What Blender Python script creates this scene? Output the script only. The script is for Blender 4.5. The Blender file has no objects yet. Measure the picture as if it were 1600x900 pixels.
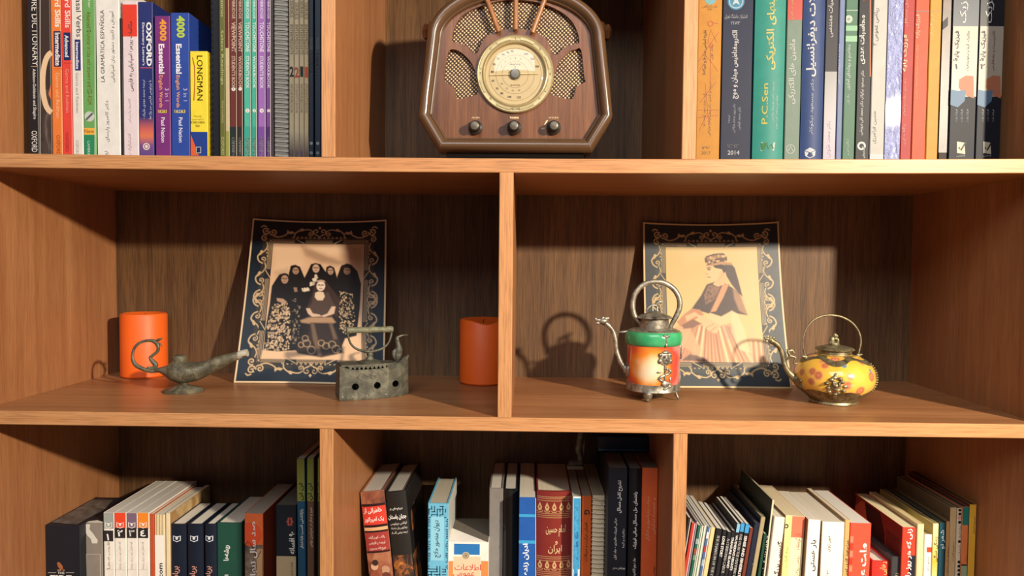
import bpy, bmesh, math, random, unicodedata
import numpy as np
from mathutils import Vector, Matrix, Euler

random.seed(7)
SC = bpy.context.scene
COL = SC.collection
PI = math.pi

# ------------------------------------------------------------------ camera
CAM = Vector((-0.00105, -0.93561, 0.20426))
YAW, PITCH, ROLL, FPX = 0.01982, -0.0395, -0.00911, 1143.08
RCAM = Matrix.Rotation(YAW, 3, 'Z') @ Matrix.Rotation(PITCH, 3, 'X') @ Matrix.Rotation(ROLL, 3, 'Y')
cam_data = bpy.data.cameras.new('camera')
cam_data.sensor_width = 36.0
cam_data.lens = 36.0 * FPX / 1600.0
cam_data.clip_start = 0.01
cam = bpy.data.objects.new('camera', cam_data)
COL.objects.link(cam)
cam.matrix_world = Matrix.Translation(CAM) @ (RCAM @ Matrix.Rotation(PI / 2, 3, 'X')).to_4x4()
SC.camera = cam

# ------------------------------------------------------------------ world, lamp, exposure
SC.view_settings.view_transform = 'Standard'
SC.view_settings.look = 'None'
SC.view_settings.gamma = 1.0
SC.view_settings.exposure = 0.42
world = bpy.data.worlds.new('room_light')
SC.world = world
world.use_nodes = True
wb = world.node_tree.nodes['Background']
wb.inputs[0].default_value = (0.58, 0.72, 1.0, 1)
wb.inputs[1].default_value = 0.13
lamp_data = bpy.data.lights.new('ceiling_bulb', 'POINT')
lamp_data.energy = 195.0
lamp_data.color = (1.0, 0.87, 0.70)
lamp_data.shadow_soft_size = 0.035
lamp = bpy.data.objects.new('ceiling_bulb', lamp_data)
lamp.location = (1.20, -1.3455, 0.70)
COL.objects.link(lamp)

fill_data = bpy.data.lights.new('soft_fill', 'AREA')          # added soft fill behind and above the camera, no such fixture known
fill_data.shape = 'RECTANGLE'
fill_data.size, fill_data.size_y = 1.5, 0.9
fill_data.energy = 21.0
fill_data.color = (0.93, 0.96, 1.0)
panel = bpy.data.objects.new('soft_fill', fill_data)
panel.location = (-0.1, -1.75, 1.42)
panel.rotation_euler = (math.radians(48), 0, 0)
COL.objects.link(panel)

# ------------------------------------------------------------------ measures of the bookcase (metres)
T = 0.018                      # board thickness
H1 = 0.3158                    # underside of the upper shelf above the middle shelf
D = 0.3285                     # depth to the back panel
TOPZ = 0.664                   # underside of the top board
LOWZ = -0.40                   # top of the bottom board
WL, WR = -0.7175, 0.6560       # inner faces of the side panels


def sag(x):
    return -0.00164 + 0.00134 * x + 0.0073 * x * x


def at(px, py, Y):
    """The point of the depth plane y=Y seen at this place of the 1600x900 frame."""
    v = RCAM @ Vector(((px - 800) / FPX, 1.0, (450 - py) / FPX))
    s = (Y - CAM.y) / v.y
    return CAM + v * s


def on_z(px, py, z):
    v = RCAM @ Vector(((px - 800) / FPX, 1.0, (450 - py) / FPX))
    return CAM + v * ((z - CAM.z) / v.z)


def mpp(Y):
    return (Y - CAM.y) / FPX


# ------------------------------------------------------------------ materials
def lin(c):
    if isinstance(c, str):
        c = [int(c[i:i + 2], 16) / 255 for i in (0, 2, 4)]
    return tuple(x / 12.92 if x <= 0.04045 else ((x + 0.055) / 1.055) ** 2.4 for x in c)


MATS = {}
TONE = 1.0                     # scales a row's cover and print colours darker to offset the strong lamp


class NT:
    def __init__(self, name):
        self.m = bpy.data.materials.new(name)
        self.m.use_nodes = True
        self.t = self.m.node_tree
        self.b = self.t.nodes['Principled BSDF']

    def n(self, kind, **kw):
        nd = self.t.nodes.new(kind)
        for k, v in kw.items():
            if k.startswith('i_'):
                nd.inputs[k[2:].replace('_', ' ')].default_value = v
            else:
                setattr(nd, k, v)
        return nd

    def l(self, a, b):
        self.t.links.new(a, b)

    def ramp(self, fac, stops):
        r = self.n('ShaderNodeValToRGB')
        e = r.color_ramp.elements
        while len(e) < len(stops):
            e.new(0.5)
        for q, (p, c) in zip(e, stops):
            q.position = p
            q.color = (*c, 1)
        self.l(fac, r.inputs[0])
        return r.outputs[0]

    def coord(self, scale=(1, 1, 1), rot=(0, 0, 0), which='Object', loc=(0, 0, 0)):
        tc = self.n('ShaderNodeTexCoord')
        mp = self.n('ShaderNodeMapping')
        mp.inputs['Scale'].default_value = scale
        mp.inputs['Rotation'].default_value = rot
        mp.inputs['Location'].default_value = loc
        self.l(tc.outputs[which], mp.inputs[0])
        return mp.outputs[0]

    def noise(self, vec, scale=1, detail=3, rough=0.5, dist=0):
        nz = self.n('ShaderNodeTexNoise')
        nz.inputs['Scale'].default_value = scale
        nz.inputs['Detail'].default_value = detail
        nz.inputs['Roughness'].default_value = rough
        nz.inputs['Distortion'].default_value = dist
        self.l(vec, nz.inputs['Vector'])
        return nz.outputs[0]

    def mix(self, fac, a, b, mode='MIX'):
        mx = self.n('ShaderNodeMix', data_type='RGBA', blend_type=mode)
        for inp, v in ((0, fac), (6, a), (7, b)):
            if hasattr(v, 'links'):
                self.l(v, mx.inputs[inp])
            elif inp == 0:
                mx.inputs[0].default_value = v
            else:
                mx.inputs[inp].default_value = (*v, 1)
        return mx.outputs[2]

    def mapr(self, v, a, b):
        m = self.n('ShaderNodeMapRange')
        m.inputs['From Min'].default_value = a
        m.inputs['From Max'].default_value = b
        self.l(v, m.inputs['Value'])
        return m.outputs[0]

    def bump(self, h, strength=0.2, dist=0.001):
        bp = self.n('ShaderNodeBump')
        bp.inputs['Strength'].default_value = strength
        bp.inputs['Distance'].default_value = dist
        self.l(h, bp.inputs['Height'])
        self.l(bp.outputs[0], self.b.inputs['Normal'])


def plain(c, rough=0.45, metal=0.0, spec=0.5, coat=0.0, vary=0.07, vscale=60):
    """A plain coloured surface with a little unevenness of colour."""
    key = ('p', c, rough, metal, spec, coat, vary, vscale, TONE)
    if key in MATS:
        return MATS[key]
    s = NT('surface')
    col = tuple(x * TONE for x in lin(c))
    nz = s.noise(s.coord(), vscale, 4, 0.6)
    lo = tuple(x * (1 - vary) for x in col)
    hi = tuple(min(1, x * (1 + vary)) for x in col)
    s.l(s.ramp(nz, [(0.3, lo), (0.7, hi)]), s.b.inputs['Base Color'])
    s.b.inputs['Roughness'].default_value = rough
    s.b.inputs['Metallic'].default_value = metal
    s.b.inputs['Specular IOR Level'].default_value = spec
    s.b.inputs['Coat Weight'].default_value = coat
    MATS[key] = s.m
    return s.m


def wood(name, axis, dark, mid, light, rough=0.42, seed=0.0, pore=0.35, fine=1.0):
    s = NT(name)
    a = {'x': 0, 'z': 2}[axis]
    st = [14 * fine, 14 * fine, 14 * fine]
    st[a] = 0.9
    big = s.noise(s.coord(st, loc=(seed, seed, seed)), 1.0, 3, 0.55, 1.2)
    st2 = [90 * fine, 90 * fine, 90 * fine]
    st2[a] = 4.0
    mid_n = s.noise(s.coord(st2, loc=(seed, 0, seed)), 1.0, 4, 0.6, 0.4)
    st3 = [620, 620, 620]
    st3[a] = 22
    por = s.noise(s.coord(st3), 1.0, 3, 0.6)
    c1 = s.ramp(big, [(0.3, lin(dark)), (0.5, lin(mid)), (0.72, lin(light))])
    c2 = s.ramp(mid_n, [(0.3, lin(dark)), (0.62, lin(light))])
    c = s.mix(0.45, c1, c2)
    p = s.ramp(por, [(0.36, (1 - pore,) * 3), (0.55, (1.0,) * 3)])
    s.l(s.mix(1.0, c, p, 'MULTIPLY'), s.b.inputs['Base Color'])
    s.b.inputs['Roughness'].default_value = rough
    s.b.inputs['Specular IOR Level'].default_value = 0.4
    s.bump(por, 0.12, 0.0004)
    return s.m


M_SHELF = wood('shelf_wood', 'x', '8E5C37', 'A26C44', 'B07C50', rough=0.36, seed=3, pore=0.22)
M_SIDE = wood('upright_wood', 'z', '915B36', 'A26C43', 'AF7A4F', rough=0.42, seed=1, pore=0.2)
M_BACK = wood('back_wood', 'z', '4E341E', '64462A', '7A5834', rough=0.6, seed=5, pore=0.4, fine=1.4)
M_EDGE_X = wood('edge_wood_along', 'x', 'AC7244', 'BC8452', 'C89262', rough=0.42, seed=8, pore=0.3, fine=2.2)
M_EDGE_Z = wood('edge_wood_up', 'z', 'AC7244', 'BC8452', 'C89262', rough=0.42, seed=9, pore=0.3, fine=2.2)


# ------------------------------------------------------------------ mesh helpers
def link(name, me, parent=None, mats=()):
    o = bpy.data.objects.new(name, me)
    COL.objects.link(o)
    for m in mats:
        me.materials.append(m)
    if parent:
        o.parent = parent
    return o


def bm_obj(name, bm, mats, parent=None, smooth=False, loc=None):
    bmesh.ops.recalc_face_normals(bm, faces=bm.faces)
    me = bpy.data.meshes.new(name)
    bm.to_mesh(me)
    bm.free()
    if not isinstance(mats, (list, tuple)):
        mats = [mats]
    o = link(name, me, parent, mats)
    if smooth:
        for p in me.polygons:
            p.use_smooth = True
        if smooth != 'all':
            smooth_by_angle(me, 40)
    if loc is not None:
        o.location = loc
    return o


def smooth_by_angle(me, deg):
    bm = bmesh.new()
    bm.from_mesh(me)
    lim = math.radians(deg)
    for e in bm.edges:
        e.smooth = not (len(e.link_faces) == 2 and e.calc_face_angle(0) > lim)
    bm.to_mesh(me)
    bm.free()


def bm_box(bm, x0, x1, y0, y1, z0, z1, mi=0):
    vs = [bm.verts.new(p) for p in ((x0, y0, z0), (x1, y0, z0), (x1, y1, z0), (x0, y1, z0),
                                    (x0, y0, z1), (x1, y0, z1), (x1, y1, z1), (x0, y1, z1))]
    fs = []
    for q in ((0, 3, 2, 1), (4, 5, 6, 7), (0, 1, 5, 4), (1, 2, 6, 5), (2, 3, 7, 6), (3, 0, 4, 7)):
        f = bm.faces.new([vs[i] for i in q])
        f.material_index = mi
        fs.append(f)
    return fs


def bm_lathe(bm, prof, seg=40, sx=1.0, sy=1.0, c=(0, 0), mi=0):
    """prof: (radius, z) from one end to the other; closes on radius 0."""
    rings = []
    for r, z in prof:
        if r < 1e-6:
            rings.append([bm.verts.new((c[0], c[1], z))])
        else:
            rings.append([bm.verts.new((c[0] + r * sx * math.cos(2 * PI * i / seg), c[1] + r * sy * math.sin(2 * PI * i / seg), z)) for i in range(seg)])
    for a, b in zip(rings, rings[1:]):
        for i in range(seg):
            j = (i + 1) % seg
            if len(a) == 1 and len(b) == 1:
                continue
            if len(a) == 1:
                f = bm.faces.new((a[0], b[j], b[i]))
            elif len(b) == 1:
                f = bm.faces.new((a[i], a[j], b[0]))
            else:
                f = bm.faces.new((a[i], a[j], b[j], b[i]))
            f.material_index = mi


def spline(pts, n=6, closed=False):
    """Catmull-Rom through points (any dimension incl. radius)."""
    P = [np.array(p, float) for p in pts]
    out = []
    m = len(P)
    segs = m if closed else m - 1
    for i in range(segs):
        p1, p2 = P[i], P[(i + 1) % m]
        p0 = P[i - 1] if (i > 0 or closed) else 2 * p1 - p2
        p3 = P[(i + 2) % m] if (i + 2 < m or closed) else 2 * p2 - p1
        for k in range(n):
            t = k / n
            out.append(0.5 * ((2 * p1) + (-p0 + p2) * t + (2 * p0 - 5 * p1 + 4 * p2 - p3) * t * t + (-p0 + 3 * p1 - 3 * p2 + p3) * t ** 3))
    if not closed:
        out.append(P[-1])
    return out


def bm_tube(bm, pts, seg=10, closed=False, flat=1.0, mi=0):
    """pts: (x,y,z,r) list; flat squashes the section across the frame's second axis."""
    P = [Vector(p[:3]) for p in pts]
    R = [p[3] for p in pts]
    n = len(P)
    rings = []
    prev = None
    for i in range(n):
        a = P[i - 1] if (i > 0 or closed) else P[i]
        b = P[(i + 1) % n] if (i < n - 1 or closed) else P[i]
        t = (b - a).normalized()
        if prev is None:
            u = t.orthogonal().normalized()
            if abs(t.y) < 0.9:
                u = (Vector((0, 1, 0)) - t * t.y).normalized()
        else:
            u = (prev - t * prev.dot(t)).normalized()
        prev = u
        w = t.cross(u)
        rings.append([bm.verts.new(P[i] + (u * math.cos(2 * PI * k / seg) * flat + w * math.sin(2 * PI * k / seg)) * R[i]) for k in range(seg)])
    m = n if closed else n - 1
    for i in range(m):
        a, b = rings[i], rings[(i + 1) % n]
        for k in range(seg):
            j = (k + 1) % seg
            f = bm.faces.new((a[k], a[j], b[j], b[k]))
            f.material_index = mi
    if not closed:
        bm.faces.new(rings[0][::-1]).material_index = mi
        bm.faces.new(rings[-1]).material_index = mi


def bm_ball(bm, c, r, rot=None, sub=2):
    """an ellipsoid with centre c and radii r"""
    r = (r, r, r) if not hasattr(r, '__len__') else r
    mat = Matrix.Translation(c) @ (rot.to_4x4() if rot else Matrix()) @ Matrix.Diagonal((*r, 1))
    bmesh.ops.create_icosphere(bm, subdivisions=sub, radius=1.0, matrix=mat)


def fused(name, bm, voxel, mat, parent, smooth_iter=2):
    """one continuous skin over lumps that overlap"""
    me = bpy.data.meshes.new(name)
    bmesh.ops.recalc_face_normals(bm, faces=bm.faces)
    bm.to_mesh(me)
    bm.free()
    o = link(name, me, None, [mat])
    r = o.modifiers.new('r', 'REMESH')
    r.mode = 'VOXEL'
    r.voxel_size = voxel
    s = o.modifiers.new('s', 'SMOOTH')
    s.iterations = smooth_iter
    s.factor = 0.5
    dg = bpy.context.evaluated_depsgraph_get()
    new = bpy.data.meshes.new_from_object(o.evaluated_get(dg))
    o.modifiers.clear()
    o.data = new
    bpy.data.meshes.remove(me)
    new.name = name
    if not new.materials:
        new.materials.append(mat)
    for p in new.polygons:
        p.use_smooth = True
    if parent:
        o.parent = parent
    return o


def empty(name, loc, label, cat, group=None, rot=(0, 0, 0)):
    o = bpy.data.objects.new(name, None)
    COL.objects.link(o)
    o.empty_display_size = 0.02
    o.location = loc
    o.rotation_euler = rot
    o['label'] = label
    o['category'] = cat
    if group:
        o['group'] = group
    return o


# ------------------------------------------------------------------ the bookcase
case = empty('bookcase', (0, 0, LOWZ - T - 0.08), 'brown wood-grain bookcase of open shelves filling the wall', 'bookcase')
ZB = LOWZ - T - 0.08


def board(name, x0, x1, y0, y1, z0, z1, face, edge, bow=False):
    bm = bmesh.new()
    n = 32 if bow else 1
    xs = [x0 + (x1 - x0) * i / n for i in range(n + 1)]
    ch = 0.0008
    cols = []
    for x in xs:
        s = sag(x) if bow else 0.0
        cols.append([bm.verts.new((x, y, z + s - ZB)) for y, z in ((y0, z0 + ch), (y0 + ch, z0), (y1, z0), (y1, z1), (y0 + ch, z1), (y0, z1 - ch))])
    for a, b in zip(cols, cols[1:]):
        for i in range(6):
            j = (i + 1) % 6
            f = bm.faces.new((a[i], b[i], b[j], a[j]))
            f.material_index = 1 if i in (5, 0, 4) else 0
    bm.faces.new(cols[0])
    bm.faces.new(cols[-1][::-1])
    return bm_obj(name, bm, [face, edge], case)


board('shelf', WL, WR, 0, D, H1, H1 + T, M_SHELF, M_EDGE_X, bow=True)
board('shelf', WL, WR, 0, D, -T, 0, M_SHELF, M_EDGE_X)
board('shelf', WL, WR, 0, D, LOWZ - T, LOWZ, M_SHELF, M_EDGE_X)
board('top_board', WL - T, WR + T, 0, D + 0.006, TOPZ, TOPZ + T, M_SHELF, M_EDGE_X)


def upright(name, x0, x1, z0, z1):
    bm = bmesh.new()
    ch = 0.0008
    vs = []
    for z in (z0, z1):
        vs.append([bm.verts.new((x, y, z - ZB)) for x, y in ((x0, D), (x0, ch), (x0 + ch, 0), (x1 - ch, 0), (x1, ch), (x1, D))])
    for i in range(6):
        j = (i + 1) % 6
        f = bm.faces.new((vs[0][i], vs[0][j], vs[1][j], vs[1][i]))
        f.material_index = 1 if i in (1, 2, 3) else 0
    bm.faces.new(vs[0])
    bm.faces.new(vs[1][::-1])
    return bm_obj(name, bm, [M_SIDE, M_EDGE_Z], case)


upright('side_panel', WL - T, WL, ZB, TOPZ)
upright('side_panel', WR, WR + T, ZB, TOPZ)
XD = dict(m=(-0.03695, -0.01896), ul=(-0.2650, -0.2470), ur=(0.1935, 0.2115), ll=(-0.2677, -0.2498), lr=(0.1897, 0.2077))
upright('divider', *XD['m'], 0, H1 - 0.0013)
upright('divider', *XD['ul'], H1 + T - 0.001, TOPZ)
upright('divider', *XD['ur'], H1 + T - 0.001, TOPZ)
upright('divider', *XD['ll'], LOWZ, -T)
upright('divider', *XD['lr'], LOWZ, -T)
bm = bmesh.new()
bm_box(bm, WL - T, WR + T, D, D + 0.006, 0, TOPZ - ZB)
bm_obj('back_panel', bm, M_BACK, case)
bm = bmesh.new()
bm_box(bm, WL, WR, 0.02, 0.038, 0, 0.0805)
bm_obj('plinth', bm, M_EDGE_X, case)

# the room behind and below
bm = bmesh.new()
bm_box(bm, -3, 3, D + 0.02, D + 0.12, ZB, ZB + 2.6)
w = bm_obj('wall_back', bm, plain('CFC6B6', 0.85))
w['kind'] = 'structure'
bm = bmesh.new()
bm_box(bm, -3, 3, -2.6, D + 0.12, ZB - 0.05, ZB)
w = bm_obj('floor', bm, wood('floor_wood', 'x', '6A4A30', '7D5A3C', '8E6A48', rough=0.5, seed=12))
w['kind'] = 'structure'
# ------------------------------------------------------------------ lettering
_forms = {}
_LA = {'i': '\uFEFB', 'f': '\uFEFC'}


def shape(s):
    """Joins Persian letters into their contextual forms, in the visual order from left to right."""
    out, i, n = [], 0, len(s)
    joined = False
    while i < n:
        ch = s[i]
        f = _forms.get(ch)
        if f is None or ch.isdigit():
            out.append(ch)
            joined = False
            i += 1
            continue
        if ch == '\u0644' and i + 1 < n and s[i + 1] == '\u0627':
            out.append(_LA['f' if joined else 'i'])
            joined = False
            i += 2
            continue
        nxt = i + 1 < n and s[i + 1] in _forms
        two = 'm' in f
        if joined and two and nxt:
            k = 'm'
        elif joined:
            k = 'f'
        elif two and nxt:
            k = 'init'
        else:
            k = 'iso'
        out.append({'m': f.get('m'), 'f': f.get('f'), 'init': f.get('i2'), 'iso': f.get('i1')}[k] or ch)
        joined = two and nxt
        i += 1
    r = ''.join(out)[::-1]
    res, buf = '', ''
    for ch in r:                                  # numbers keep their own order
        if ch.isdigit():
            buf = ch + buf
        else:
            res += buf + ch
            buf = ''
    return res + buf


for _cp in list(range(0xFB50, 0xFDFC)) + list(range(0xFE70, 0xFEFD)):
    _d = unicodedata.decomposition(chr(_cp)).split()
    if len(_d) == 2 and _d[0] in ('<isolated>', '<final>', '<initial>', '<medial>'):
        _forms.setdefault(chr(int(_d[1], 16)), {})[{'<isolated>': 'i1', '<final>': 'f', '<initial>': 'i2', '<medial>': 'm'}[_d[0]]] = chr(_cp)


def is_rtl(s):
    return any('\u0600' <= c <= '\u06FF' for c in s)


def text_mesh(s, bold=0.0, align='CENTER', space=1.0):
    c = bpy.data.curves.new('lettering', 'FONT')
    c.body = '\n'.join(shape(q) if is_rtl(q) else q for q in s.split('\n'))
    c.size = 1.0
    thick = bold and any(q in s for q in 'M۳')                 # strokes of M cross when grown: thicken them by a second, shifted copy
    c.offset = 0.0 if thick else bold
    c.resolution_u = 2
    c.align_x = align
    c.space_line = space
    o = bpy.data.objects.new('lettering', c)
    COL.objects.link(o)
    dg = bpy.context.evaluated_depsgraph_get()
    dg.update()
    me = bpy.data.meshes.new_from_object(o.evaluated_get(dg))
    bpy.data.objects.remove(o)
    bpy.data.curves.remove(c)
    if thick and me.vertices:
        bm = bmesh.new()
        bm.from_mesh(me)
        g = bmesh.ops.duplicate(bm, geom=bm.verts[:] + bm.edges[:] + bm.faces[:])
        bmesh.ops.translate(bm, vec=(bold * 1.6, bold * 0.4, 0), verts=[v for v in g['geom'] if isinstance(v, bmesh.types.BMVert)])
        bm.to_mesh(me)
        bm.free()
    return me


INK = {}


def ink(c, rough=0.5, metal=0.0):
    return plain(c, rough=rough, metal=metal, vary=0.02, spec=0.3)


# ------------------------------------------------------------------ books
class Book:
    pass


def prism(bm, poly, z0, z1, mi=0, mside=None):
    lo = [bm.verts.new((x, y, z0)) for x, y in poly]
    hi = [bm.verts.new((x, y, z1)) for x, y in poly]
    n = len(poly)
    for i in range(n):
        j = (i + 1) % n
        f = bm.faces.new((lo[i], lo[j], hi[j], hi[i]))
        f.material_index = mi if mside is None else mside(i)
    bm.faces.new(lo[::-1]).material_index = mi
    bm.faces.new(hi).material_index = mi


def paper(c='EEE6D4'):
    key = ('paper', c)
    if key in MATS:
        return MATS[key]
    s = NT('page_edges')
    nz = s.noise(s.coord((900, 3, 900)), 1, 2, 0.5)
    col = lin(c)
    s.l(s.ramp(nz, [(0.35, tuple(x * 0.88 for x in col)), (0.6, col)]), s.b.inputs['Base Color'])
    s.b.inputs['Roughness'].default_value = 0.8
    s.b.inputs['Specular IOR Level'].default_value = 0.2
    MATS[key] = s.m
    return s.m


def book(label, xl, xr, ytop, Y, d, col, row, group, yref=None, lean=0.0, style='paper', pages='E6DCC6',
         side=None, bulge=0.0, rough=0.45, h=None, name='book', cat='book', coat=0.0, spec=0.35, zfloor=None, inset=None):
    """A book standing with its spine on the plane y=Y; xl, xr are the spine's edges at the height yref of the photograph."""
    b = Book()
    b.Y = Y
    yref = ytop if yref is None else yref
    ref = ytop if ytop is not None else 0
    PL, PR = at(xl, yref, Y), at(xr, yref, Y)
    a = math.radians(lean)                              # positive: the top leans to the right
    b.w = (PR.x - PL.x) * math.cos(a) - 0.0003
    xm = (PL.x + PR.x) / 2
    zf = zfloor if zfloor is not None else (LOWZ if row == 'low' else H1 + T + sag(xm))
    zb = zf + abs(b.w / 2 * math.sin(a)) + (0.0006 if row == 'top' else 0.0003)
    if h is None:
        zt = at((xl + xr) / 2, ytop, Y).z
        b.h = (zt - zb) / math.cos(a)
    else:
        b.h = h
    zr = at(xl, yref, Y).z
    bx = xm - (zr - zb) * math.tan(a)
    b.d = d
    b.a = a
    b.col = col
    b.bulge = bulge
    b.root = empty(name, (bx, Y, zb), label, cat, group, (0, a, 0))
    b.inv = (Matrix.Translation((bx, Y, zb)) @ Matrix.Rotation(a, 4, 'Y')).inverted()
    w2 = b.w / 2
    hard = style == 'hard'
    tc = min(0.0026 if hard else 0.0007, b.w * 0.2)
    lipz = (0.0035 if hard else 0.0003) if inset is None else inset
    n = 8 if bulge else 1
    b.sy = (lambda x: -bulge * max(0, 1 - (x / w2) ** 2)) if bulge else (lambda x: 0.0)
    out = [(-w2, d)]
    cf = min(0.0009, b.w * 0.12)
    if bulge:
        out += [(-w2 + b.w * i / n, b.sy(-w2 + b.w * i / n)) for i in range(n + 1)]
    else:
        out += [(-w2, cf), (-w2 + cf, 0), (w2 - cf, 0), (w2, cf)]
    out += [(w2, d)]
    inn = [(w2 - tc, d)]
    if bulge:
        inn += [(w2 - tc - (b.w - 2 * tc) * i / n, tc + 0.6 * b.sy(w2 - tc - (b.w - 2 * tc) * i / n)) for i in range(n + 1)]
    else:
        inn += [(w2 - tc, tc), (-w2 + tc, tc)]
    inn += [(-w2 + tc, d)]
    bm = bmesh.new()
    no = len(out)
    prism(bm, out + inn, 0, b.h, 0, lambda i: 1 if side and (i == 0 or i == no - 2) else 0)
    mats = [plain(col, rough, coat=coat, spec=spec)] + ([plain(side, rough, coat=coat, spec=spec)] if side else [])
    b.cover = bm_obj('cover', bm, mats, b.root, smooth=True if bulge else False)
    if style != 'box':
        bm = bmesh.new()
        pi_ = [(x, y) for x, y in inn]
        back = d - (0.003 if hard else 0.0006)
        pi_ = [(x, min(y, back)) for x, y in pi_]
        e = 0.00008
        pi_ = [(x - math.copysign(e, x), y + (e if y < back else 0)) for x, y in pi_]
        prism(bm, pi_, lipz, b.h - lipz)
        b.pages = bm_obj('pages', bm, paper(pages), b.root)
    else:
        bm = bmesh.new()
        prism(bm, [(x - math.copysign(8e-5, x), min(y + 8e-5, d - 0.0004)) for x, y in inn], 0.0004, b.h - 0.0004)
        bm_obj('slipcase_top', bm, mats[0], b.root)
    return b


def loc(b, px, py, depth=0.0):
    p = b.inv @ at(px, py, b.Y + depth)
    return p.x, p.z


def patch(b, x0, x1, z0, z1, col, name='color_band', off=0.00012, rough=0.4, mat=None, metal=0):
    """flat print on the spine, in the book's own measures"""
    bm = bmesh.new()
    n = 8 if b.bulge else 1
    lo, hi = [], []
    for i in range(n + 1):
        x = x0 + (x1 - x0) * i / n
        lo.append(bm.verts.new((x, b.sy(x) - off, z0)))
        hi.append(bm.verts.new((x, b.sy(x) - off, z1)))
    for i in range(n):
        bm.faces.new((lo[i], lo[i + 1], hi[i + 1], hi[i]))
    return bm_obj(name, bm, mat or ink(col, rough, metal), b.root)


def band(b, y0, y1, col, name='color_band', m=0.0004, **kw):
    """a band across the whole spine between two heights of the photograph"""
    xm = at(800, 0, b.Y)
    zs = [(b.inv @ Vector((b.root.location.x, b.Y, at(800, y, b.Y).z))).z for y in (y0, y1)]
    # the frame is turned a little: read the heights at the book itself
    c = b.root.location.x
    px = 828 + c / mpp(b.Y)
    zs = [loc(b, px, y)[1] for y in (y0, y1)]
    z0, z1 = max(0.0003, min(zs)), min(b.h - 0.0003, max(zs))
    m = min(m, b.w * 0.12)
    return patch(b, -b.w / 2 + m, b.w / 2 - m, z0, z1, col, name, **kw)


def panel(b, x0, y0, x1, y1, col, name='label_panel', **kw):
    cx, cz = loc(b, (x0 + x1) / 2, (y0 + y1) / 2)
    k = mpp(b.Y)
    w, h = abs(x1 - x0) * k / 2, abs(y1 - y0) * k / 2
    e = b.w / 2 - 0.0002
    return patch(b, max(-e, cx - w), min(e, cx + w), max(0.0003, cz - h), min(b.h - 0.0003, cz + h), col, name, **kw)


def txt(b, s, cx, cy, length, size, mode, col, name='title', bold=0.0, off=0.0003, metal=0, rough=0.5):
    """lettering on the spine: centre, length and letter height in the photograph's pixels; mode cw, ccw or h"""
    x, z = loc(b, cx, cy)
    k = mpp(b.Y)
    L, S = length * k, size * k
    S = min(S, b.w * 0.96) if mode != 'h' else S
    me = text_mesh(s, bold)
    if not me.vertices:
        return None
    co = np.empty(len(me.vertices) * 3)
    me.vertices.foreach_get('co', co)
    co = co.reshape(-1, 3)
    lo, hi = co.min(0), co.max(0)
    q = (co - (lo + hi) / 2) / np.maximum(hi - lo, 1e-6)
    if mode == 'h':
        L = min(L, S * (hi[0] - lo[0]) / max(hi[1] - lo[1], 1e-6) * 1.35)
        X, Z = q[:, 0] * L, q[:, 1] * S
    elif mode == 'cw':
        X, Z = q[:, 1] * S, -q[:, 0] * L
    else:
        X, Z = -q[:, 1] * S, q[:, 0] * L
    X = X + x
    Z = Z + z
    e = b.w / 2 * 0.98
    X = np.clip(X, -e, e)
    Z = np.clip(Z, 0.0005, b.h - 0.0005)
    Yy = np.array([b.sy(v) for v in X]) - off
    me.vertices.foreach_set('co', np.stack([X, Yy, Z], 1).ravel())
    me.materials.clear()
    me.name = name
    o = link(name, me, b.root, [ink(col, rough, metal)])
    return o


def disc(b, cx, cy, r, col, name='emblem', off=0.0003, ring=None, seg=20):
    x, z = loc(b, cx, cy)
    R = r * mpp(b.Y)
    bm = bmesh.new()
    e = b.w / 2 * 0.985
    cl = lambda v: max(-e, min(e, v))
    vs = [bm.verts.new((cl(x + R * math.cos(2 * PI * i / seg)), b.sy(x) - off, z + R * math.sin(2 * PI * i / seg))) for i in range(seg)]
    if ring:
        wv = [bm.verts.new((cl(x + R * ring * math.cos(2 * PI * i / seg)), b.sy(x) - off, z + R * ring * math.sin(2 * PI * i / seg))) for i in range(seg)]
        for i in range(seg):
            j = (i + 1) % seg
            bm.faces.new((vs[i], vs[j], wv[j], wv[i]))
    else:
        bm.faces.new(vs)
    return bm_obj(name, bm, ink(col), b.root)


def poly(b, pts, col, name='emblem', off=0.0003):
    bm = bmesh.new()
    q = [loc(b, px, py) for px, py in pts]
    e = b.w / 2 * 0.99
    bm.faces.new([bm.verts.new((max(-e, min(e, x)), b.sy(x) - off, z)) for x, z in q])
    return bm_obj(name, bm, ink(col), b.root)


def line(b, pts, width, col, name='emblem_line', off=0.0003, closed=False):
    """a drawn line, width in pixels"""
    k = mpp(b.Y) * width / 2
    q = [Vector((*loc(b, px, py), 0)) for px, py in pts]
    bm = bmesh.new()
    L, R = [], []
    n = len(q)
    for i in range(n):
        a = q[(i - 1) % n] if closed or i else q[i]
        c = q[(i + 1) % n] if closed or i < n - 1 else q[i]
        t = (c - a).normalized()
        nn = Vector((-t.y, t.x, 0))
        for lst, s in ((L, 1), (R, -1)):
            p = q[i] + nn * k * s
            lst.append(bm.verts.new((p.x, b.sy(p.x) - off, p.y)))
    for i in range(n if closed else n - 1):
        j = (i + 1) % n
        bm.faces.new((L[i], L[j], R[j], R[i]))
    return bm_obj(name, bm, ink(col), b.root)


def side_patch(b, sgn, y0, y1, z0, z1, col, name, off=0.0002, mat=None):
    """print on the left (-1) or right (+1) cover"""
    bm = bmesh.new()
    x = sgn * (b.w / 2 + off)
    bm.faces.new([bm.verts.new(p) for p in ((x, y0, z0), (x, y1, z0), (x, y1, z1), (x, y0, z1))])
    return bm_obj(name, bm, mat or ink(col), b.root)


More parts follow.
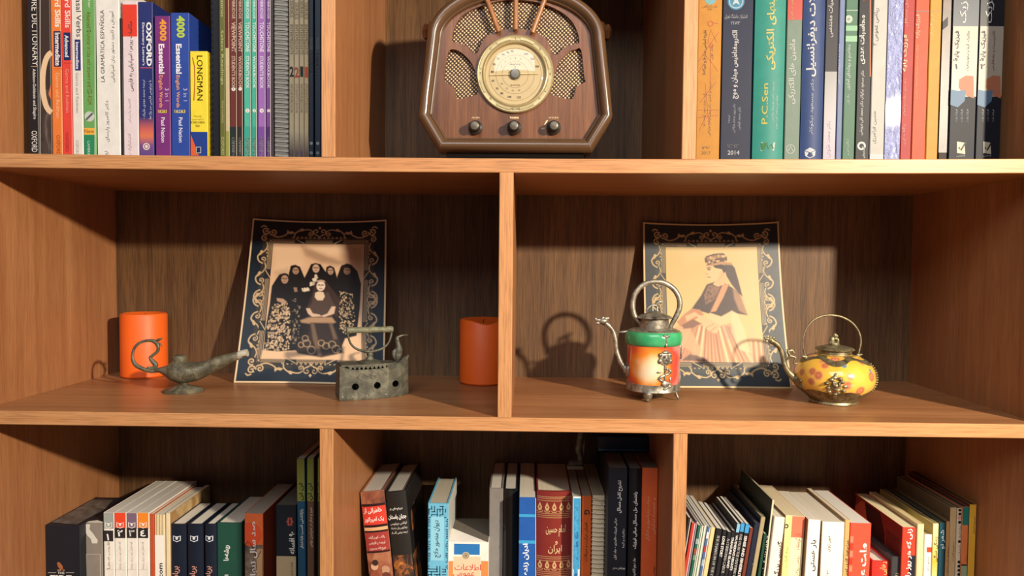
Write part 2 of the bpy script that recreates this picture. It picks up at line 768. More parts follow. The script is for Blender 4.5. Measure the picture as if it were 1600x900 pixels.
def grad_mat(name, stops, axis='z', lo=0.0, hi=1.0, noise=0.0, nscale=40, rough=0.4):
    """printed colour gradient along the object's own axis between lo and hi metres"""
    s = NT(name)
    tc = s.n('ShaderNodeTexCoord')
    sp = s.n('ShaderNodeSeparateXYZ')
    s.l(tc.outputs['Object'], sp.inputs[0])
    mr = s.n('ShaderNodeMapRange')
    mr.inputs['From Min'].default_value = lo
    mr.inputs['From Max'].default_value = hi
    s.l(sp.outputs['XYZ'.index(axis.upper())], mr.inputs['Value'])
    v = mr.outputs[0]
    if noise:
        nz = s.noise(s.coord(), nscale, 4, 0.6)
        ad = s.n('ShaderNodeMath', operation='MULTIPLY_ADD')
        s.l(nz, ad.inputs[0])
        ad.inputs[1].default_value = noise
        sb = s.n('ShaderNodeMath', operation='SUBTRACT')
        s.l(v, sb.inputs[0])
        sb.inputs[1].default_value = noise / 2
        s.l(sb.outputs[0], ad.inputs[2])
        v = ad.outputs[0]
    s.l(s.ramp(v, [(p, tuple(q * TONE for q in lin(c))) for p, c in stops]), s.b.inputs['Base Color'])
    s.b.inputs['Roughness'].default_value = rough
    return s.m


def print_mat(name, stops, scale=80, stretch=(1, 1, 1), detail=4, dist=1.0, rough=0.4):
    """blotchy printed picture too small to read"""
    s = NT(name)
    nz = s.noise(s.coord(stretch), scale, detail, 0.6, dist)
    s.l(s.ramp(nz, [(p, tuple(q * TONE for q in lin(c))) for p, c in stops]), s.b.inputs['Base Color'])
    s.b.inputs['Roughness'].default_value = rough
    return s.m
# ------------------------------------------------------------------ the radio
RY = 0.10
rc = (at(806, 183, RY).x + at(804, 183, RY).x) / 2
rzb = at(806, 237, RY).z
rz0 = H1 + T + sag(rc) + 0.0004
radio = empty('table_radio', (rc, RY, rz0), 'rounded brown wooden table radio with a round dial and three knobs', 'radio')
RM = mpp(RY)


def rl(px, py, y=0.0):
    """a point of the radio's front (y metres behind its front plane) in the radio's own measures"""
    p = at(px, py, RY + y)
    return Vector((p.x - rc, y, p.z - rz0))


zb0 = rzb - rz0
M_BRONZE = plain('59402A', 0.30, spec=0.6, coat=0.25, vary=0.05, vscale=30)
M_RPANEL = wood('radio_veneer', 'z', '482914', '693D20', '80512E', rough=0.38, seed=21, pore=0.3, fine=1.3)
M_ROD = wood('radio_rod_wood', 'z', '7A4A28', '965E32', 'AA7444', rough=0.35, seed=23)
half = [(0.1078, zb0), (0.1100, zb0 + 0.002), (0.1377, zb0 + 0.0475), (0.1383, zb0 + 0.0520), (0.1345, zb0 + 0.085), (0.1290, zb0 + 0.130)]
zc, ea, eb = zb0 + 0.160, 0.1255, 0.0765
arc = [(ea * math.cos(t), zc + eb * math.sin(t)) for t in [PI / 2 * i / 14 for i in range(15)]]
right = half + arc
outline = right + [(-x, z) for x, z in right[::-1] if x > 1e-4]


def offset_ring(pts, o):
    n = len(pts)
    out = []
    for i in range(n):
        a, b_, c = Vector(pts[i - 1]), Vector(pts[i]), Vector(pts[(i + 1) % n])
        d1, d2 = (b_ - a).normalized(), (c - b_).normalized()
        n1, n2 = Vector((-d1.y, d1.x)), Vector((-d2.y, d2.x))
        m = (n1 + n2).normalized()
        out.append(b_ + m * (o / max(0.5, m.dot(n1))))
    return out


bm = bmesh.new()
prof = [(0.004, 0.040), (0.0, 0.034), (0.0, 0.012), (0.0006, 0.006), (0.0025, 0.001), (0.0055, -0.003), (0.009, -0.0045), (0.0125, -0.0035), (0.0155, 0.0),
        (0.0168, 0.0035), (0.0172, 0.0050), (0.0182, 0.0042), (0.0192, 0.0048), (0.0198, 0.0072), (0.0212, 0.0124)]
rings = [[bm.verts.new((p.x, y, p.y)) for p in offset_ring(outline, o)] for o, y in prof]
n = len(outline)
for a, b_ in zip(rings, rings[1:]):
    for i in range(n):
        bm.faces.new((a[i], a[(i + 1) % n], b_[(i + 1) % n], b_[i]))
bm_obj('front_frame', bm, M_BRONZE, radio, smooth=True)

bm = bmesh.new()
bodyr = offset_ring(outline, 0.006)
ringsb = [[bm.verts.new((p.x, y, p.y)) for p in bodyr] for y in (0.030, 0.118)] + [[bm.verts.new((p.x, 0.124, p.y)) for p in offset_ring(outline, 0.012)]]
for a, b_ in zip(ringsb, ringsb[1:]):
    for i in range(n):
        bm.faces.new((a[i], a[(i + 1) % n], b_[(i + 1) % n], b_[i]))
bm.faces.new(ringsb[-1])
bm_obj('cabinet', bm, M_RPANEL, radio, smooth=True)
bm = bmesh.new()
bm_box(bm, -0.098, 0.098, 0.014, 0.112, 0, zb0 + 0.004)
bm_obj('base', bm, plain('14100E', 0.9, spec=0.1), radio)


def flat_sheet(name, outer, holes, y, thick, mat, parent):
    c = bpy.data.curves.new(name, 'CURVE')
    c.dimensions = '2D'
    c.fill_mode = 'BOTH'
    c.extrude = thick / 2
    for ring_ in [outer] + holes:
        sp = c.splines.new('POLY')
        sp.points.add(len(ring_) - 1)
        for q, p in zip(sp.points, ring_):
            q.co = (p[0], p[1], 0, 1)
        sp.use_cyclic_u = True
    o = bpy.data.objects.new(name, c)
    COL.objects.link(o)
    dg = bpy.context.evaluated_depsgraph_get()
    dg.update()
    me = bpy.data.meshes.new_from_object(o.evaluated_get(dg))
    bpy.data.objects.remove(o)
    bpy.data.curves.remove(c)
    me.transform(Matrix.Translation((0, y + thick / 2, 0)) @ Matrix.Rotation(PI / 2, 4, 'X'))
    me.materials.clear()
    me.name = name
    return link(name, me, parent, [mat])


PY = 0.0105
z1 = lambda pts: [(660 + x / 5.333, y / 5.333) for x, y in pts]
z3 = lambda pts: [(580 + x / 3.2, y / 3.2) for x, y in pts]
upper = z1([(245, 325), (262, 250), (310, 150), (400, 85), (520, 38), (640, 8), (770, -5), (900, 8), (1020, 35), (1150, 95), (1240, 170), (1290, 260), (1308, 345),
            (1290, 362), (1200, 385), (1150, 430), (1120, 455), (1085, 448), (1062, 390), (1040, 335), (1000, 300), (950, 272), (880, 250), (770, 240), (660, 250), (590, 272), (540, 298),
            (500, 345), (478, 400), (455, 440), (425, 442), (390, 405), (350, 372), (260, 350)])
lowl = z3([(385, 260), (420, 248), (460, 270), (505, 320), (525, 380), (535, 460), (520, 475), (440, 495), (425, 480), (415, 440), (370, 405), (368, 370)])
lowr = z3([(1050, 250), (1065, 380), (1070, 410), (1030, 430), (1015, 470), (1000, 497), (905, 475), (900, 455), (915, 380), (940, 310), (990, 260), (1020, 248)])


def to_local(pts, y):
    out = []
    sm = spline([(p[0], p[1]) for p in pts], 3, closed=True)
    for p in sm:
        v = rl(p[0], p[1], y)
        out.append((v.x, v.z))
    return out


inner = [(p.x, p.y) for p in offset_ring(outline, 0.0205)]
flat_sheet('face_panel', inner, [to_local(upper, PY), to_local(lowl, PY), to_local(lowr, PY)], PY, 0.005, M_RPANEL, radio)

# woven speaker cloth: rows of cream knots on dark thread
s = NT('speaker_cloth')
vo = s.n('ShaderNodeTexVoronoi', feature='F1')
vo.inputs['Randomness'].default_value = 0.12
vo.inputs['Scale'].default_value = 1.0
sp_ = 1 / 0.0037
s.l(s.coord((sp_, 0.0, sp_ * 0.9), rot=(0, 0, 0)), vo.inputs['Vector'])
mp2 = s.t.nodes[-2]
for nd in s.t.nodes:
    if nd.type == 'MAPPING':
        nd.inputs['Rotation'].default_value = (0, math.radians(45), 0)
        nd.vector_type = 'TEXTURE'
        nd.inputs['Scale'].default_value = (0.0037, 1.0, 0.0042)
c = s.ramp(vo.outputs['Distance'], [(0.0, lin('F0D4A4')), (0.24, lin('CFAA78')), (0.36, lin('3E261C')), (0.6, lin('2A1A16'))])
s.l(c, s.b.inputs['Base Color'])
s.b.inputs['Roughness'].default_value = 0.75
s.bump(vo.outputs['Distance'], 0.4, 0.0006)
bm = bmesh.new()
bm.faces.new([bm.verts.new((x, PY + 0.0075, z)) for x, z in inner])
bm_obj('speaker_cloth', bm, s.m, radio)

for (x0, y0), (x1, y1) in (((761.5, 1), (780, 50)), ((806, -8), (805.5, 47)), ((849.5, 3), (831.5, 51.5))):
    a, b_ = rl(x0, y0, 0.004), rl(x1, y1, 0.004)
    bm = bmesh.new()
    d = (b_ - a).normalized()
    r = 0.0036
    bm_tube(bm, [(*(a - d * 0.012), r), (*(b_ - d * 0.0008), r), (*b_, r * 0.8)], 16)
    bm_obj('wooden_rod', bm, M_ROD, radio, smooth=True)

# the dial
dc = rl(805, 116, 0.008)
dial = bpy.data.objects.new('dial', None)
M_BRASS = plain('A8976C', 0.34, metal=0.35, vary=0.08, vscale=120)
M_FACE = plain('BBA67C', 0.55, vary=0.03)
bm = bmesh.new()
k = RM * 1.07
bm_lathe(bm, [(0.0555 * 1, 0.0085 - 0.002), (0.0555, -0.001)], 8)
bm.free()
R_ = lambda px: px * k


def dial_lathe(name, prof, mat, seg=64, parent=None, off=(0, 0)):
    bm = bmesh.new()
    bm_lathe(bm, [(r, -y) for r, y in prof], seg)
    bm.transform(Matrix.Translation((off[0], 0, off[1])) @ Matrix.Rotation(PI / 2, 4, 'X'))
    return bm_obj(name, bm, mat, parent, smooth=True)


bez = dial_lathe('dial_bezel', [(R_(43), 0.002), (R_(44.5), -0.0035), (R_(46), -0.0045), (R_(47.5), -0.0040), (R_(48.5), -0.003), (R_(53), -0.0028), (R_(54.5), -0.0033), (R_(56), -0.0018), (R_(56.3), 0.003)], M_BRASS, parent=radio)
bez.location = dc
face = dial_lathe('dial_face', [(0, 0.001), (R_(45), 0.001)], M_FACE, parent=radio)
face.location = dc


def on_dial(name, me_or_bm, mat, y, par):
    bm = me_or_bm
    for v in bm.verts:
        v.co = Vector((v.co.x, y, v.co.y))
    return bm_obj(name, bm, mat, par)


def ring2d(bm, r, w, seg=48, a0=0, a1=2 * PI, c=(0, 0)):
    m = seg
    pr = None
    for i in range(m + 1):
        a = a0 + (a1 - a0) * i / m
        q = (bm.verts.new((c[0] + (r - w / 2) * math.cos(a), c[1] + (r - w / 2) * math.sin(a), 0)), bm.verts.new((c[0] + (r + w / 2) * math.cos(a), c[1] + (r + w / 2) * math.sin(a), 0)))
        if pr:
            bm.faces.new((pr[0], pr[1], q[1], q[0]))
        pr = q


INKB = ink('8A7452')
for rr in (19, 28, 38):
    bm = bmesh.new()
    ring2d(bm, R_(rr), R_(0.5))
    on_dial('scale_ring', bm, INKB, 0.0008, face)


def dial_text(sx, sy, h, t, col, par, y=0.0006, wmax=None, name='dial_number', bold=0.02):
    me = text_mesh(t, bold)
    co = np.empty(len(me.vertices) * 3)
    me.vertices.foreach_get('co', co)
    co = co.reshape(-1, 3)
    lo, hi = co.min(0), co.max(0)
    sc = h / max(hi[1] - lo[1], 1e-6)
    q = (co - (lo + hi) / 2) * sc
    if wmax and (hi[0] - lo[0]) * sc > wmax:
        q[:, 0] *= wmax / ((hi[0] - lo[0]) * sc)
    me.vertices.foreach_set('co', np.stack([q[:, 0] + sx, np.full(len(q), y), q[:, 1] + sy], 1).ravel())
    me.materials.clear()
    me.name = name
    return link(name, me, par, [ink(col)])


for ang, t in ((174, '88'), (155, '90'), (138, '92'), (122, '94'), (109, '96'), (98, '98'), (196, '60'), (218, '70'), (235, '80'), (256, '100'), (280, '120'), (62, '104'), (42, '106'), (20, '108')):
    a = math.radians(ang)
    dial_text(R_(33.5) * math.cos(a), R_(33.5) * math.sin(a), R_(3.2), t, '5A4630', face)
for ang, t in ((150, '5'), (128, '6'), (108, '7'), (90, '8'), (70, '9'), (215, '10'), (240, '12'), (262, '14'), (285, '16')):
    a = math.radians(ang)
    dial_text(R_(23.5) * math.cos(a), R_(23.5) * math.sin(a), R_(2.4), t, '7A6446', face)
dial_text(0, R_(14.5), R_(1.8), 'MEGACYCLES', '7A6446', face)
dial_text(0, R_(11), R_(2.2), '◆', '5A4630', face)
dial_text(0, -R_(15.5), R_(1.8), 'KILOCYCLES', '7A6446', face)
bm = bmesh.new()
bm_tube(bm, [(-R_(37), -0.0012, R_(-1.5), 0.0005), (0, -0.0012, 0, 0.0006), (R_(34), -0.0012, R_(1.0), 0.0005)], 6)
o = bm_obj('needle', bm, plain('E8D098', 0.4), face)
hub = dial_lathe('dial_hub', [(0, -0.0045), (R_(6), -0.004), (R_(7.5), -0.0025), (R_(7.5), 0.001)], plain('6E6A60', 0.35, metal=0.4), 32, face)
# raised plaques and letters on the bezel
for a0, a1 in ((58, 82), (98, 122), (238, 262), (278, 302), (150, 172), (190, 212), (8, 30), (330, 352)):
    bm = bmesh.new()
    ring2d(bm, R_(50.6), R_(3.4), 10, math.radians(a0), math.radians(a1))
    ex = bmesh.ops.extrude_face_region(bm, geom=bm.faces[:])
    for v in [v for v in ex['geom'] if isinstance(v, bmesh.types.BMVert)]:
        v.co.z -= 1
    for v in bm.verts:
        top = v.co.z < -0.5
        v.co = Vector((v.co.x, -0.0040 if top else -0.0026, v.co.y))
    bm_obj('bezel_plaque', bm, M_BRASS, bez)
for ang, t in ((90, '1'), (45, '2'), (0, '3'), (-45, 'P'), (180, '7'), (135, 'C'), (225, 'G')):
    a = math.radians(ang)
    dial_text(R_(50.6) * math.cos(a), R_(50.6) * math.sin(a), R_(3.2), t, '6A5836', bez, -0.0034, name='bezel_letter')
dial_text(0, -R_(51), R_(3.0), 'DELUXE', '6A5836', bez, -0.0034, name='bezel_letter', wmax=R_(17))
# glass dome
s = NT('dial_glass')
s.t.nodes.remove(s.b)
gl = s.n('ShaderNodeBsdfGlossy')
gl.inputs['Roughness'].default_value = 0.03
tr = s.n('ShaderNodeBsdfTransparent')
tr.inputs[0].default_value = (0.97, 0.97, 0.95, 1)
lw = s.n('ShaderNodeLayerWeight')
pw = s.n('ShaderNodeMath', operation='POWER')
s.l(lw.outputs['Facing'], pw.inputs[0])
pw.inputs[1].default_value = 4.0
fr = s.n('ShaderNodeMath', operation='MULTIPLY_ADD')
s.l(pw.outputs[0], fr.inputs[0])
fr.inputs[1].default_value = 0.45
fr.inputs[2].default_value = 0.06
mx = s.n('ShaderNodeMixShader')
s.l(fr.outputs[0], mx.inputs[0])
s.l(tr.outputs[0], mx.inputs[1])
s.l(gl.outputs[0], mx.inputs[2])
s.l(mx.outputs[0], s.t.nodes['Material Output'].inputs[0])
gp = [(R_(45) * math.sin(t), -0.0025 - 0.0075 * math.cos(t)) for t in [PI / 2 * i / 10 for i in range(11)]]
g = dial_lathe('dial_glass', gp, s.m, 48, radio)
g.location = dc

# knobs and their lettering
for px, t in ((743, 'AM FM'), (803.5, 'TUNING'), (865, 'VOLUME')):
    c0 = rl(px, 200, PY)
    kb = dial_lathe('knob', [(0.0098, 0.0), (0.0102, -0.003), (0.0098, -0.006), (0.0072, -0.0075), (0.0068, -0.0185), (0.0060, -0.0200), (0, -0.0203)], plain('26221F', 0.3), 28, radio)
    kb.location = c0
    cap = dial_lathe('knob_cap', [(0.0058, -0.0202), (0.0050, -0.0207), (0, -0.0209)], plain('5E5648', 0.4, metal=0.2), 28, kb)
    lt = rl(px, 184, PY)
    dial_text(lt.x, lt.z, 0.0026, t, 'E8CFA0', radio, PY - 0.0003, name='knob_lettering', bold=0.035)
lt = rl(848, 201, PY)
dial_text(lt.x, lt.z, 0.0024, 'OFF', 'D8BC8C', radio, PY - 0.0003, name='knob_lettering')
bm = bmesh.new()
q0, q1 = rl(851, 195, PY), rl(855, 188, PY)
w_ = 0.0007
bm.faces.new([bm.verts.new(p) for p in ((q0.x - w_, PY - 0.0003, q0.z), (q0.x + w_, PY - 0.0003, q0.z), (q1.x + w_ * 1.8, PY - 0.0003, q1.z), (q1.x - w_ * 1.4, PY - 0.0003, q1.z))])
bm_obj('volume_mark', bm, ink('E8CFA0'), radio)

# wooden grips on both sides
for sgn in (-1, 1):
    bm = bmesh.new()
    prof = [(0, 0.0165), (0.007, 0.016), (0.0115, 0.013), (0.0120, 0.010), (0.0105, 0.008), (0.0150, 0.004), (0.0165, -0.002), (0.0165, -0.010)]
    seg = 12
    bm_lathe(bm, prof, seg)
    for i, v in enumerate(bm.verts):
        if v.co.xy.length > 0.006 and i % 2:
            v.co.x *= 0.86
            v.co.y *= 0.86
    bm.transform(Matrix.Translation((sgn * 0.1220, 0.050, zb0 + 0.181)) @ Matrix.Rotation(sgn * PI / 2, 4, 'Y'))
    bm_obj('side_grip', bm, M_RPANEL, radio)
# ------------------------------------------------------------------ portrait cards
def homography(src, dst):
    A = []
    for (x, y), (u, v) in zip(src, dst):
        A.append([x, y, 1, 0, 0, 0, -u * x, -u * y])
        A.append([0, 0, 0, x, y, 1, -v * x, -v * y])
    h = np.linalg.solve(np.array(A, float), np.array(dst, float).ravel())
    Hm = np.append(h, 1).reshape(3, 3)

    def f(p):
        q = Hm @ np.array([p[0], p[1], 1.0])
        return q[0] / q[2], q[1] / q[2]
    return f


class Print:
    """a printed sheet drawn on a grid: x to the right 0..1, y downward 0..ASP"""
    ASP = 1.2

    def __init__(self, nx, ny, base):
        self.nx, self.ny = nx, ny
        self.img = np.empty((ny, nx, 3))
        self.img[:] = lin(base)
        self.X, self.Y = np.meshgrid((np.arange(nx)) / (nx - 1), np.arange(ny) / (ny - 1) * self.ASP)
        self.px = 1 / (nx - 1)

    def win(self, xs, ys, m):
        x0, x1 = int((min(xs) - m) / self.px), int((max(xs) + m) / self.px) + 2
        y0, y1 = int((min(ys) - m) / self.px), int((max(ys) + m) / self.px) + 2
        return slice(max(0, y0), max(0, min(self.ny, y1))), slice(max(0, x0), max(0, min(self.nx, x1)))

    def put(self, sl, a, col):
        self.img[sl] = self.img[sl] * (1 - a[..., None]) + np.array(lin(col)) * a[..., None]

    def poly(self, pts, col, alpha=1.0, soft=1.0):
        xs, ys = [p[0] for p in pts], [p[1] for p in pts]
        sl = self.win(xs, ys, 3 * self.px * max(1, soft))
        X, Y = self.X[sl], self.Y[sl]
        if X.size == 0:
            return
        inside = np.zeros(X.shape, bool)
        dist = np.full(X.shape, 9.0)
        n = len(pts)
        for i in range(n):
            (xa, ya), (xb, yb) = pts[i], pts[(i + 1) % n]
            cond = (ya > Y) != (yb > Y)
            with np.errstate(divide='ignore', invalid='ignore'):
                xi = (xb - xa) * (Y - ya) / (yb - ya if yb != ya else 1e-12) + xa
            inside ^= cond & (X < xi)
            dist = np.minimum(dist, self.segd(X, Y, xa, ya, xb, yb))
        sd = np.where(inside, dist, -dist) / (self.px * soft)
        self.put(sl, np.clip(sd + 0.5, 0, 1) * alpha, col)

    @staticmethod
    def segd(X, Y, xa, ya, xb, yb):
        dx, dy = xb - xa, yb - ya
        t = np.clip(((X - xa) * dx + (Y - ya) * dy) / max(dx * dx + dy * dy, 1e-12), 0, 1)
        return np.hypot(X - xa - t * dx, Y - ya - t * dy)

    def stroke(self, pts, w, col, alpha=1.0, soft=1.0):
        xs, ys = [p[0] for p in pts], [p[1] for p in pts]
        sl = self.win(xs, ys, w + 2 * self.px * soft)
        X, Y = self.X[sl], self.Y[sl]
        if X.size == 0:
            return
        d = np.full(X.shape, 9.0)
        for (xa, ya), (xb, yb) in zip(pts, pts[1:]):
            d = np.minimum(d, self.segd(X, Y, xa, ya, xb, yb))
        self.put(sl, np.clip((w / 2 - d) / (self.px * soft) + 0.5, 0, 1) * alpha, col)

    def ell(self, c, r, col, alpha=1.0, soft=1.0):
        self.poly([(c[0] + r[0] * math.cos(2 * PI * i / 20), c[1] + r[1] * math.sin(2 * PI * i / 20)) for i in range(20)], col, alpha, soft)

    def speckle(self, pts, n, r, col, rnd, alpha=0.9):
        xs, ys = [p[0] for p in pts], [p[1] for p in pts]
        k = 0
        while k < n:
            x, y = rnd.uniform(min(xs), max(xs)), rnd.uniform(min(ys), max(ys))
            ins = False
            for i in range(len(pts)):
                (xa, ya), (xb, yb) = pts[i], pts[(i + 1) % len(pts)]
                if (ya > y) != (yb > y) and x < (xb - xa) * (y - ya) / (yb - ya) + xa:
                    ins = not ins
            k += 1
            if ins:
                self.ell((x, y), (r * rnd.uniform(0.6, 1.3), r * rnd.uniform(0.6, 1.5)), col, alpha * rnd.uniform(0.4, 1))


def spiral(cx, cy, r, a0, turns, sgn=1, r1=0.15):
    n = int(22 * turns) + 4
    return [(cx + (r + (r * r1 - r) * i / n) * math.cos(a0 + sgn * 2 * PI * turns * i / n), cy + (r + (r * r1 - r) * i / n) * math.sin(a0 + sgn * 2 * PI * turns * i / n)) for i in range(n + 1)]


def border(P, gold, brown, edge):
    A = P.ASP
    m = 0.012
    for pts in ([(0, 0), (1, 0), (1, m), (0, m)], [(0, A - m), (1, A - m), (1, A), (0, A)], [(0, 0), (m, 0), (m, A), (0, A)], [(1 - m, 0), (1, 0), (1, A), (1 - m, A)]):
        P.poly(pts, edge)
    x0, x1, y0, y1 = 0.165, 0.835, 0.185, 1.025
    # brown ground of the ornament round the picture
    P.poly([(x0 - 0.075, y0 - 0.06), (x1 + 0.075, y0 - 0.06), (x1 + 0.075, y1 + 0.075), (x0 - 0.075, y1 + 0.075)], brown, 0.75, 3)
    for fx in (0, 1):
        for fy in (0, 1):
            def M(pts):
                return [((1 - x) if fx else x, (A - y) if fy else y) for x, y in pts]
            w = 0.009
            S = lambda pts, ww=w: P.stroke(M(pts), ww, gold)
            # corner
            S(spiral(0.105, 0.088, 0.030, 0.2, 1.3))
            S(spiral(0.160, 0.098, 0.027, 2.6, 1.3, -1))
            S(spiral(0.100, 0.148, 0.026, -1.2, 1.2, -1))
            S([(0.07, 0.062), (0.085, 0.05), (0.105, 0.058)])
            for q in ((0.118, 0.075), (0.125, 0.1), (0.095, 0.112)):
                P.ell(M([q])[0], (0.008, 0.005), gold)
            # along the top
            S([tuple(p) for p in spline([(0.165, 0.128), (0.20, 0.135), (0.24, 0.122), (0.27, 0.10)], 5)])
            P.poly(M([(0.255, 0.098), (0.262, 0.075), (0.275, 0.09), (0.30, 0.085), (0.315, 0.10), (0.285, 0.108)]), gold)
            S([tuple(p) for p in spline([(0.315, 0.125), (0.318, 0.105), (0.34, 0.085), (0.365, 0.07)], 5)])
            P.poly(M([(0.345, 0.085), (0.36, 0.062), (0.375, 0.06), (0.385, 0.078), (0.365, 0.085)]), gold)
            S([tuple(p) for p in spline([(0.385, 0.072), (0.42, 0.07), (0.447, 0.085), (0.45, 0.105)], 5)], 0.008)
            S(spiral(0.432, 0.103, 0.019, 0.0, 1.2), 0.007)
            S(spiral(0.475, 0.085, 0.026, 1.4, 1.1, 1), 0.008)
            S([(0.475, 0.112), (0.495, 0.122), (0.5, 0.13)], 0.007)
            P.poly(M([(0.49, 0.055), (0.5, 0.042), (0.51, 0.055), (0.5, 0.066)]), gold)
            for i in range(7):
                xx = 0.30 + i * 0.031
                S([(xx, 0.142), (xx + 0.008, 0.130)], 0.005)
                S([(xx + 0.014, 0.143), (xx + 0.012, 0.130)], 0.005)
            # down the side
            for j, yy in enumerate((0.20, 0.36, 0.52)):
                if fy and j == 2:
                    pass
                S([tuple(p) for p in spline([(0.118, yy - 0.022), (0.125, yy + 0.01), (0.108, yy + 0.045), (0.085, yy + 0.06)], 5)], 0.008)
                S([tuple(p) for p in spline([(0.085, yy + 0.055), (0.062, yy + 0.09), (0.075, yy + 0.125), (0.10, yy + 0.14)], 5)], 0.010)
                P.poly(M([(0.078, yy + 0.045), (0.09, yy + 0.04), (0.10, yy + 0.055), (0.085, yy + 0.075), (0.068, yy + 0.085)]), gold)
                S(spiral(0.103, yy + 0.108, 0.020, 1.2, 1.15, -1), 0.007)
                for q in ((0.125, yy + 0.06), (0.132, yy + 0.085), (0.128, yy + 0.035)):
                    P.ell(M([q])[0], (0.006, 0.008), gold, 0.7)
    # fine rules round the picture
    for o in (0.010, 0.020, 0.030):
        a, b_, c, d_ = x0 - o, x1 + o, y0 - o, y1 + o
        P.stroke([(a, c), (b_, c), (b_, d_), (a, d_), (a, c)], 0.0045, gold, 0.75)
    for q in ((x0 - 0.02, y0 - 0.02), (x1 + 0.02, y0 - 0.02), (x0 - 0.02, y1 + 0.02), (x1 + 0.02, y1 + 0.02)):
        P.ell(q, (0.013, 0.013), '2A2620')
        P.ell(q, (0.007, 0.007), gold)
    for (xx, yy, dx, dy) in ((x0 - 0.02, 0.42, 0.02, 0.03), (x1 + 0.02, 0.42, -0.02, 0.03), (x0 - 0.02, 0.80, 0.02, 0.03), (x1 + 0.02, 0.80, -0.02, 0.03), (0.36, y0 - 0.02, 0.03, 0.016), (0.64, y0 - 0.02, -0.03, 0.016), (0.36, y1 + 0.02, 0.03, 0.016), (0.64, y1 + 0.02, -0.03, 0.016)):
        P.poly([(xx - abs(dx) * 1.3, yy - dy * 1.2), (xx + abs(dx) * 1.3, yy - dy * 1.2), (xx + abs(dx) * 1.3, yy + dy * 1.2), (xx - abs(dx) * 1.3, yy + dy * 1.2)], '1C2226')
        P.stroke([(xx - dx, yy - dy), (xx + dx, yy + dy)], 0.006, gold)
    return x0, x1, y0, y1


def card(label, corners, img, bow, bv, backcol):
    """a bent sheet leaning on the back panel; corners: BL, BR, TL, TR"""
    BL, BR, TL, TR = [Vector(c) for c in corners]
    ny, nx = img.shape[:2]
    U, V = np.meshgrid(np.linspace(0, 1, nx), np.linspace(1, 0, ny))
    U, V = U[..., None], V[..., None]
    P = (np.array(BL) * (1 - U) + np.array(BR) * U) * (1 - V) + (np.array(TL) * (1 - U) + np.array(TR) * U) * V
    P[..., 1] += (bow * 4 * U * (1 - U) + bv * 4 * V * (1 - V))[..., 0]
    P[..., 2] -= (0.004 * 4 * U * (1 - U) * V ** 4)[..., 0]
    base = np.array([(BL.x + BR.x) / 2, (BL.y + BR.y) / 2, 0.0003])
    root = empty('portrait_card', base, label, 'picture', 'old portrait cards with scrolled borders')
    P = P - base
    idx = np.arange(ny * nx).reshape(ny, nx)
    q = np.stack([idx[:-1, :-1], idx[1:, :-1], idx[1:, 1:], idx[:-1, 1:]], -1).reshape(-1, 4)
    me = bpy.data.meshes.new('printed_front')
    me.from_pydata(P.reshape(-1, 3).tolist(), [], q.tolist())
    at_ = me.color_attributes.new('print', 'FLOAT_COLOR', 'POINT')
    at_.data.foreach_set('color', np.concatenate([img.reshape(-1, 3), np.ones((ny * nx, 1))], 1).ravel())
    s = NT('portrait_print')
    a = s.n('ShaderNodeAttribute', attribute_name='print')
    s.l(a.outputs['Color'], s.b.inputs['Base Color'])
    s.b.inputs['Roughness'].default_value = 0.32
    s.b.inputs['Specular IOR Level'].default_value = 0.5
    s.bump(s.noise(s.coord(), 30, 2, 0.5, 0.3), 0.05, 0.002)
    link('printed_front', me, root, [s.m])
    for p in me.polygons:
        p.use_smooth = True
    # the board behind, 1.2 mm thick
    st = 12
    Q = P[::-1][:: (ny - 1) // st][:, :: (nx - 1) // st]
    r, c = Q.shape[:2]
    nrm = np.cross(np.array(BR - BL), np.array(TL - BL))
    nrm /= np.linalg.norm(nrm)
    bm = bmesh.new()
    F = [[bm.verts.new(tuple(Q[i, j] - nrm * 0.0002)) for j in range(c)] for i in range(r)]
    B = [[bm.verts.new(tuple(Q[i, j] - nrm * 0.0014)) for j in range(c)] for i in range(r)]
    for L in (F, B):
        for i in range(r - 1):
            for j in range(c - 1):
                bm.faces.new((L[i][j], L[i][j + 1], L[i + 1][j + 1], L[i + 1][j]))
    rim = [(0, j) for j in range(c)] + [(i, c - 1) for i in range(1, r)] + [(r - 1, j) for j in range(c - 2, -1, -1)] + [(i, 0) for i in range(r - 2, 0, -1)]
    for (i, j), (i2, j2) in zip(rim, rim[1:] + rim[:1]):
        bm.faces.new((F[i][j], F[i2][j2], B[i2][j2], B[i][j]))
    bm_obj('backing_board', bm, plain(backcol, 0.6), root)
    return root


NX, NY = 289, 349
# ---- left card: six standing veiled women round a seated one
P = Print(NX, NY, '14202A')
x0, x1, y0, y1 = border(P, 'C4A47A', '3B342B', 'DDBE94')
cz = lambda x, y: (340 + x / 2.8125, 320 + y / 2.8125)
fq = homography([cz(250, 170), cz(632, 172), cz(605, 672), cz(208, 672)], [(x0, y0), (x1, y0), (x1, y1), (x0, y1)])
g = lambda pts: [fq((410 + x / 4.5, 370 + y / 4.5)) for x, y in pts]
rnd = random.Random(11)
P.poly([(x0, y0), (x1, y0), (x1, y1), (x0, y1)], 'D9B18C')
P.poly(g([(90, 60), (260, 60), (300, 200), (200, 260), (90, 230)]), 'E6C4A0', 0.6, 14)
P.poly(g([(270, 60), (420, 120), (560, 180), (520, 200), (400, 180), (300, 130)]), '8A6E58', 0.6, 10)
P.poly(g([(320, 60), (560, 60), (600, 120), (450, 130)]), 'ECCCA8', 0.6, 12)
P.poly(g([(590, 60), (690, 60), (680, 330), (630, 220)]), 'B48E68', 0.7, 12)
P.poly(g([(100, 250), (180, 220), (200, 300), (120, 330)]), 'A88A70', 0.5, 12)
P.poly(g([(20, 800), (660, 690), (660, 860), (10, 860)]), 'DDB58C', 1, 3)
DK = '17120F'
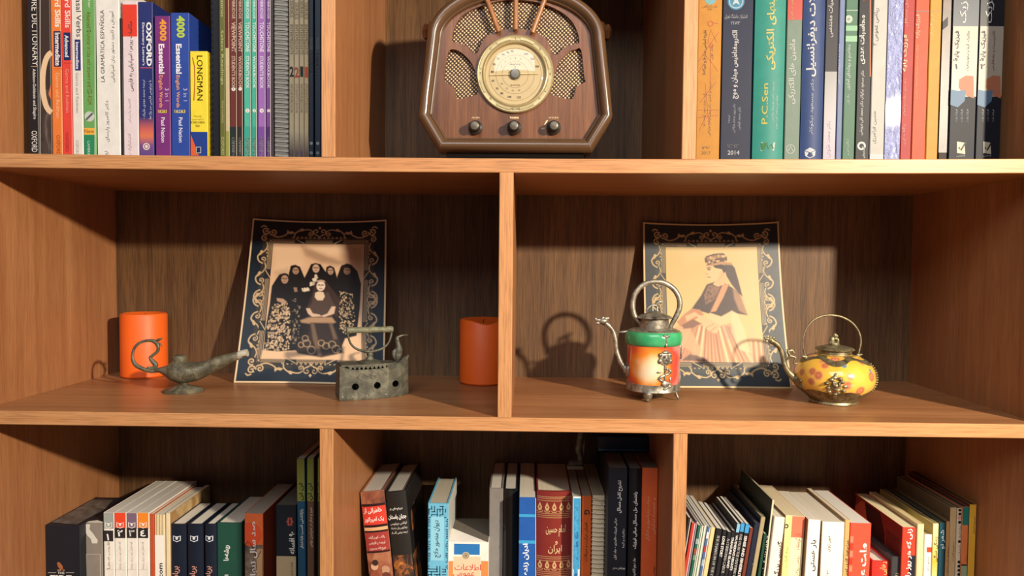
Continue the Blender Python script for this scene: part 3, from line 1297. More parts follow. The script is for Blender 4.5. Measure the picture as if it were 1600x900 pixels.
P.poly(g([(215, 330), (520, 330), (560, 700), (520, 800), (240, 810), (200, 500)]), '1E1714', 1, 3)
P.poly(g([(230, 197), (200, 205), (187, 260), (180, 330), (205, 420), (205, 800), (270, 800), (300, 440), (292, 290), (262, 212)]), DK, 1, 2)
P.poly(g([(463, 200), (438, 212), (428, 270), (430, 400), (510, 420), (512, 300), (490, 215)]), DK, 1, 2)
P.poly(g([(365, 183), (335, 192), (305, 260), (270, 330), (262, 520), (340, 520), (350, 330), (440, 330), (435, 250), (400, 192)]), DK, 1, 2)
P.poly(g([(575, 185), (535, 205), (508, 280), (500, 400), (520, 690), (560, 710), (630, 690), (655, 500), (668, 330), (645, 240), (605, 195)]), DK, 1, 2)
P.poly(g([(160, 257), (125, 268), (98, 310), (75, 352), (62, 480), (35, 660), (26, 800), (120, 808), (215, 800), (218, 560), (220, 400), (200, 310), (182, 265)]), DK, 1, 2)
for cx, cy, rx, ry, c in ((160, 303, 23, 30, 'B08A70'), (233, 241, 21, 25, 'A8826A'), (368, 223, 23, 30, 'C4A288'), (465, 241, 19, 25, 'B4907A'), (576, 238, 23, 27, '86664F')):
    e = g([(cx + rx * math.cos(2 * PI * i / 16), cy + ry * math.sin(2 * PI * i / 16)) for i in range(16)])
    P.poly(e, c, 1, 2)
    for dx in (-9, 9):
        P.ell(g([(cx + dx, cy - 6)])[0], (0.009, 0.005), '3A2A22', 0.8, 1.5)
    P.stroke(g([(cx - 6, cy + 14), (cx + 6, cy + 14)]), 0.006, '5A3A30', 0.7, 1.5)
    P.stroke(g([(cx, cy - 3), (cx + 1, cy + 6)]), 0.005, '7A5A46', 0.6, 1.5)
P.poly(g([(540, 195), (605, 200), (606, 222), (545, 216)]), '2A201C', 0.8, 2)
P.speckle(g([(85, 480), (190, 470), (205, 800), (32, 800), (45, 650)]), 420, 0.0060, 'D0B08A', rnd)
P.speckle(g([(215, 420), (262, 430), (255, 760), (212, 760)]), 80, 0.0055, '9A8468', rnd)
P.speckle(g([(525, 385), (615, 400), (622, 600), (560, 690), (515, 640)]), 210, 0.0052, 'BFA27C', rnd)
P.speckle(g([(370, 270), (385, 310), (345, 352), (325, 340)]), 60, 0.009, 'E0CCB0', rnd)
P.speckle(g([(275, 365), (322, 362), (322, 382), (275, 385)]), 30, 0.007, 'E0CCB0', rnd)
P.poly(g([(108, 435), (150, 440), (175, 462), (160, 478), (110, 455)]), 'B89478', 0.9, 2)
P.poly(g([(218, 360), (240, 358), (244, 388), (225, 392)]), '9A7A62', 0.9, 2)
# seated figure
P.poly(g([(400, 298), (362, 318), (342, 400), (300, 520), (330, 540), (470, 540), (505, 570), (528, 440), (475, 370), (432, 312)]), '3A2820', 1, 2)
P.poly(g([(352, 395), (450, 392), (468, 440), (495, 490), (470, 560), (320, 560), (305, 512), (340, 470)]), '4E3C32', 1, 2)
P.ell(g([(399, 347)])[0], (0.031, 0.037), 'E6CCB2', 1, 2)
P.poly(g([(372, 318), (430, 318), (424, 308), (398, 302), (378, 308)]), 'B8A088', 1, 1.5)
for dx in (-11, 11):
    P.ell(g([(399 + dx, 340)])[0], (0.011, 0.005), '3A2A22', 0.9, 1.5)
P.stroke(g([(391, 366), (407, 366)]), 0.007, '8A4A3A', 0.9, 1.5)
P.stroke(g([(399, 345), (400, 355)]), 0.006, 'B8947A', 0.8, 1.5)
P.poly(g([(362, 395), (385, 385), (415, 390), (425, 420), (410, 448), (375, 448), (358, 425)]), 'DCC0A0', 1, 2)
P.poly(g([(300, 505), (325, 505), (345, 540), (390, 548), (400, 560), (340, 565), (312, 540)]), 'D0AE90', 1, 2)
P.poly(g([(470, 490), (495, 490), (485, 540), (420, 565), (395, 558), (440, 540)]), 'D0AE90', 1, 2)
P.poly(g([(262, 590), (320, 568), (470, 565), (495, 600), (440, 622), (330, 612), (270, 605)]), 'A88462', 1, 4)
P.poly(g([(330, 605), (470, 605), (510, 700), (545, 810), (400, 845), (245, 820), (250, 740), (310, 700)]), '33261F', 1, 4)
P.poly(g([(330, 610), (352, 610), (402, 830), (380, 835), (345, 720)]), '8A6E54', 0.55, 4)
P.poly(g([(450, 605), (470, 605), (505, 715), (480, 720)]), '8A6E54', 0.5, 4)
for cx, cy, r in ((295, 715, 20), (305, 750, 24), (335, 795, 26), (268, 760, 18), (400, 745, 20), (430, 765, 22), (470, 755, 24), (495, 785, 26), (520, 800, 18)):
    P.stroke(g([(cx + r * math.cos(a), cy + r * math.sin(a)) for a in [2 * PI * i / 14 for i in range(15)]]), 0.007, 'B0926E', 0.65, 1.5)
imgL = P.img

card('dark portrait card of veiled women round a seated one, leaning behind the metal iron',
     (on_z(365, 598, 0.0006), on_z(600, 602.5, 0.0006), at(395, 341, 0.318), at(604, 343, 0.308)), imgL, 0.006, 0.004, 'D9BE98')

# ---- right card: a seated woman in profile
P = Print(NX, NY, '222F34')
x0, x1, y0, y1 = border(P, 'BFA678', '42443C', 'D0B88A')
cz = lambda x, y: (900 + x / 2.811, 330 + y / 2.811)
fq = homography([cz(405, 152), cz(780, 150), cz(808, 662), cz(432, 664)], [(x0, y0), (x1, y0), (x1, y1), (x0, y1)])
g = lambda pts: [fq((1050 + x / 4.2857, 370 + y / 4.2857)) for x, y in pts]
rnd = random.Random(4)
P.poly([(x0, y0), (x1, y0), (x1, y1), (x0, y1)], 'C8B27C')
P.poly(g([(60, 60), (540, 60), (560, 400), (480, 500), (330, 90), (100, 200)]), 'D0B688', 0.6, 14)
P.poly(g([(-30, 620), (70, 600), (80, 840), (-30, 840)]), 'C09A70', 0.5, 10)
# skirt, chair
P.poly(g([(30, 640), (80, 590), (160, 560), (240, 600), (330, 600), (420, 560), (500, 700), (520, 838), (40, 838)]), 'D0A078', 1, 3)
for x in range(60, 520, 24):
    P.stroke(g([(160 + (x - 60) * 0.55, 610), (x + 20, 835)]), 0.010 + 0.006 * rnd.random(), ('8C5E48', 'A8785C', 'F0CCA0')[rnd.randrange(3)], 0.65, 2)
P.poly(g([(60, 780), (150, 700), (200, 740), (190, 838), (60, 838)]), 'B88A6A', 0.6, 4)
P.poly(g([(90, 830), (140, 790), (220, 810), (250, 838)]), '5A4438', 0.8, 3)
P.poly(g([(150, 640), (210, 760), (190, 800), (60, 720), (70, 660)]), 'C8A47E', 0.8, 3)
P.poly(g([(500, 600), (520, 600), (600, 836), (500, 836)]), 'D8AE84', 0.8, 3)
for q in (515, 545, 572):
    P.poly(g([(q, 700), (q + 14, 700), (q + 22, 836), (q + 4, 836)]), '9A6A52', 0.7, 2)
# scarf and bodice
P.poly(g([(345, 165), (385, 170), (412, 205), (435, 290), (462, 405), (440, 385), (392, 318), (362, 262), (350, 215)]), '4E3A32', 1, 2)
P.poly(g([(240, 322), (285, 305), (345, 308), (400, 345), (440, 380), (470, 470), (490, 530), (430, 520), (330, 545), (258, 522), (150, 488), (205, 400)]), '50382E', 1, 2.5)
P.poly(g([(400, 345), (455, 400), (490, 530), (440, 500), (410, 420)]), 'B08A68', 0.8, 4)
P.poly(g([(250, 330), (330, 312), (300, 420), (235, 460), (225, 400)]), 'A07A5C', 0.7, 3)
P.speckle(g([(250, 330), (340, 315), (290, 450), (235, 450)]), 60, 0.008, '4A342C', rnd, 0.7)
P.poly(g([(338, 318), (378, 322), (345, 410), (300, 505), (262, 512), (300, 420)]), 'C4946C', 1, 2)
P.stroke(g([(378, 322), (345, 410), (300, 505)]), 0.006, '7A5644', 0.8, 1.5)
P.stroke(g([(338, 318), (300, 420), (262, 512)]), 0.006, '7A5644', 0.8, 1.5)
P.stroke(g([(285, 318), (310, 330), (340, 318)]), 0.012, 'E0BC90', 0.9, 1.5)
# sleeves and hands
P.poly(g([(150, 488), (200, 495), (225, 530), (150, 575), (85, 612), (58, 580), (100, 530)]), 'B4845E', 1, 2)
P.poly(g([(110, 540), (170, 510), (190, 530), (120, 575)]), 'DDB288', 0.8, 3)
P.poly(g([(90, 600), (160, 560), (210, 590), (150, 620), (100, 625)]), '6A4A3A', 0.8, 3)
P.poly(g([(175, 530), (215, 535), (330, 600), (300, 655), (255, 640), (215, 590)]), 'D0AC84', 1, 2)
P.stroke(g([(262, 640), (300, 610)]), 0.006, 'A87C5C', 0.8, 1.5)
P.stroke(g([(240, 615), (285, 590)]), 0.006, 'A87C5C', 0.7, 1.5)
P.poly(g([(260, 515), (330, 540), (395, 500), (420, 530), (400, 580), (330, 600), (250, 550)]), 'D2B48A', 1, 2.5)
P.poly(g([(395, 500), (430, 520), (470, 620), (505, 780), (440, 760), (390, 640)]), 'D4BC92', 0.95, 3)
P.poly(g([(340, 600), (400, 600), (420, 700), (350, 690)]), 'A89078', 0.5, 6)
# neck, face, hair, cap
P.poly(g([(300, 285), (350, 262), (370, 310), (310, 332), (282, 315)]), 'D4AC84', 1, 2)
P.poly(g([(235, 188), (275, 180), (330, 200), (358, 225), (350, 262), (325, 290), (290, 292), (272, 300), (256, 297), (249, 284), (250, 274), (243, 266), (246, 258), (231, 246), (240, 226), (233, 206)]), 'D6B58A', 1, 1.5)
P.poly(g([(322, 232), (352, 225), (350, 262), (325, 288), (300, 292), (318, 262)]), 'C89E78', 0.6, 4)
P.stroke(g([(240, 207), (262, 203)]), 0.008, '4A342A', 0.9, 1.5)
P.ell(g([(252, 217)])[0], (0.012, 0.006), '4A342A', 0.9, 1.5)
P.stroke(g([(246, 270), (262, 272)]), 0.007, '8A4A3A', 0.9, 1.5)
P.stroke(g([(234, 246), (246, 250)]), 0.006, 'A87A5C', 0.8, 1.5)
P.poly(g([(268, 182), (335, 178), (362, 200), (358, 232), (345, 242), (332, 215), (290, 205)]), '32241E', 1, 2)
P.poly(g([(222, 142), (232, 122), (280, 104), (338, 100), (360, 118), (364, 152), (330, 166), (236, 190), (228, 168)]), '5C4234', 1, 1.5)
P.poly(g([(235, 130), (300, 112), (350, 112), (352, 128), (290, 140), (238, 152)]), 'A8865E', 0.7, 2)
P.speckle(g([(230, 130), (355, 108), (360, 150), (234, 180)]), 40, 0.008, 'D8B684', rnd, 0.7)
P.poly(g([(232, 190), (330, 160), (392, 168), (400, 186), (330, 180), (240, 196)]), 'B48E64', 0.95, 1.5)
imgR = P.img ** 1.28
card('pale portrait card of a seated woman in profile, leaning behind the orange glass teapot',
     (on_z(1011, 606, 0.0006), on_z(1238, 607.5, 0.0006), at(1005, 347, 0.318), at(1217, 346, 0.318)), imgR, 0.003, 0.010, 'E4CC9A')
# ------------------------------------------------------------------ candles
M_CANDLE = NT('orange_wax')
M_CANDLE.b.inputs['Base Color'].default_value = (*lin('F0661A'), 1)
M_CANDLE.b.inputs['Roughness'].default_value = 0.5
M_CANDLE.b.inputs['Subsurface Weight'].default_value = 0.25
M_CANDLE.b.inputs['Subsurface Radius'].default_value = (0.012, 0.004, 0.001)
M_CANDLE.b.inputs['Subsurface Scale'].default_value = 1.0
M_CANDLE = M_CANDLE.m
for cx, cy, r, h, lab, dent in ((-0.6480, 0.2870, 0.0366, 0.1075, 'lit bright orange pillar candle at the left end of the middle shelf', 0),
                                (-0.0715, 0.2640, 0.0385, 0.1060, 'shaded orange pillar candle with a sagging rim, beside the middle divider', 1)):
    t = empty('pillar_candle', (cx, cy, 0.0003), lab, 'candle', 'orange pillar candles')
    bm = bmesh.new()
    seg = 48
    prof = [(0, 0), (r - 0.003, 0), (r, 0.003), (r, h - 0.004), (r - 0.0015, h - 0.001), (r - 0.004, h), (r - 0.008, h - 0.002), (r * 0.5, h - 0.006), (0, h - 0.007)]
    bm_lathe(bm, prof, seg)
    if dent:
        for v in bm.verts:
            if v.co.z > h * 0.5:
                a = math.atan2(v.co.y, v.co.x)
                v.co.z -= 0.007 * (v.co.z / h) ** 3 * math.exp(-((a + PI / 2 - 0.25) / 0.6) ** 2)
    bm_obj('wax_body', bm, M_CANDLE, t, smooth=True)
    bm = bmesh.new()
    bm_tube(bm, [(0, 0, h - 0.0075, 0.0008), (0.0005, 0, h - 0.003, 0.0008), (0.0015, 0.0005, h + 0.0005 - 0.002, 0.0007)], 8)
    bm_obj('wick', bm, plain('2A201C', 0.8), t)


def patina(name, a, b_, c, metal=0.55, rough=0.5, scale=70):
    s = NT(name)
    nz = s.noise(s.coord(), scale, 5, 0.65, 0.4)
    s.l(s.ramp(nz, [(0.3, lin(a)), (0.5, lin(b_)), (0.72, lin(c))]), s.b.inputs['Base Color'])
    s.b.inputs['Metallic'].default_value = metal
    s.b.inputs['Roughness'].default_value = rough
    s.bump(nz, 0.35, 0.001)
    return s.m


M_LAMP = patina('lamp_patina', '3C3A2E', '68624E', '938A70', 0.35, 0.5)
M_IRON = patina('iron_patina', '34332B', '545143', '777360', 0.35, 0.55)
M_SILVER = patina('tarnished_silver', '4E4A42', '938C7C', 'BFB8A4', 0.7, 0.42, 110)
M_SILVER2 = patina('dull_brass', '4E4630', '857A5A', 'ACA27E', 0.7, 0.45, 110)

# ------------------------------------------------------------------ oil lamp
LY = 0.150
lp = on_z(289, 611, 0)
lamp_t = empty('oil_lamp', (lp.x, LY, 0.0003), 'dark bronze oil lamp with a loop handle and long spout, before the left candle', 'oil lamp')


def L(px, py, y=0.0):
    p = at(px, py, LY + y)
    return (p.x - lp.x, y, p.z - 0.0003)


lk = mpp(LY)
z_ = lambda py: L(289, py)[2]
bm = bmesh.new()
bm_lathe(bm, [(0, 0.0), (0.030, 0.0), (0.0305, 0.002), (0.027, 0.0045), (0.016, 0.0075), (0.0085, 0.0105), (0.0065, z_(600)), (0.008, z_(594)), (0.004, z_(592))], 32, sy=0.8)
for v in bm.verts:
    if v.co.z < 0.006:
        v.co.z += 0.0014 * math.sin(v.co.x * 110) * (v.co.z / 0.006)
bm_obj('foot', bm, M_LAMP, lamp_t, smooth=True)
bm = bmesh.new()
body = [(243, 578, 2.5), (251, 578, 5), (262, 579, 10), (275, 580.5, 16), (288, 581, 17.5), (304, 579.5, 16.2), (322, 575, 12.5), (342, 566.5, 10.2), (362, 558.7, 7.6), (376, 554, 6.2), (386, 552, 5.4)]
bm_tube(bm, spline([(*L(x, y), r * lk) for x, y, r in body], 6), 24)
for v in bm.verts:                      # flat-topped hull, keel below
    x, y, z = v.co
    zm = z_(577)
    if x < L(330, 570)[0]:
        f = min(1, max(0, (L(330, 570)[0] - x) / 0.02))
        if z > zm:
            v.co.z = zm + (z - zm) * (1 - 0.12 * f)
        v.co.y *= 1 + 0.25 * f
bm_obj('body', bm, M_LAMP, lamp_t, smooth='all')
bm = bmesh.new()
bm_tube(bm, [(*L(371.5, 555.5), 6.6 * lk), (*L(380, 552.5), 6.2 * lk), (*L(386.5, 551), 6.0 * lk)], 14)
bm_obj('bright_tip', bm, plain('B8B09C', 0.45, metal=0.2, vary=0.2), lamp_t, smooth=True)
bm = bmesh.new()
zt = z_(571)
bm_lathe(bm, [(20 * lk, zt - 0.003), (17 * lk, zt + 0.002), (12 * lk, zt + 0.0045), (10 * lk, z_(564)), (11 * lk, z_(560)), (10.8 * lk, z_(557)), (8.5 * lk, z_(555)), (5 * lk, z_(556)), (0, z_(556))], 28)
bm.transform(Matrix.Translation((L(281, 570)[0], 0, 0)))
bm_obj('filler_cap', bm, M_LAMP, lamp_t, smooth=True)
for i, x in enumerate((266, 278, 290, 302)):          # cast ribs under the hull
    bm = bmesh.new()
    w = (1.0, 1.12, 1.15, 1.05)[i]
    bm_tube(bm, spline([(*L(x, 581, -0.017 * w), 0.0012), (*L(x + 3, 588, -0.014 * w), 0.0016), (*L(x + 2, 594 - abs(i - 2), -0.006 * w), 0.0010)], 4), 6)
    bm_obj('rib', bm, M_LAMP, lamp_t, smooth='all')
bm = bmesh.new()
hp = [(248, 579, 3.2), (236, 580, 3.0), (225, 577, 3.2), (213, 571, 3.4), (207.5, 562, 2.8), (207.5, 551, 2.2), (212, 541, 2.2), (221, 534.5, 2.3), (233, 532, 2.5), (242, 534, 3.2), (247, 541, 3.0), (246, 549, 2.4), (239, 555, 2.4), (235, 559, 2.6), (238, 564, 3.4), (243, 570, 4.2), (240, 575, 3.4), (230, 575, 2.2)]
bm_tube(bm, spline([(*L(x, y), r * lk) for x, y, r in hp], 5), 10, flat=0.8)
bm_obj('loop_handle', bm, M_LAMP, lamp_t, smooth='all')
bm = bmesh.new()
bm_tube(bm, spline([(*L(239, 535), 1.8 * lk), (*L(248, 531), 2.2 * lk), (*L(254, 528.5), 0.7 * lk)], 4), 8)
bm_tube(bm, spline([(*L(248, 536), 1.2 * lk), (*L(251, 538), 1.5 * lk), (*L(253, 542), 0.6 * lk)], 4), 8)
bm_obj('bird_head', bm, M_LAMP, lamp_t, smooth='all')

# ------------------------------------------------------------------ charcoal iron
ia = math.radians(22)
ip = on_z(531, 627, 0)
iron = empty('charcoal_iron', (ip.x, ip.y, 0.0003), 'old grey metal charcoal iron with three round holes and a bird latch', 'iron', None, (0, 0, ia))
foot = [(0, 0), (0.02, -0.0015), (0.045, -0.001), (0.07, 0.003), (0.09, 0.011), (0.103, 0.0205)]
foot2 = foot + [(x, 0.041 - y) for x, y in foot[-2::-1]]
topz = lambda x: 0.0435 + 0.0055 * max(0, 1 - x / 0.02) ** 1.5 + 0.0145 * max(0, (x - 0.055) / 0.048) ** 1.8
bm = bmesh.new()


def resample(poly_, n):
    out = []
    for (a, b_) in zip(poly_, poly_[1:] + poly_[:1]):
        for i in range(n):
            out.append((a[0] + (b_[0] - a[0]) * i / n, a[1] + (b_[1] - a[1]) * i / n))
    return out


fr_ = resample(foot2, 3)
c0 = (0.05, 0.0205)
sh = lambda p, f: (c0[0] + (p[0] - c0[0]) * f, c0[1] + (p[1] - c0[1]) * f)
lo = [bm.verts.new((*p, 0)) for p in fr_]
lo2 = [bm.verts.new((*sh(p, 1.015), 0.0025)) for p in fr_]
hi = [bm.verts.new((*sh(p, 1.0), topz(p[0]))) for p in fr_]
hin = [bm.verts.new((*sh(p, 0.93), topz(p[0]))) for p in fr_]
bot = [bm.verts.new((*sh(p, 0.93), 0.006)) for p in fr_]
n = len(fr_)
for A_, B_ in ((lo, lo2), (lo2, hi), (hi, hin), (hin, bot)):
    for i in range(n):
        j = (i + 1) % n
        bm.faces.new((A_[i], A_[j], B_[j], B_[i]))
bm.faces.new(lo[::-1])
bm.faces.new(bot)
hull = bm_obj('hull', bm, M_IRON, iron)
cut = bmesh.new()
holes = []
for px, py in ((551.5, 607), (586, 604), (617, 601)):
    # where the sight line meets the front wall
    u = {551.5: 0.0215, 586: 0.053, 617: 0.081}[px]
    yy = np.interp(u, [p[0] for p in foot], [p[1] for p in foot])
    holes.append((u, yy))
    m = Matrix.Translation((u, yy, 0.0195)) @ Matrix.Rotation(PI / 2, 4, 'X')
    bmesh.ops.create_cone(cut, cap_ends=True, segments=20, radius1=0.0048, radius2=0.0048, depth=0.012, matrix=m)
cme = bpy.data.meshes.new('c')
cut.to_mesh(cme)
cut.free()
co_ = bpy.data.objects.new('c', cme)
COL.objects.link(co_)
co_.matrix_world = Matrix.Translation((ip.x, ip.y, 0.0003)) @ Matrix.Rotation(ia, 4, 'Z')
md = hull.modifiers.new('b', 'BOOLEAN')
md.object = co_
md.operation = 'DIFFERENCE'
md.solver = 'EXACT'
bpy.context.view_layer.update()
dg = bpy.context.evaluated_depsgraph_get()
dg.update()
nm = bpy.data.meshes.new_from_object(hull.evaluated_get(dg))
hull.modifiers.clear()
if len(nm.vertices) > 20:
    hull.data = nm
    nm.name = 'hull'
bpy.data.objects.remove(co_)
for u, yy in holes:
    bm = bmesh.new()
    bm_tube(bm, [(u + 0.0054 * math.cos(a), yy - 0.0002, 0.0195 + 0.0054 * math.sin(a), 0.0006) for a in [2 * PI * i / 20 for i in range(20)]], 6, closed=True)
    bm_obj('hole_rim', bm, M_IRON, iron, smooth='all')
for u in (0.004, 0.018, 0.038, 0.066):
    yy = np.interp(u, [p[0] for p in foot], [p[1] for p in foot])
    bm = bmesh.new()
    bm_ball(bm, (u, yy - 0.0004, 0.0055), 0.0011, sub=1)
    bm_obj('rivet', bm, plain('B0AE9E', 0.5, metal=0.3), iron, smooth='all')
bm = bmesh.new()                                   # engraved tendrils, standing slightly proud
for s0, zz in ((0.030, 0.032), (0.048, 0.033), (0.066, 0.034)):
    pts = [(s0 + q[0] * 0.3, 0, zz + q[1] * 0.3) for q in spiral(0, 0, 0.022, 0.5, 1.2, 1 if s0 < 0.05 else -1)]
    bm_tube(bm, [(x, float(np.interp(x, [p[0] for p in foot], [p[1] for p in foot])) - 0.0001, z, 0.00035) for x, _, z in pts], 4)
bm_obj('engraving', bm, M_IRON, iron)['kind'] = 'stuff'
lidp = [sh(p, 0.95) for p in fr_ if p[0] < 0.085]
bm = bmesh.new()
lz = 0.0485
bm.faces.new([bm.verts.new((*p, lz + 0.0022)) for p in lidp])
ex = bmesh.ops.extrude_face_region(bm, geom=bm.faces[:])
bmesh.ops.translate(bm, vec=(0, 0, -0.0022), verts=[v for v in ex['geom'] if isinstance(v, bmesh.types.BMVert)])
lid = bm_obj('lid', bm, M_IRON, iron)
bm = bmesh.new()
front = [(x, float(np.interp(x, [p[0] for p in foot], [p[1] for p in foot])) + 0.0012) for x in np.linspace(0.012, 0.080, 12)]
for i in range(0, 11):
    (xa, ya), (xb, yb) = front[i], front[i + 1]
    xm, ym = (xa + xb) / 2, (ya + yb) / 2
    f = [bm.verts.new((xa, ya, lz + 0.001)), bm.verts.new((xb, yb, lz + 0.001)), bm.verts.new((xb, yb, lz - 0.0005)), bm.verts.new((xm, ym, lz - 0.006)), bm.verts.new((xa, ya, lz - 0.0005))]
    g_ = [bm.verts.new(v.co + Vector((0, 0.0008, 0))) for v in f]
    bm.faces.new(f)
    bm.faces.new(g_[::-1])
    for q in range(5):
        bm.faces.new((f[q], g_[q], g_[(q + 1) % 5], f[(q + 1) % 5]))
bm_obj('scalloped_fringe', bm, M_IRON, lid)['kind'] = 'stuff'
bm = bmesh.new()
hx, hy = 0.046, 0.0205
bm_lathe(bm, [(0, lz + 0.002), (0.017, lz + 0.002), (0.0175, lz + 0.004), (0.013, lz + 0.0052), (0.006, lz + 0.007), (0.004, lz + 0.011), (0.0052, lz + 0.014), (0.0045, lz + 0.017), (0, lz + 0.0185)], 24, c=(hx, hy))
bm_obj('handle_post', bm, M_IRON, iron, smooth=True)
bm = bmesh.new()
zb_, zt_ = lz + 0.0185, lz + 0.050
pts = [(hx - 0.032, hy, zt_ + 0.002, 0.0017), (hx - 0.0315, hy, zt_ - 0.008, 0.0016), (hx - 0.027, hy, zb_ + 0.011, 0.0016), (hx - 0.017, hy, zb_ + 0.003, 0.0018), (hx, hy, zb_ - 0.0005, 0.0022), (hx + 0.017, hy, zb_ + 0.003, 0.0018), (hx + 0.027, hy, zb_ + 0.011, 0.0016), (hx + 0.0315, hy, zt_ - 0.008, 0.0016), (hx + 0.032, hy, zt_ + 0.002, 0.0017)]
bm_tube(bm, spline(pts, 6), 10)
bm_obj('handle_bow', bm, M_IRON, iron, smooth='all')
bm = bmesh.new()
gp = [(-0.034, 0.0046), (-0.030, 0.0050), (-0.02, 0.0044), (-0.004, 0.0046), (0.0, 0.0056), (0.004, 0.0046), (0.02, 0.0044), (0.030, 0.0050), (0.034, 0.0044)]
bm_tube(bm, spline([(hx + x, hy, zt_, r) for x, r in gp], 4), 14)
bm_obj('handle_grip', bm, patina('grip_wood', '4A4A38', '6E6C52', '8E8A6C', 0.05, 0.6, 60), iron, smooth='all')
bm = bmesh.new()                                   # the bird on the latch
bx, by, bz = 0.0905, 0.0205, 0.0505
bm_tube(bm, spline([(bx - 0.012, by, bz - 0.003, 0.0022), (bx, by, bz - 0.002, 0.003), (bx + 0.010, by, bz + 0.003, 0.0022), (bx + 0.0125, by, bz + 0.009, 0.002)], 4), 8)
bm_tube(bm, spline([(bx - 0.004, by, bz - 0.001, 0.003), (bx - 0.003, by, bz + 0.008, 0.0052), (bx - 0.0015, by, bz + 0.016, 0.0060), (bx - 0.002, by, bz + 0.023, 0.0042), (bx - 0.0035, by, bz + 0.029, 0.0034), (bx - 0.004, by, bz + 0.034, 0.0030), (bx - 0.003, by, bz + 0.038, 0.0012)], 5), 10)
bm_tube(bm, spline([(bx - 0.004, by, bz + 0.036, 0.0020), (bx + 0.004, by, bz + 0.0385, 0.0013), (bx + 0.013, by, bz + 0.039, 0.0007)], 4), 8)
bm_tube(bm, spline([(bx - 0.004, by, bz + 0.018, 0.0028), (bx - 0.009, by, bz + 0.014, 0.0030), (bx - 0.009, by, bz + 0.007, 0.0022), (bx - 0.005, by, bz + 0.001, 0.0018)], 4), 8)
fused('bird_latch', bm, 0.0007, M_IRON, iron, 1)

# ------------------------------------------------------------------ orange glass teapot
ty = 0.148
tc_ = at(1021, 560, ty)
pot = empty('teapot', (tc_.x, ty, 0.0003), 'cylindrical orange and white glass teapot with green ring and thick loop handle', 'teapot', 'small metal-mounted teapots')


def zz(py, y=0.125):
    return at(1021, py, y).z - 0.0003


def pl(px, py, y=0.0):
    p = at(px, py, ty + y)
    return (p.x - tc_.x, y, p.z - 0.0003)


pk = mpp(ty)
s = NT('marbled_glass')
co = s.coord((1, 1, 1))
warp = s.n('ShaderNodeTexNoise')
warp.inputs['Scale'].default_value = 22
warp.inputs['Detail'].default_value = 2
s.l(co, warp.inputs['Vector'])
va = s.n('ShaderNodeVectorMath', operation='MULTIPLY_ADD')
s.l(warp.outputs['Color'], va.inputs[0])
va.inputs[1].default_value = (0.045, 0.02, 0.04)
s.l(co, va.inputs[2])
ds = s.n('ShaderNodeVectorMath', operation='DISTANCE')
s.l(va.outputs[0], ds.inputs[0])
ds.inputs[1].default_value = (0.009, -0.028, 0.068)
s.l(s.ramp(s.mapr(ds.outputs['Value'], 0, 0.085), [(0.0, lin('F2E2C8')), (0.20, lin('F0D2A4')), (0.31, lin('EE9236')), (0.40, lin('DE5A2A')), (0.50, lin('C44A42')), (0.62, lin('D88A7C')), (0.72, lin('B4565C')), (0.85, lin('E0722E')), (1.0, lin('B0606A'))]), s.b.inputs['Base Color'])
s.b.inputs['Roughness'].default_value = 0.14
s.b.inputs['Coat Weight'].default_value = 0.4
s.b.inputs['Subsurface Weight'].default_value = 0.15
s.b.inputs['Subsurface Radius'].default_value = (0.01, 0.005, 0.004)
M_GLASS = s.m
R1 = 40.5 * pk
bm = bmesh.new()
zg0, zg1 = zz(601), zz(536)
bm_lathe(bm, [(R1 * 0.96, zg0 - 0.001), (R1, zg0 + 0.001), (R1, zg1 + 0.002), (R1 * 0.9, zg1 + 0.003)], 56)
bm_obj('glass_body', bm, M_GLASS, pot, smooth=True)
bm = bmesh.new()
bm_lathe(bm, [(0, zz(613)), (R1 * 0.92, zz(613)), (R1 * 1.03, zz(612)), (R1 * 1.045, zz(611)), (R1 * 1.03, zz(609.5)), (R1 * 1.025, zg0 + 0.0005), (R1 * 1.0, zg0 + 0.001)], 56)
bm_obj('bottom_band', bm, M_SILVER, pot, smooth=True)
bm = bmesh.new()
zr = (zz(541) + zz(519)) / 2
hr = (zz(519) - zz(541)) / 2
bm_lathe(bm, [(R1 * 0.98 + R1 * 0.115 * math.cos(t), zr + hr * math.sin(t)) for t in [-PI / 2 + PI * i / 12 for i in range(13)]] + [(R1 * 0.9, zr + hr), (R1 * 0.9, zr - hr), (R1 * 0.98, zr - hr)], 56)
s = NT('green_jade')
nz = s.noise(s.coord(), 50, 3, 0.5)
s.l(s.ramp(nz, [(0.3, lin('2A8A56')), (0.7, lin('46A870'))]), s.b.inputs['Base Color'])
s.b.inputs['Roughness'].default_value = 0.22
s.b.inputs['Coat Weight'].default_value = 0.3
bm_obj('green_ring', bm, s.m, pot, smooth=True)
bm = bmesh.new()
zp = zr + hr
rn = 22.5 * pk
bm_lathe(bm, [(R1 * 0.98, zp - 0.001), (R1 * 0.985, zp + 0.0008), (R1 * 0.85, zp + 0.003), (rn * 1.1, zp + 0.004), (rn, zp + 0.005), (rn, zz(500)), (rn * 0.9, zz(500) + 0.0005), (0, zz(500))], 48)
bm_obj('shoulder_plate', bm, M_SILVER, pot, smooth=True)
bm = bmesh.new()
zl = zz(499)
bm_lathe(bm, [(0, zl), (27.5 * pk, zl), (28 * pk, zl + 0.001), (26 * pk, zl + 0.003), (18 * pk, zl + 0.0060), (8 * pk, zl + 0.0088), (0, zl + 0.0095)], 44)
lid1 = bm_obj('lid', bm, M_SILVER, pot, smooth=True)


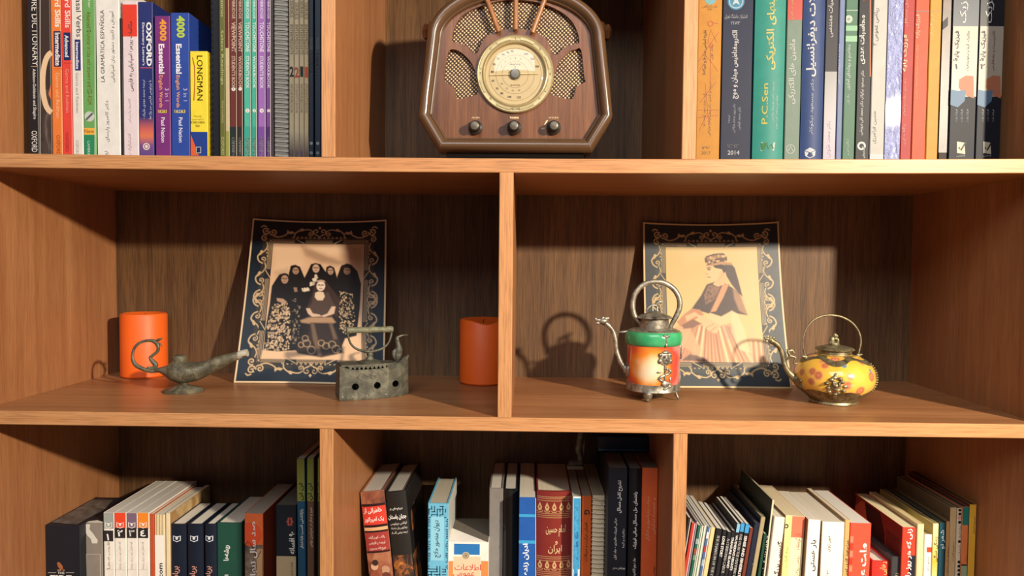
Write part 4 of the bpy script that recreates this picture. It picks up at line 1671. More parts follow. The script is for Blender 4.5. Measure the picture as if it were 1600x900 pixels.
def monkey(zb, s_, x0=0.0):
    """a little crouching figure: haunches, back, head, arms"""
    bm = bmesh.new()
    b3 = lambda c, r: bm_ball(bm, (x0 + c[0] * s_, c[1] * s_, zb + c[2] * s_), [q * s_ for q in (r if hasattr(r, '__len__') else (r, r, r))])
    b3((0, 0, 0.15), (0.52, 0.4, 0.28))
    b3((-0.22, 0.05, 0.5), (0.26, 0.3, 0.42))
    b3((0.28, -0.1, 0.42), (0.16, 0.18, 0.34))
    b3((0.02, -0.05, 0.98), (0.24, 0.24, 0.26))
    b3((0.16, -0.14, 0.92), (0.16, 0.14, 0.13))
    b3((0.10, -0.12, 0.66), (0.3, 0.14, 0.12))
    b3((-0.4, 0, 0.3), (0.14, 0.14, 0.24))
    return bm


bm = bmesh.new()
bm_tube(bm, spline([(-0.012, 0, zl + 0.010, 0.0016), (-0.008, 0, zl + 0.016, 0.0022), (-0.001, 0, zl + 0.019, 0.0026), (0.005, 0, zl + 0.017, 0.0024), (0.009, 0, zl + 0.0115, 0.0016)], 4), 8)
bm_tube(bm, spline([(0.0, 0, zl + 0.018, 0.0020), (0.004, -0.001, zl + 0.0225, 0.0022), (0.009, -0.001, zl + 0.0245, 0.0024), (0.011, -0.001, zl + 0.0215, 0.0012)], 4), 8)
bm_tube(bm, [(-0.003, -0.004, zl + 0.010, 0.0014), (-0.003, -0.003, zl + 0.018, 0.0014)], 8)
bm_tube(bm, [(0.004, -0.004, zl + 0.010, 0.0014), (0.004, -0.002, zl + 0.018, 0.0014)], 8)
fused('crouching_figure', bm, 0.0006, M_SILVER, lid1, 1)

bm = bmesh.new()
hd = [(997, 513.5, 2.2), (1002, 511.5, 2.6), (1000, 505, 3.4), (992, 494, 4.0), (988.5, 479, 4.2), (991.5, 461, 4.2), (1002, 447, 4.2), (1018, 440.5, 4.2), (1036, 441.5, 4.2), (1052, 451, 4.2), (1061, 466, 4.2), (1061.5, 482, 4.2), (1055, 497, 4.0), (1049, 508, 3.4), (1047.5, 515, 3.0)]
bm_tube(bm, spline([(*pl(x, y), r * pk) for x, y, r in hd], 6), 14)
bm_obj('loop_handle', bm, M_SILVER, pot, smooth='all')
bm = bmesh.new()
sp1 = [(980, 578, 8), (974, 572, 4.5), (968, 562, 4.2), (963, 546, 3.6), (961.5, 530, 3.5), (957, 516, 3.6), (949, 507, 4.0), (942, 503, 4.2)]
bm_tube(bm, spline([(*pl(x, y), r * pk) for x, y, r in sp1], 6), 12)
bm_obj('spout', bm, M_SILVER, pot, smooth='all')


def dragon_head(P0, k, name, parent, mat):
    bm = bmesh.new()
    b3 = lambda dx, dz, rx, rz, ry=None: bm_ball(bm, (P0[0] + dx * k, P0[1], P0[2] + dz * k), (rx * k, (ry or rz) * k, rz * k))
    b3(0, 0, 6, 4.5)
    b3(-6, 1.5, 5, 2.6)
    b3(-7, -2.6, 4, 1.8)
    b3(-10, 3, 2, 1.8)
    b3(-1, 4.5, 2.4, 2)
    b3(4, 4, 4, 1.6)
    b3(4, -3, 3, 2)
    return fused(name, bm, 0.0006, mat, parent, 1)


dragon_head(pl(943, 502), pk * 1.25, 'dragon_head', pot, M_SILVER)
bm = bmesh.new()
bm_tube(bm, [(*pl(962, 519), 1.6 * pk), (*pl(975, 518.5), 2.0 * pk), (*pl(990, 517), 3.2 * pk)], 8)
bm_obj('spout_brace', bm, M_SILVER, pot, smooth='all')
bm = bmesh.new()
c0 = pl(978, 578)
bm_ball(bm, (c0[0] + 0.002, c0[1], c0[2]), (0.004, 0.011, 0.012))
bm_obj('spout_collar', bm, M_SILVER, pot, smooth='all')


def strap_pos(ang, z, r=R1 * 1.01):
    return Vector((r * math.sin(ang), -r * math.cos(ang), z))


def relief(name, ang, z, lumps, parent, mat, r=R1, voxel=0.0006):
    """a cast ornament lying on the wall: lumps of (dx, dz, rx, rz, depth)"""
    bm = bmesh.new()
    rot = Matrix.Rotation(ang, 3, 'Z')
    for dx, dz, rx, rz, dp in lumps:
        a = ang + dx / r
        p = strap_pos(a, z + dz, r + 0.0003)
        bm_ball(bm, p, (rx, dp, rz), Matrix.Rotation(a, 3, 'Z'))
    return fused(name, bm, voxel, mat, parent, 1)


mm = 0.001
a1 = math.asin(0.42) - math.radians(9)
relief('clover_mount', a1, zr, [(0, 5 * mm, 2.2 * mm, 2.4 * mm, 1.6 * mm), (-3 * mm, 6.5 * mm, 2.4 * mm, 2 * mm, 1.5 * mm), (3 * mm, 6.5 * mm, 2.4 * mm, 2 * mm, 1.5 * mm), (0, 0, 1.6 * mm, 6 * mm, 1.4 * mm), (0, -7 * mm, 2.4 * mm, 3 * mm, 1.6 * mm)], pot, M_SILVER, R1 * 1.075)
zli = zz(558)
relief('lion_mask', a1, zli, [(0, 0, 10 * mm, 11.5 * mm, 2.2 * mm), (0, -1 * mm, 6.5 * mm, 8 * mm, 4.4 * mm), (-2.6 * mm, 2.4 * mm, 2.2 * mm, 1.6 * mm, 5.4 * mm), (2.6 * mm, 2.4 * mm, 2.2 * mm, 1.6 * mm, 5.4 * mm), (0, -1.5 * mm, 1.6 * mm, 3.2 * mm, 6.2 * mm), (0, -5.5 * mm, 3.4 * mm, 1.6 * mm, 5.4 * mm), (-8 * mm, 5 * mm, 3 * mm, 3.4 * mm, 3 * mm), (8 * mm, 5 * mm, 3 * mm, 3.4 * mm, 3 * mm), (-8.5 * mm, -4 * mm, 3 * mm, 4 * mm, 3 * mm), (8.5 * mm, -4 * mm, 3 * mm, 4 * mm, 3 * mm), (0, 9 * mm, 6 * mm, 2.5 * mm, 3 * mm), (0, -12 * mm, 2 * mm, 4 * mm, 2 * mm)], pot, M_SILVER)
zdr = zz(588)
dl = []
for i in range(26):
    t = i / 25
    dl.append((8.5 * mm * math.sin(t * 9.5), (14 - 30 * t) * mm, (2.4 + 0.8 * math.sin(i * 2.1)) * mm, 2.3 * mm, (2.4 + 0.7 * math.cos(i * 1.7)) * mm))
dl += [(0, -9 * mm, 6.5 * mm, 5.5 * mm, 2.6 * mm), (-9 * mm, 8 * mm, 4 * mm, 1.4 * mm, 1.8 * mm), (8 * mm, -2 * mm, 2 * mm, 4 * mm, 2 * mm)]
relief('coiled_dragon_mount', a1, zdr, dl, pot, M_SILVER)
bm = bmesh.new()
for z0_, z1_ in ((zg0, zz(605) + 0.002), (zz(573), zz(567))):
    pass
for i in range(5):
    a = a1 + (i - 2) * 0.012
p = [strap_pos(a1, z, R1 * 1.012) for z in (zg0 - 0.004, zz(600), zz(580), zz(560), zz(545))]
bm_tube(bm, [(*q, 0.0017) for q in p], 8)
bm_obj('front_strap', bm, M_SILVER, pot, smooth='all')
a2 = math.radians(86)
relief('side_mount', a2, zz(552), [(0, 0, 6 * mm, 9 * mm, 2.4 * mm), (0, 8 * mm, 3 * mm, 4 * mm, 2 * mm), (0, -7 * mm, 4 * mm, 4 * mm, 3 * mm), (0, -38 * mm, 4 * mm, 12 * mm, 1.8 * mm)], pot, M_SILVER)
for ang in (math.radians(-22), math.radians(62), math.radians(180)):
    bm = bmesh.new()
    r0 = R1 * 0.88
    q = lambda r, z: (r * math.sin(ang), -r * math.cos(ang), z)
    if ang < 0:
        bm_tube(bm, spline([(*q(r0, zz(612)), 0.0075), (*q(r0 * 1.0, zz(619)), 0.0062), (*q(r0 * 1.03, 0.003), 0.0040), (*q(r0 * 1.05, 0.0006), 0.0028)], 4), 10)
    else:
        bm_tube(bm, spline([(*q(r0, zz(612)), 0.0022), (*q(r0 * 1.06, zz(618)), 0.0020), (*q(r0 * 1.12, 0.004), 0.0016), (*q(r0 * 1.13, 0.0010), 0.0012)], 4), 8)
    bm_obj('foot', bm, M_SILVER, pot, smooth='all')

# ------------------------------------------------------------------ yellow porcelain teapot
uy = 0.135
uc = at(1303, 590, uy)
pot2 = empty('teapot', (uc.x, uy, 0.0003), 'round yellow flowered porcelain teapot with thin wire handle, right of the pale portrait card', 'teapot', 'small metal-mounted teapots')


def ul(px, py, y=0.0):
    p = at(px, py, uy + y)
    return (p.x - uc.x, y, p.z - 0.0003)


uz = lambda py: ul(1303, py)[2]
uk = mpp(uy)
ub = lambda py: at(1303, py, 0.102).z - at(1303, 636.5, 0.102).z
zc2 = (uz(551) + 0.004) / 2
hb = (uz(551) - 0.004) / 2
RB = 59.5 * uk
s = NT('yellow_porcelain')
co3 = s.coord((1, 1, 1))
base_n = s.noise(co3, 18, 3, 0.5)
basec = s.ramp(base_n, [(0.3, lin('DCA02C')), (0.7, lin('EDBE55'))])
v1 = s.n('ShaderNodeTexVoronoi', feature='F1')
v1.inputs['Scale'].default_value = 52
s.l(co3, v1.inputs['Vector'])
m1 = s.ramp(v1.outputs['Distance'], [(0.0, (1, 1, 1)), (0.36, (1, 1, 1)), (0.44, (0, 0, 0))])
rs = s.ramp(v1.outputs['Distance'], [(0.0, lin('A85A3C')), (0.12, lin('D88A5C')), (0.24, lin('B0603E')), (0.40, lin('DDA05C'))])
c1 = s.mix(m1, basec, rs)
v2 = s.n('ShaderNodeTexVoronoi', feature='F1')
v2.inputs['Scale'].default_value = 23
s.l(s.coord((1, 1, 1), loc=(0.3, 0.1, 0.7)), v2.inputs['Vector'])
wob = s.noise(co3, 160, 2, 0.5)
ad = s.n('ShaderNodeMath', operation='MULTIPLY_ADD')
s.l(wob, ad.inputs[0])
ad.inputs[1].default_value = 0.18
s.l(v2.outputs['Distance'], ad.inputs[2])
m2 = s.ramp(ad.outputs[0], [(0.0, (1, 1, 1)), (0.22, (1, 1, 1)), (0.25, (0, 0, 0))])
c2 = s.mix(m2, c1, lin('5E7C8A'))
s.l(c2, s.b.inputs['Base Color'])
s.b.inputs['Roughness'].default_value = 0.18
s.b.inputs['Coat Weight'].default_value = 0.5
bm = bmesh.new()
prof = []
for i in range(25):
    t = -PI / 2 + PI * i / 24
    prof.append((max(0.0001, RB * (abs(math.cos(t)) ** 0.72)), zc2 + hb * math.sin(t)))
bm_lathe(bm, prof, 64)
bm_obj('porcelain_body', bm, s.m, pot2, smooth='all')


def body_r(z):
    q = max(-1, min(1, (z - zc2) / hb))
    return RB * (math.sqrt(max(0, 1 - q * q)) ** 0.72)


bm = bmesh.new()                                     # base with scalloped rim
seg = 96
rb0 = 36 * uk
rows = [(rb0 * 0.6, 0.0), (rb0 * 0.98, 0.0), (rb0, 0.0012), (rb0 * 0.97, 0.004), (rb0 * 1.02, ub(630))]
rings = [[bm.verts.new((r * math.sin(2 * PI * i / seg), -r * math.cos(2 * PI * i / seg), z)) for i in range(seg)] for r, z in rows]
for frac in (0.5, 1.0):
    ring_ = []
    for i in range(seg):
        zt = ub(630) + 0.001 + frac * (ub(613) - ub(630)) * (0.62 + 0.38 * abs(math.cos(i * PI * 7 / seg)) ** 0.6)
        r = max(body_r(zt) + 0.0006, rb0 * 1.0)
        ring_.append(bm.verts.new((r * math.sin(2 * PI * i / seg), -r * math.cos(2 * PI * i / seg), zt)))
    rings.append(ring_)
for A_, B_ in zip(rings, rings[1:]):
    for i in range(seg):
        j = (i + 1) % seg
        bm.faces.new((A_[i], A_[j], B_[j], B_[i]))
bm.faces.new(rings[0])
bm_obj('metal_base', bm, M_SILVER2, pot2, smooth=True)
bm = bmesh.new()                                     # leafed collar on the shoulder
rings = []
for frac in (0, 0.5, 1.0):
    ring_ = []
    for i in range(seg):
        depth = 0.35 + 0.65 * abs(math.cos((i * 2 * PI / seg + 0.34) * 2.5)) ** 2.2
        zt = uz(553) - frac * 0.0125 * depth
        r = max(body_r(zt) + 0.0007, 0.004)
        ring_.append(bm.verts.new((r * math.sin(2 * PI * i / seg), -r * math.cos(2 * PI * i / seg), zt)))
    rings.append(ring_)
for A_, B_ in zip(rings, rings[1:]):
    for i in range(seg):
        j = (i + 1) % seg
        bm.faces.new((A_[i], A_[j], B_[j], B_[i]))
bm_obj('leafed_collar', bm, M_SILVER2, pot2, smooth='all')
bm = bmesh.new()
rn2 = 24.5 * uk
zn0, zn1 = uz(562), uz(547)
bm_lathe(bm, [(rn2 * 1.15, zn0 - 0.003), (rn2 * 1.02, zn0), (rn2, zn0 + 0.001), (rn2, zn1), (rn2 * 0.9, zn1 + 0.0004), (0, zn1)], 44)
bm_obj('neck', bm, M_SILVER2, pot2, smooth=True)
bm = bmesh.new()
bm_lathe(bm, [(0, zn1), (28.5 * uk, zn1 + 0.0008), (29 * uk, zn1 + 0.0016), (27 * uk, zn1 + 0.0036), (16 * uk, zn1 + 0.0066), (0, zn1 + 0.0085)], 44)
lid2 = bm_obj('lid', bm, M_SILVER2, pot2, smooth=True)
fused('seated_monkey', monkey(zn1 + 0.0065, 0.0155, -0.0008), 0.0006, M_SILVER2, lid2, 1)
bm = bmesh.new()
wr = [(1259.5, 559, 1.0), (1256.5, 550, 1.0), (1254.5, 535, 1.0), (1258, 517, 1.2), (1269, 502, 1.5), (1284, 494, 1.7), (1300, 492.5, 1.8), (1317, 496, 1.8), (1332, 505, 1.7), (1342, 519, 1.6), (1345, 534, 1.5), (1342, 550, 1.4), (1339.5, 558, 1.3)]
bm_tube(bm, spline([(*ul(x, y), r * uk) for x, y, r in wr], 6), 8)
bm_obj('wire_handle', bm, M_SILVER2, pot2, smooth='all')
for px, py in ((1259, 558), (1341, 555)):
    bm = bmesh.new()
    p = ul(px, py)
    bm_ball(bm, p, (0.0035, 0.0025, 0.003))
    bm_ball(bm, (p[0] + (0.004 if px > 1300 else -0.004), p[1], p[2] + 0.001), (0.0028, 0.002, 0.0018))
    bm_ball(bm, (p[0], p[1], p[2] - 0.004), (0.0025, 0.003, 0.004))
    fused('handle_lug', bm, 0.0006, M_SILVER2, pot2, 1)
bm = bmesh.new()
sp2 = [(1250, 597, 9), (1240, 589, 5.5), (1231, 580, 4.4), (1225, 567, 3.8), (1222, 553, 3.6), (1217.5, 542, 3.8), (1210, 535, 4.2), (1204, 532.5, 4.4)]
bm_tube(bm, spline([(*ul(x, y), r * uk) for x, y, r in sp2], 6), 12)
bm_obj('spout', bm, M_SILVER2, pot2, smooth='all')
dragon_head(ul(1205, 531), uk * 0.95, 'dragon_head', pot2, M_SILVER2)
bm = bmesh.new()
bm_tube(bm, spline([(*ul(1228, 563), 1.4 * uk), (*ul(1234, 556), 2.2 * uk), (*ul(1231, 550), 2.2 * uk), (*ul(1237, 547), 2.0 * uk), (*ul(1241, 552), 1.6 * uk)], 4), 8)
bm_tube(bm, spline([(*ul(1234, 556), 2.2 * uk), (*ul(1243, 559), 1.8 * uk), (*ul(1240, 567), 1.5 * uk), (*ul(1247, 568), 1.2 * uk)], 4), 8)
bm_tube(bm, [(*ul(1236, 549), 2.6 * uk), (*ul(1229, 546), 1.0 * uk)], 8)
fused('spout_dragon', bm, 0.0006, M_SILVER2, pot2, 1)
bm = bmesh.new()
bm_ball(bm, ul(1250, 592), (0.006, 0.013, 0.016))
bm_obj('spout_collar', bm, M_SILVER2, pot2, smooth='all')


def relief2(name, ang, py, lumps):
    bm = bmesh.new()
    for dx, dz, rx, rz, dp in lumps:
        z = uz(py) + dz
        r = body_r(z) + 0.0003
        a = ang + dx / r
        nslope = math.atan2(z - zc2, hb) * 0.7
        bm_ball(bm, (r * math.sin(a), -r * math.cos(a), z), (rx, dp, rz), Matrix.Rotation(a, 3, 'Z') @ Matrix.Rotation(-nslope, 3, 'X'))
    return fused(name, bm, 0.0006, M_SILVER2, pot2, 1)


fl = [(0, 0, 7.5 * mm, 7 * mm, 2.2 * mm), (0, 1 * mm, 3.6 * mm, 4 * mm, 4.6 * mm)]
for i in range(11):
    a = 2 * PI * i / 11
    fl.append((11 * mm * math.cos(a) + (-1 if i % 2 else 1) * mm, 11.5 * mm * math.sin(a), 3.8 * mm, 2.6 * mm, (2 + i % 3) * mm))
fl += [(-3 * mm, 4 * mm, 2 * mm, 5 * mm, 5 * mm), (4 * mm, 3 * mm, 2 * mm, 4 * mm, 5 * mm), (2 * mm, -5 * mm, 5 * mm, 1.6 * mm, 4.6 * mm), (-1 * mm, -14 * mm, 3 * mm, 5 * mm, 1.6 * mm), (0, 14 * mm, 3 * mm, 5 * mm, 1.4 * mm)]
relief2('front_mount', math.radians(-20), 594, fl)
relief2('spout_mount', math.radians(-78), 598, [(0, 0, 5 * mm, 8 * mm, 2 * mm), (3 * mm, 5 * mm, 4 * mm, 3 * mm, 2.4 * mm), (4 * mm, -4 * mm, 3 * mm, 4 * mm, 2.4 * mm), (-3 * mm, 0, 4 * mm, 10 * mm, 2 * mm)])
for i in range(13):
    t = -0.62 + i * 0.115
    z = zc2 + hb * math.sin(t) * 0.9
    r = body_r(z) + 0.001
    bm = bmesh.new()
    bm_ball(bm, (r * math.sin(math.radians(64)), -r * math.cos(math.radians(64)), z), 0.0017, sub=1)
    bm_obj('chain_link', bm, M_SILVER2, pot2, smooth='all')

# ------------------------------------------------------------------ small statuette leg standing on the middle books
fy = 0.235
fp = at(900, 731, fy)
zk = at(868, 722, 0.323).z
zbook = at(800, 719, 0.327).z
st = empty('statuette', (fp.x, fy, fp.z), 'grey metal statuette with a boot, standing on the books under the shelf', 'statuette')
fl_ = lambda px, py, y=0.0: (at(px, py, fy + y).x - fp.x, y, at(px, py, fy + y).z - fp.z)
fk = mpp(fy)
bm = bmesh.new()
bm_tube(bm, spline([(*fl_(888, 724), 4.2 * fk), (*fl_(893, 724), 6.0 * fk), (*fl_(901, 723), 6.2 * fk), (*fl_(908, 722), 6.2 * fk), (*fl_(911, 721), 4 * fk)], 4), 12)
bm_tube(bm, spline([(*fl_(907, 722), 5.2 * fk), (*fl_(907, 714), 4.6 * fk), (*fl_(904, 703), 5.4 * fk), (*fl_(906, 690), 5.6 * fk), (*fl_(908, 676), 5.2 * fk), (*fl_(909, 668), 4.4 * fk)], 5), 12)
bm_tube(bm, spline([(*fl_(911, 716), 1.6 * fk), (*fl_(912.5, 700), 1.6 * fk), (*fl_(913, 684), 1.6 * fk), (*fl_(913, 668), 1.6 * fk)], 4), 6)
fused('boot_and_leg', bm, 0.0009, M_LAMP, st, 1)
bm = bmesh.new()
c0 = fl_(899, 730)
bm_box(bm, fl_(886, 728)[0], fl_(911, 728)[0], -0.006, 0.006, fl_(899, 732)[2], fl_(899, 727)[2])
bm_obj('sole', bm, plain('8E8668', 0.5), st)
# ------------------------------------------------------------------ upper row, left: language books
G1 = 'books on the upper left shelf'
YA = 0.085
TONE = 0.74


def tb(label, xl, xr, col, h, d=0.19, Y=YA, ytop=None, **kw):
    kw.setdefault('group', G1)
    g = kw.pop('group')
    return book(label, xl, xr, ytop, Y, d, col, 'top', g, yref=235, h=None if ytop is not None else h, **kw)


b = tb('black picture dictionary against the left side panel, white capitals on its spine', 45.3, 61.3, '18191F', 0.275, d=0.2)
txt(b, 'OXFORD PICTURE DICTIONARY', 54, 4, 196, 9.5, 'cw', 'E8E4DA', 'title')
line(b, [(49, 104), (59.5, 104)], 1.2, 'B89A78', 'rule')
txt(b, 'Adelson-Goldstein and Shapiro', 53.5, 147, 78, 6.5, 'cw', 'E4E0D6', 'author', 0.012)
txt(b, 'OXFORD', 54, 221, 33, 9, 'cw', 'EDE9DF', 'publisher_line')

b = tb('dark brown photo-printed spine with a large cream ring, beside black picture dictionary', 62, 81.5, '3A2E2A', 0.272, d=0.2)
patch(b, -b.w / 2 + 0.0006, b.w / 2 - 0.0006, 0.001, 0.10, None, 'spine_photo', mat=print_mat('dark_photo', [(0.3, '1A1516'), (0.5, '4A3F3A'), (0.68, '8C7F74'), (0.8, 'B8AB9C')], 55, (1, 1, 0.35)))
line(b, [(62.9, 0), (62.9, 243)], 1.2, 'C8C0B4', 'spine_edge', off=0.0004)
ring = [(84.5 - 17.5 * math.sin(t) ** 0.8 if math.sin(t) > 0 else 84, 129 - 47 * math.cos(t)) for t in [PI * i / 16 for i in range(17)]]
line(b, [(min(81, x), y) for x, y in ring], 8.5, 'E9C9A0', 'printed_ring', off=0.00045)
poly(b, [(76, 147), (81.3, 131), (81.3, 156)], 'E8763A', 'orange_flash', off=0.0004)

b = tb('orange vocabulary workbook with navy Intermediate label', 82, 98, 'F0813A', 0.262)
txt(b, 'Word Skills', 90, 9, 66, 9, 'cw', 'FBEFE0', 'title', 0.025)
panel(b, 84, 49, 96.5, 104, '2A2350')
txt(b, 'Intermediate', 90.3, 77, 51, 8, 'cw', 'F2EBE4', 'level', 0.03, off=0.0005)
line(b, [(84, 107.5), (97, 107.5)], 1, 'D8602A', 'rule')
txt(b, 'Gairns and Redman', 90.5, 149, 70, 6, 'cw', 'FBC89A', 'author')
txt(b, 'OXFORD', 91.5, 227, 32, 6, 'cw', 'A85824', 'publisher_line')

b = tb('red vocabulary workbook with navy Advanced label', 98.3, 113.6, 'E8483A', 0.262)
txt(b, 'Word Skills', 105.5, 10, 66, 8.5, 'cw', 'FBE3D8', 'title', 0.02)
panel(b, 99.5, 51, 110.5, 94, '1E2C5A')
txt(b, 'Advanced', 104.5, 72, 34, 6.5, 'cw', 'E6E6EA', 'level', 0.03, off=0.0005)
line(b, [(100, 98.5), (112, 98.5)], 1, 'B8302A', 'rule')
txt(b, 'Gairns and Redman', 105.5, 142, 68, 5.5, 'cw', 'F6A090', 'author')
txt(b, 'OXFORD', 105, 222, 30, 5, 'cw', 'A02C28', 'publisher_line')

b = tb('white phrasal verbs workbook with navy label, beside green grammar book', 114, 130.6, 'ECE4D8', 0.262)
txt(b, 'Phrasal Verbs', 123, 18, 78, 8, 'cw', '33303C', 'title')
panel(b, 117, 62, 126, 110, '2B3270')
txt(b, 'Intermediate', 121.2, 87, 42, 5, 'cw', 'E8E6F0', 'level', 0.03, off=0.0005)
txt(b, 'Gairns and Redman', 121, 145, 62, 4.5, 'cw', 'A49C94', 'author')
txt(b, 'OXFORD', 121, 231, 24, 4.5, 'cw', 'B0A89E', 'publisher_line')

b = tb('green grammar book with yellow lettering and a disc emblem', 131.2, 150.6, '6FAA5E', 0.258)
line(b, [(148.8, 0), (148.8, 243)], 1.6, 'CFE0B8', 'spine_edge')
txt(b, 'English Grammar', 139, -22, 70, 6, 'cw', 'E6EED0', 'series')
txt(b, 'Advanced Grammar in Use with answers and CD-ROM', 139.5, 91, 143, 6.5, 'cw', 'EDE25A', 'title', 0.01)
disc(b, 140, 182, 8, 'C9CFC4')
line(b, [(135, 187), (145, 177)], 3, '5C6660', 'disc_shine', off=0.0005)
band(b, 200, 210.5, 'F2B84A', 'new_band')
txt(b, 'New', 140, 205, 15, 6, 'h', 'B5672A', 'flash', off=0.0005)
band(b, 211, 245, '2F8C5E')
txt(b, 'CAMBRIDGE', 139, 236, 32, 4, 'cw', 'D6EAD8', 'publisher_line', off=0.0005)

b = tb('thick white Spanish grammar with thin black capitals', 152, 188.5, 'EFEAE0', 0.248)
txt(b, 'LA GRAMÁTICA ESPAÑOLA', 159.5, 72, 111, 7.5, 'ccw', '3C3A3C', 'title')
txt(b, 'آموزش و کاربرد دستور زبان اسپانیایی', 176, 73, 110, 8, 'ccw', '55504E', 'persian_title')
txt(b, 'دکتر کامروز پارسای', 168, 190, 64, 7, 'ccw', '66605C', 'author')
txt(b, 'لغ', 167, 240, 8, 7, 'ccw', '8A847C', 'publisher_mark')

b = tb('thin charcoal booklet standing back beside white Spanish grammar', 188.9, 193, '241E22', 0.2, d=0.17, Y=0.086, name='booklet', cat='booklet')

b = tb('pale pink book with bright red block at the top of spine', 193.4, 217, 'EBD9DA', 0, ytop=2)
band(b, 7, 57, 'E8432F', 'red_block')
txt(b, 'مکالمات روزمره اسپانیایی به فارسی', 205, 88, 108, 9, 'ccw', '4A3A40', 'title', off=0.0005)
txt(b, 'کامروز پارسای', 203, 173, 38, 5, 'ccw', 'B9A2A6', 'author')
txt(b, 'انتشارات', 203, 226, 34, 6, 'ccw', 'B0969A', 'publisher_line')

b = tb('navy learner\'s dictionary whose spine fades to orange at the foot', 218, 240.5, '27306F', 0, ytop=3)
patch(b, -b.w / 2 + 0.0006, b.w / 2 - 0.0006, 0.0005, 0.075, None, 'spine_fade',
      mat=grad_mat('dictionary_fade', [(0.0, '4A3C86'), (0.32, '7A4F8A'), (0.5, 'E27A52'), (0.62, 'D4655A'), (0.85, '27306F')], 'z', 0, 0.075))
txt(b, 'OXFORD', 233, 69, 68, 8.5, 'cw', 'F4F2EC', 'title', 0.04)
txt(b, "Elementary Learner's", 224, 69, 66, 5, 'cw', 'E4E2EA', 'subtitle', 0.015)
line(b, [(219.5, 106), (238, 106)], 1.6, 'B4496A', 'rule')
txt(b, 'با زیرنویس فارسی سر واژه‌ها', 235, 156, 60, 5, 'ccw', 'D9D6E8', 'persian_title')
txt(b, 'ترجمه محمد مهدی علیزاده', 225, 155, 60, 5, 'ccw', 'D9D6E8', 'translator')
disc(b, 229, 229, 5.5, 'F0D8D0', ring=0.7, off=0.0005)
disc(b, 229, 229, 2.6, 'F0D8D0', off=0.0005)


def words(label, xl, xr, ytop, col, c4):
    b = tb(label, xl, xr, col, 0, ytop=ytop, d=0.17)
    w = (xr - xl) / 24
    txt(b, '4000', xl + 12 * w, ytop + 22, 34, 11 * w, 'cw', c4, 'number', 0.045)
    txt(b, 'Essential', xl + 9.5 * w, 92, 46, 9, 'cw', 'F6F2F0', 'title', 0.03)
    txt(b, 'English Words', xl + 8 * w, 143, 50, 7, 'cw', 'F2A86A', 'subtitle', 0.012)
    txt(b, '3 in 1', xl + 18 * w, 148, 20, 6, 'cw', 'D8C8E0', 'edition')
    txt(b, '1&2&3', xl + 11 * w, 174, 14 * w, 5, 'h', 'E8D05A', 'volumes', 0.02)
    txt(b, 'Paul Nation', xl + 12 * w, 203, 39, 6, 'cw', 'F0ECEE', 'author', 0.012)
    return b


words('purple word-list book with orange figures, between navy dictionary and blue book', 243, 267, 25, '7C2F78', 'F0A03C')
words('blue word-list book with green and yellow figures, right of the purple one', 268, 297, 20, '2C4AA0', 'B8CE4A')

b = tb('short yellow dictionary with blue foot, lowest in its row', 297.6, 325, 'F4DC3A', 0, ytop=80, d=0.15, side='E6C92E')
txt(b, 'LONGMAN', 312.5, 122, 69, 9, 'cw', '3A3320', 'title', 0.004)
line(b, [(301, 90), (304, 104), (304.5, 130), (303, 157)], 1.4, 'B8502A', 'swoosh')
txt(b, 'Handy\nLearner\'s', 309, 184, 18, 8, 'h', 'B59A2E', 'subtitle')
txt(b, 'DICTIONARY OF AMERICAN\nENGLISH', 309, 194, 22, 9, 'h', '6A5A24', 'foot_title')
band(b, 206, 245, '24408C', 'blue_foot')
poly(b, [(298.3, 210), (298.3, 243), (311, 243)], 'E0602F', 'orange_corner', off=0.0005)
panel(b, 306, 229, 315, 240, '1B2A66', 'emblem_panel', off=0.0005)
line(b, [(307, 230), (314, 230), (314, 239), (307, 239)], 1, 'E8E4D0', 'emblem', off=0.0007, closed=True)

b = tb('black comb-bound book right of the yellow dictionary', 330.5, 345, '17161C', 0.265, d=0.2, Y=YA + 0.004)
bm = bmesh.new()
for i in range(30):
    z = 0.004 + i * 0.0087
    bm_box(bm, -b.w / 2 + 0.001, -b.w / 2 + 0.0032, -0.0008, 0.0004, z, z + 0.004)
o = bm_obj('comb_binding', bm, plain('0E0D12', 0.3), b.root)
o['kind'] = 'stuff'

b = tb('olive green reader with pale lettering', 343.5, 352.3, '67692F', 0.262)
txt(b, 'countries', 347, 6, 40, 4, 'cw', 'C9C48E', 'series')
txt(b, 'Select Readings', 347, 90, 84, 5, 'cw', 'C8C28A', 'title')
txt(b, 'Intermediate', 348.5, 175, 34, 4, 'cw', 'B5AE78', 'level')
txt(b, 'OXFORD', 348, 228, 28, 4.5, 'cw', 'C0BA84', 'publisher_line')
b = tb('thin booklet with dark red top half and cream lower half', 352.6, 358.8, 'C8B68E', 0.258, name='booklet', cat='booklet')
band(b, -60, 75, '6A2024')
band(b, 205, 245, '9A9A50', 'foot_band')


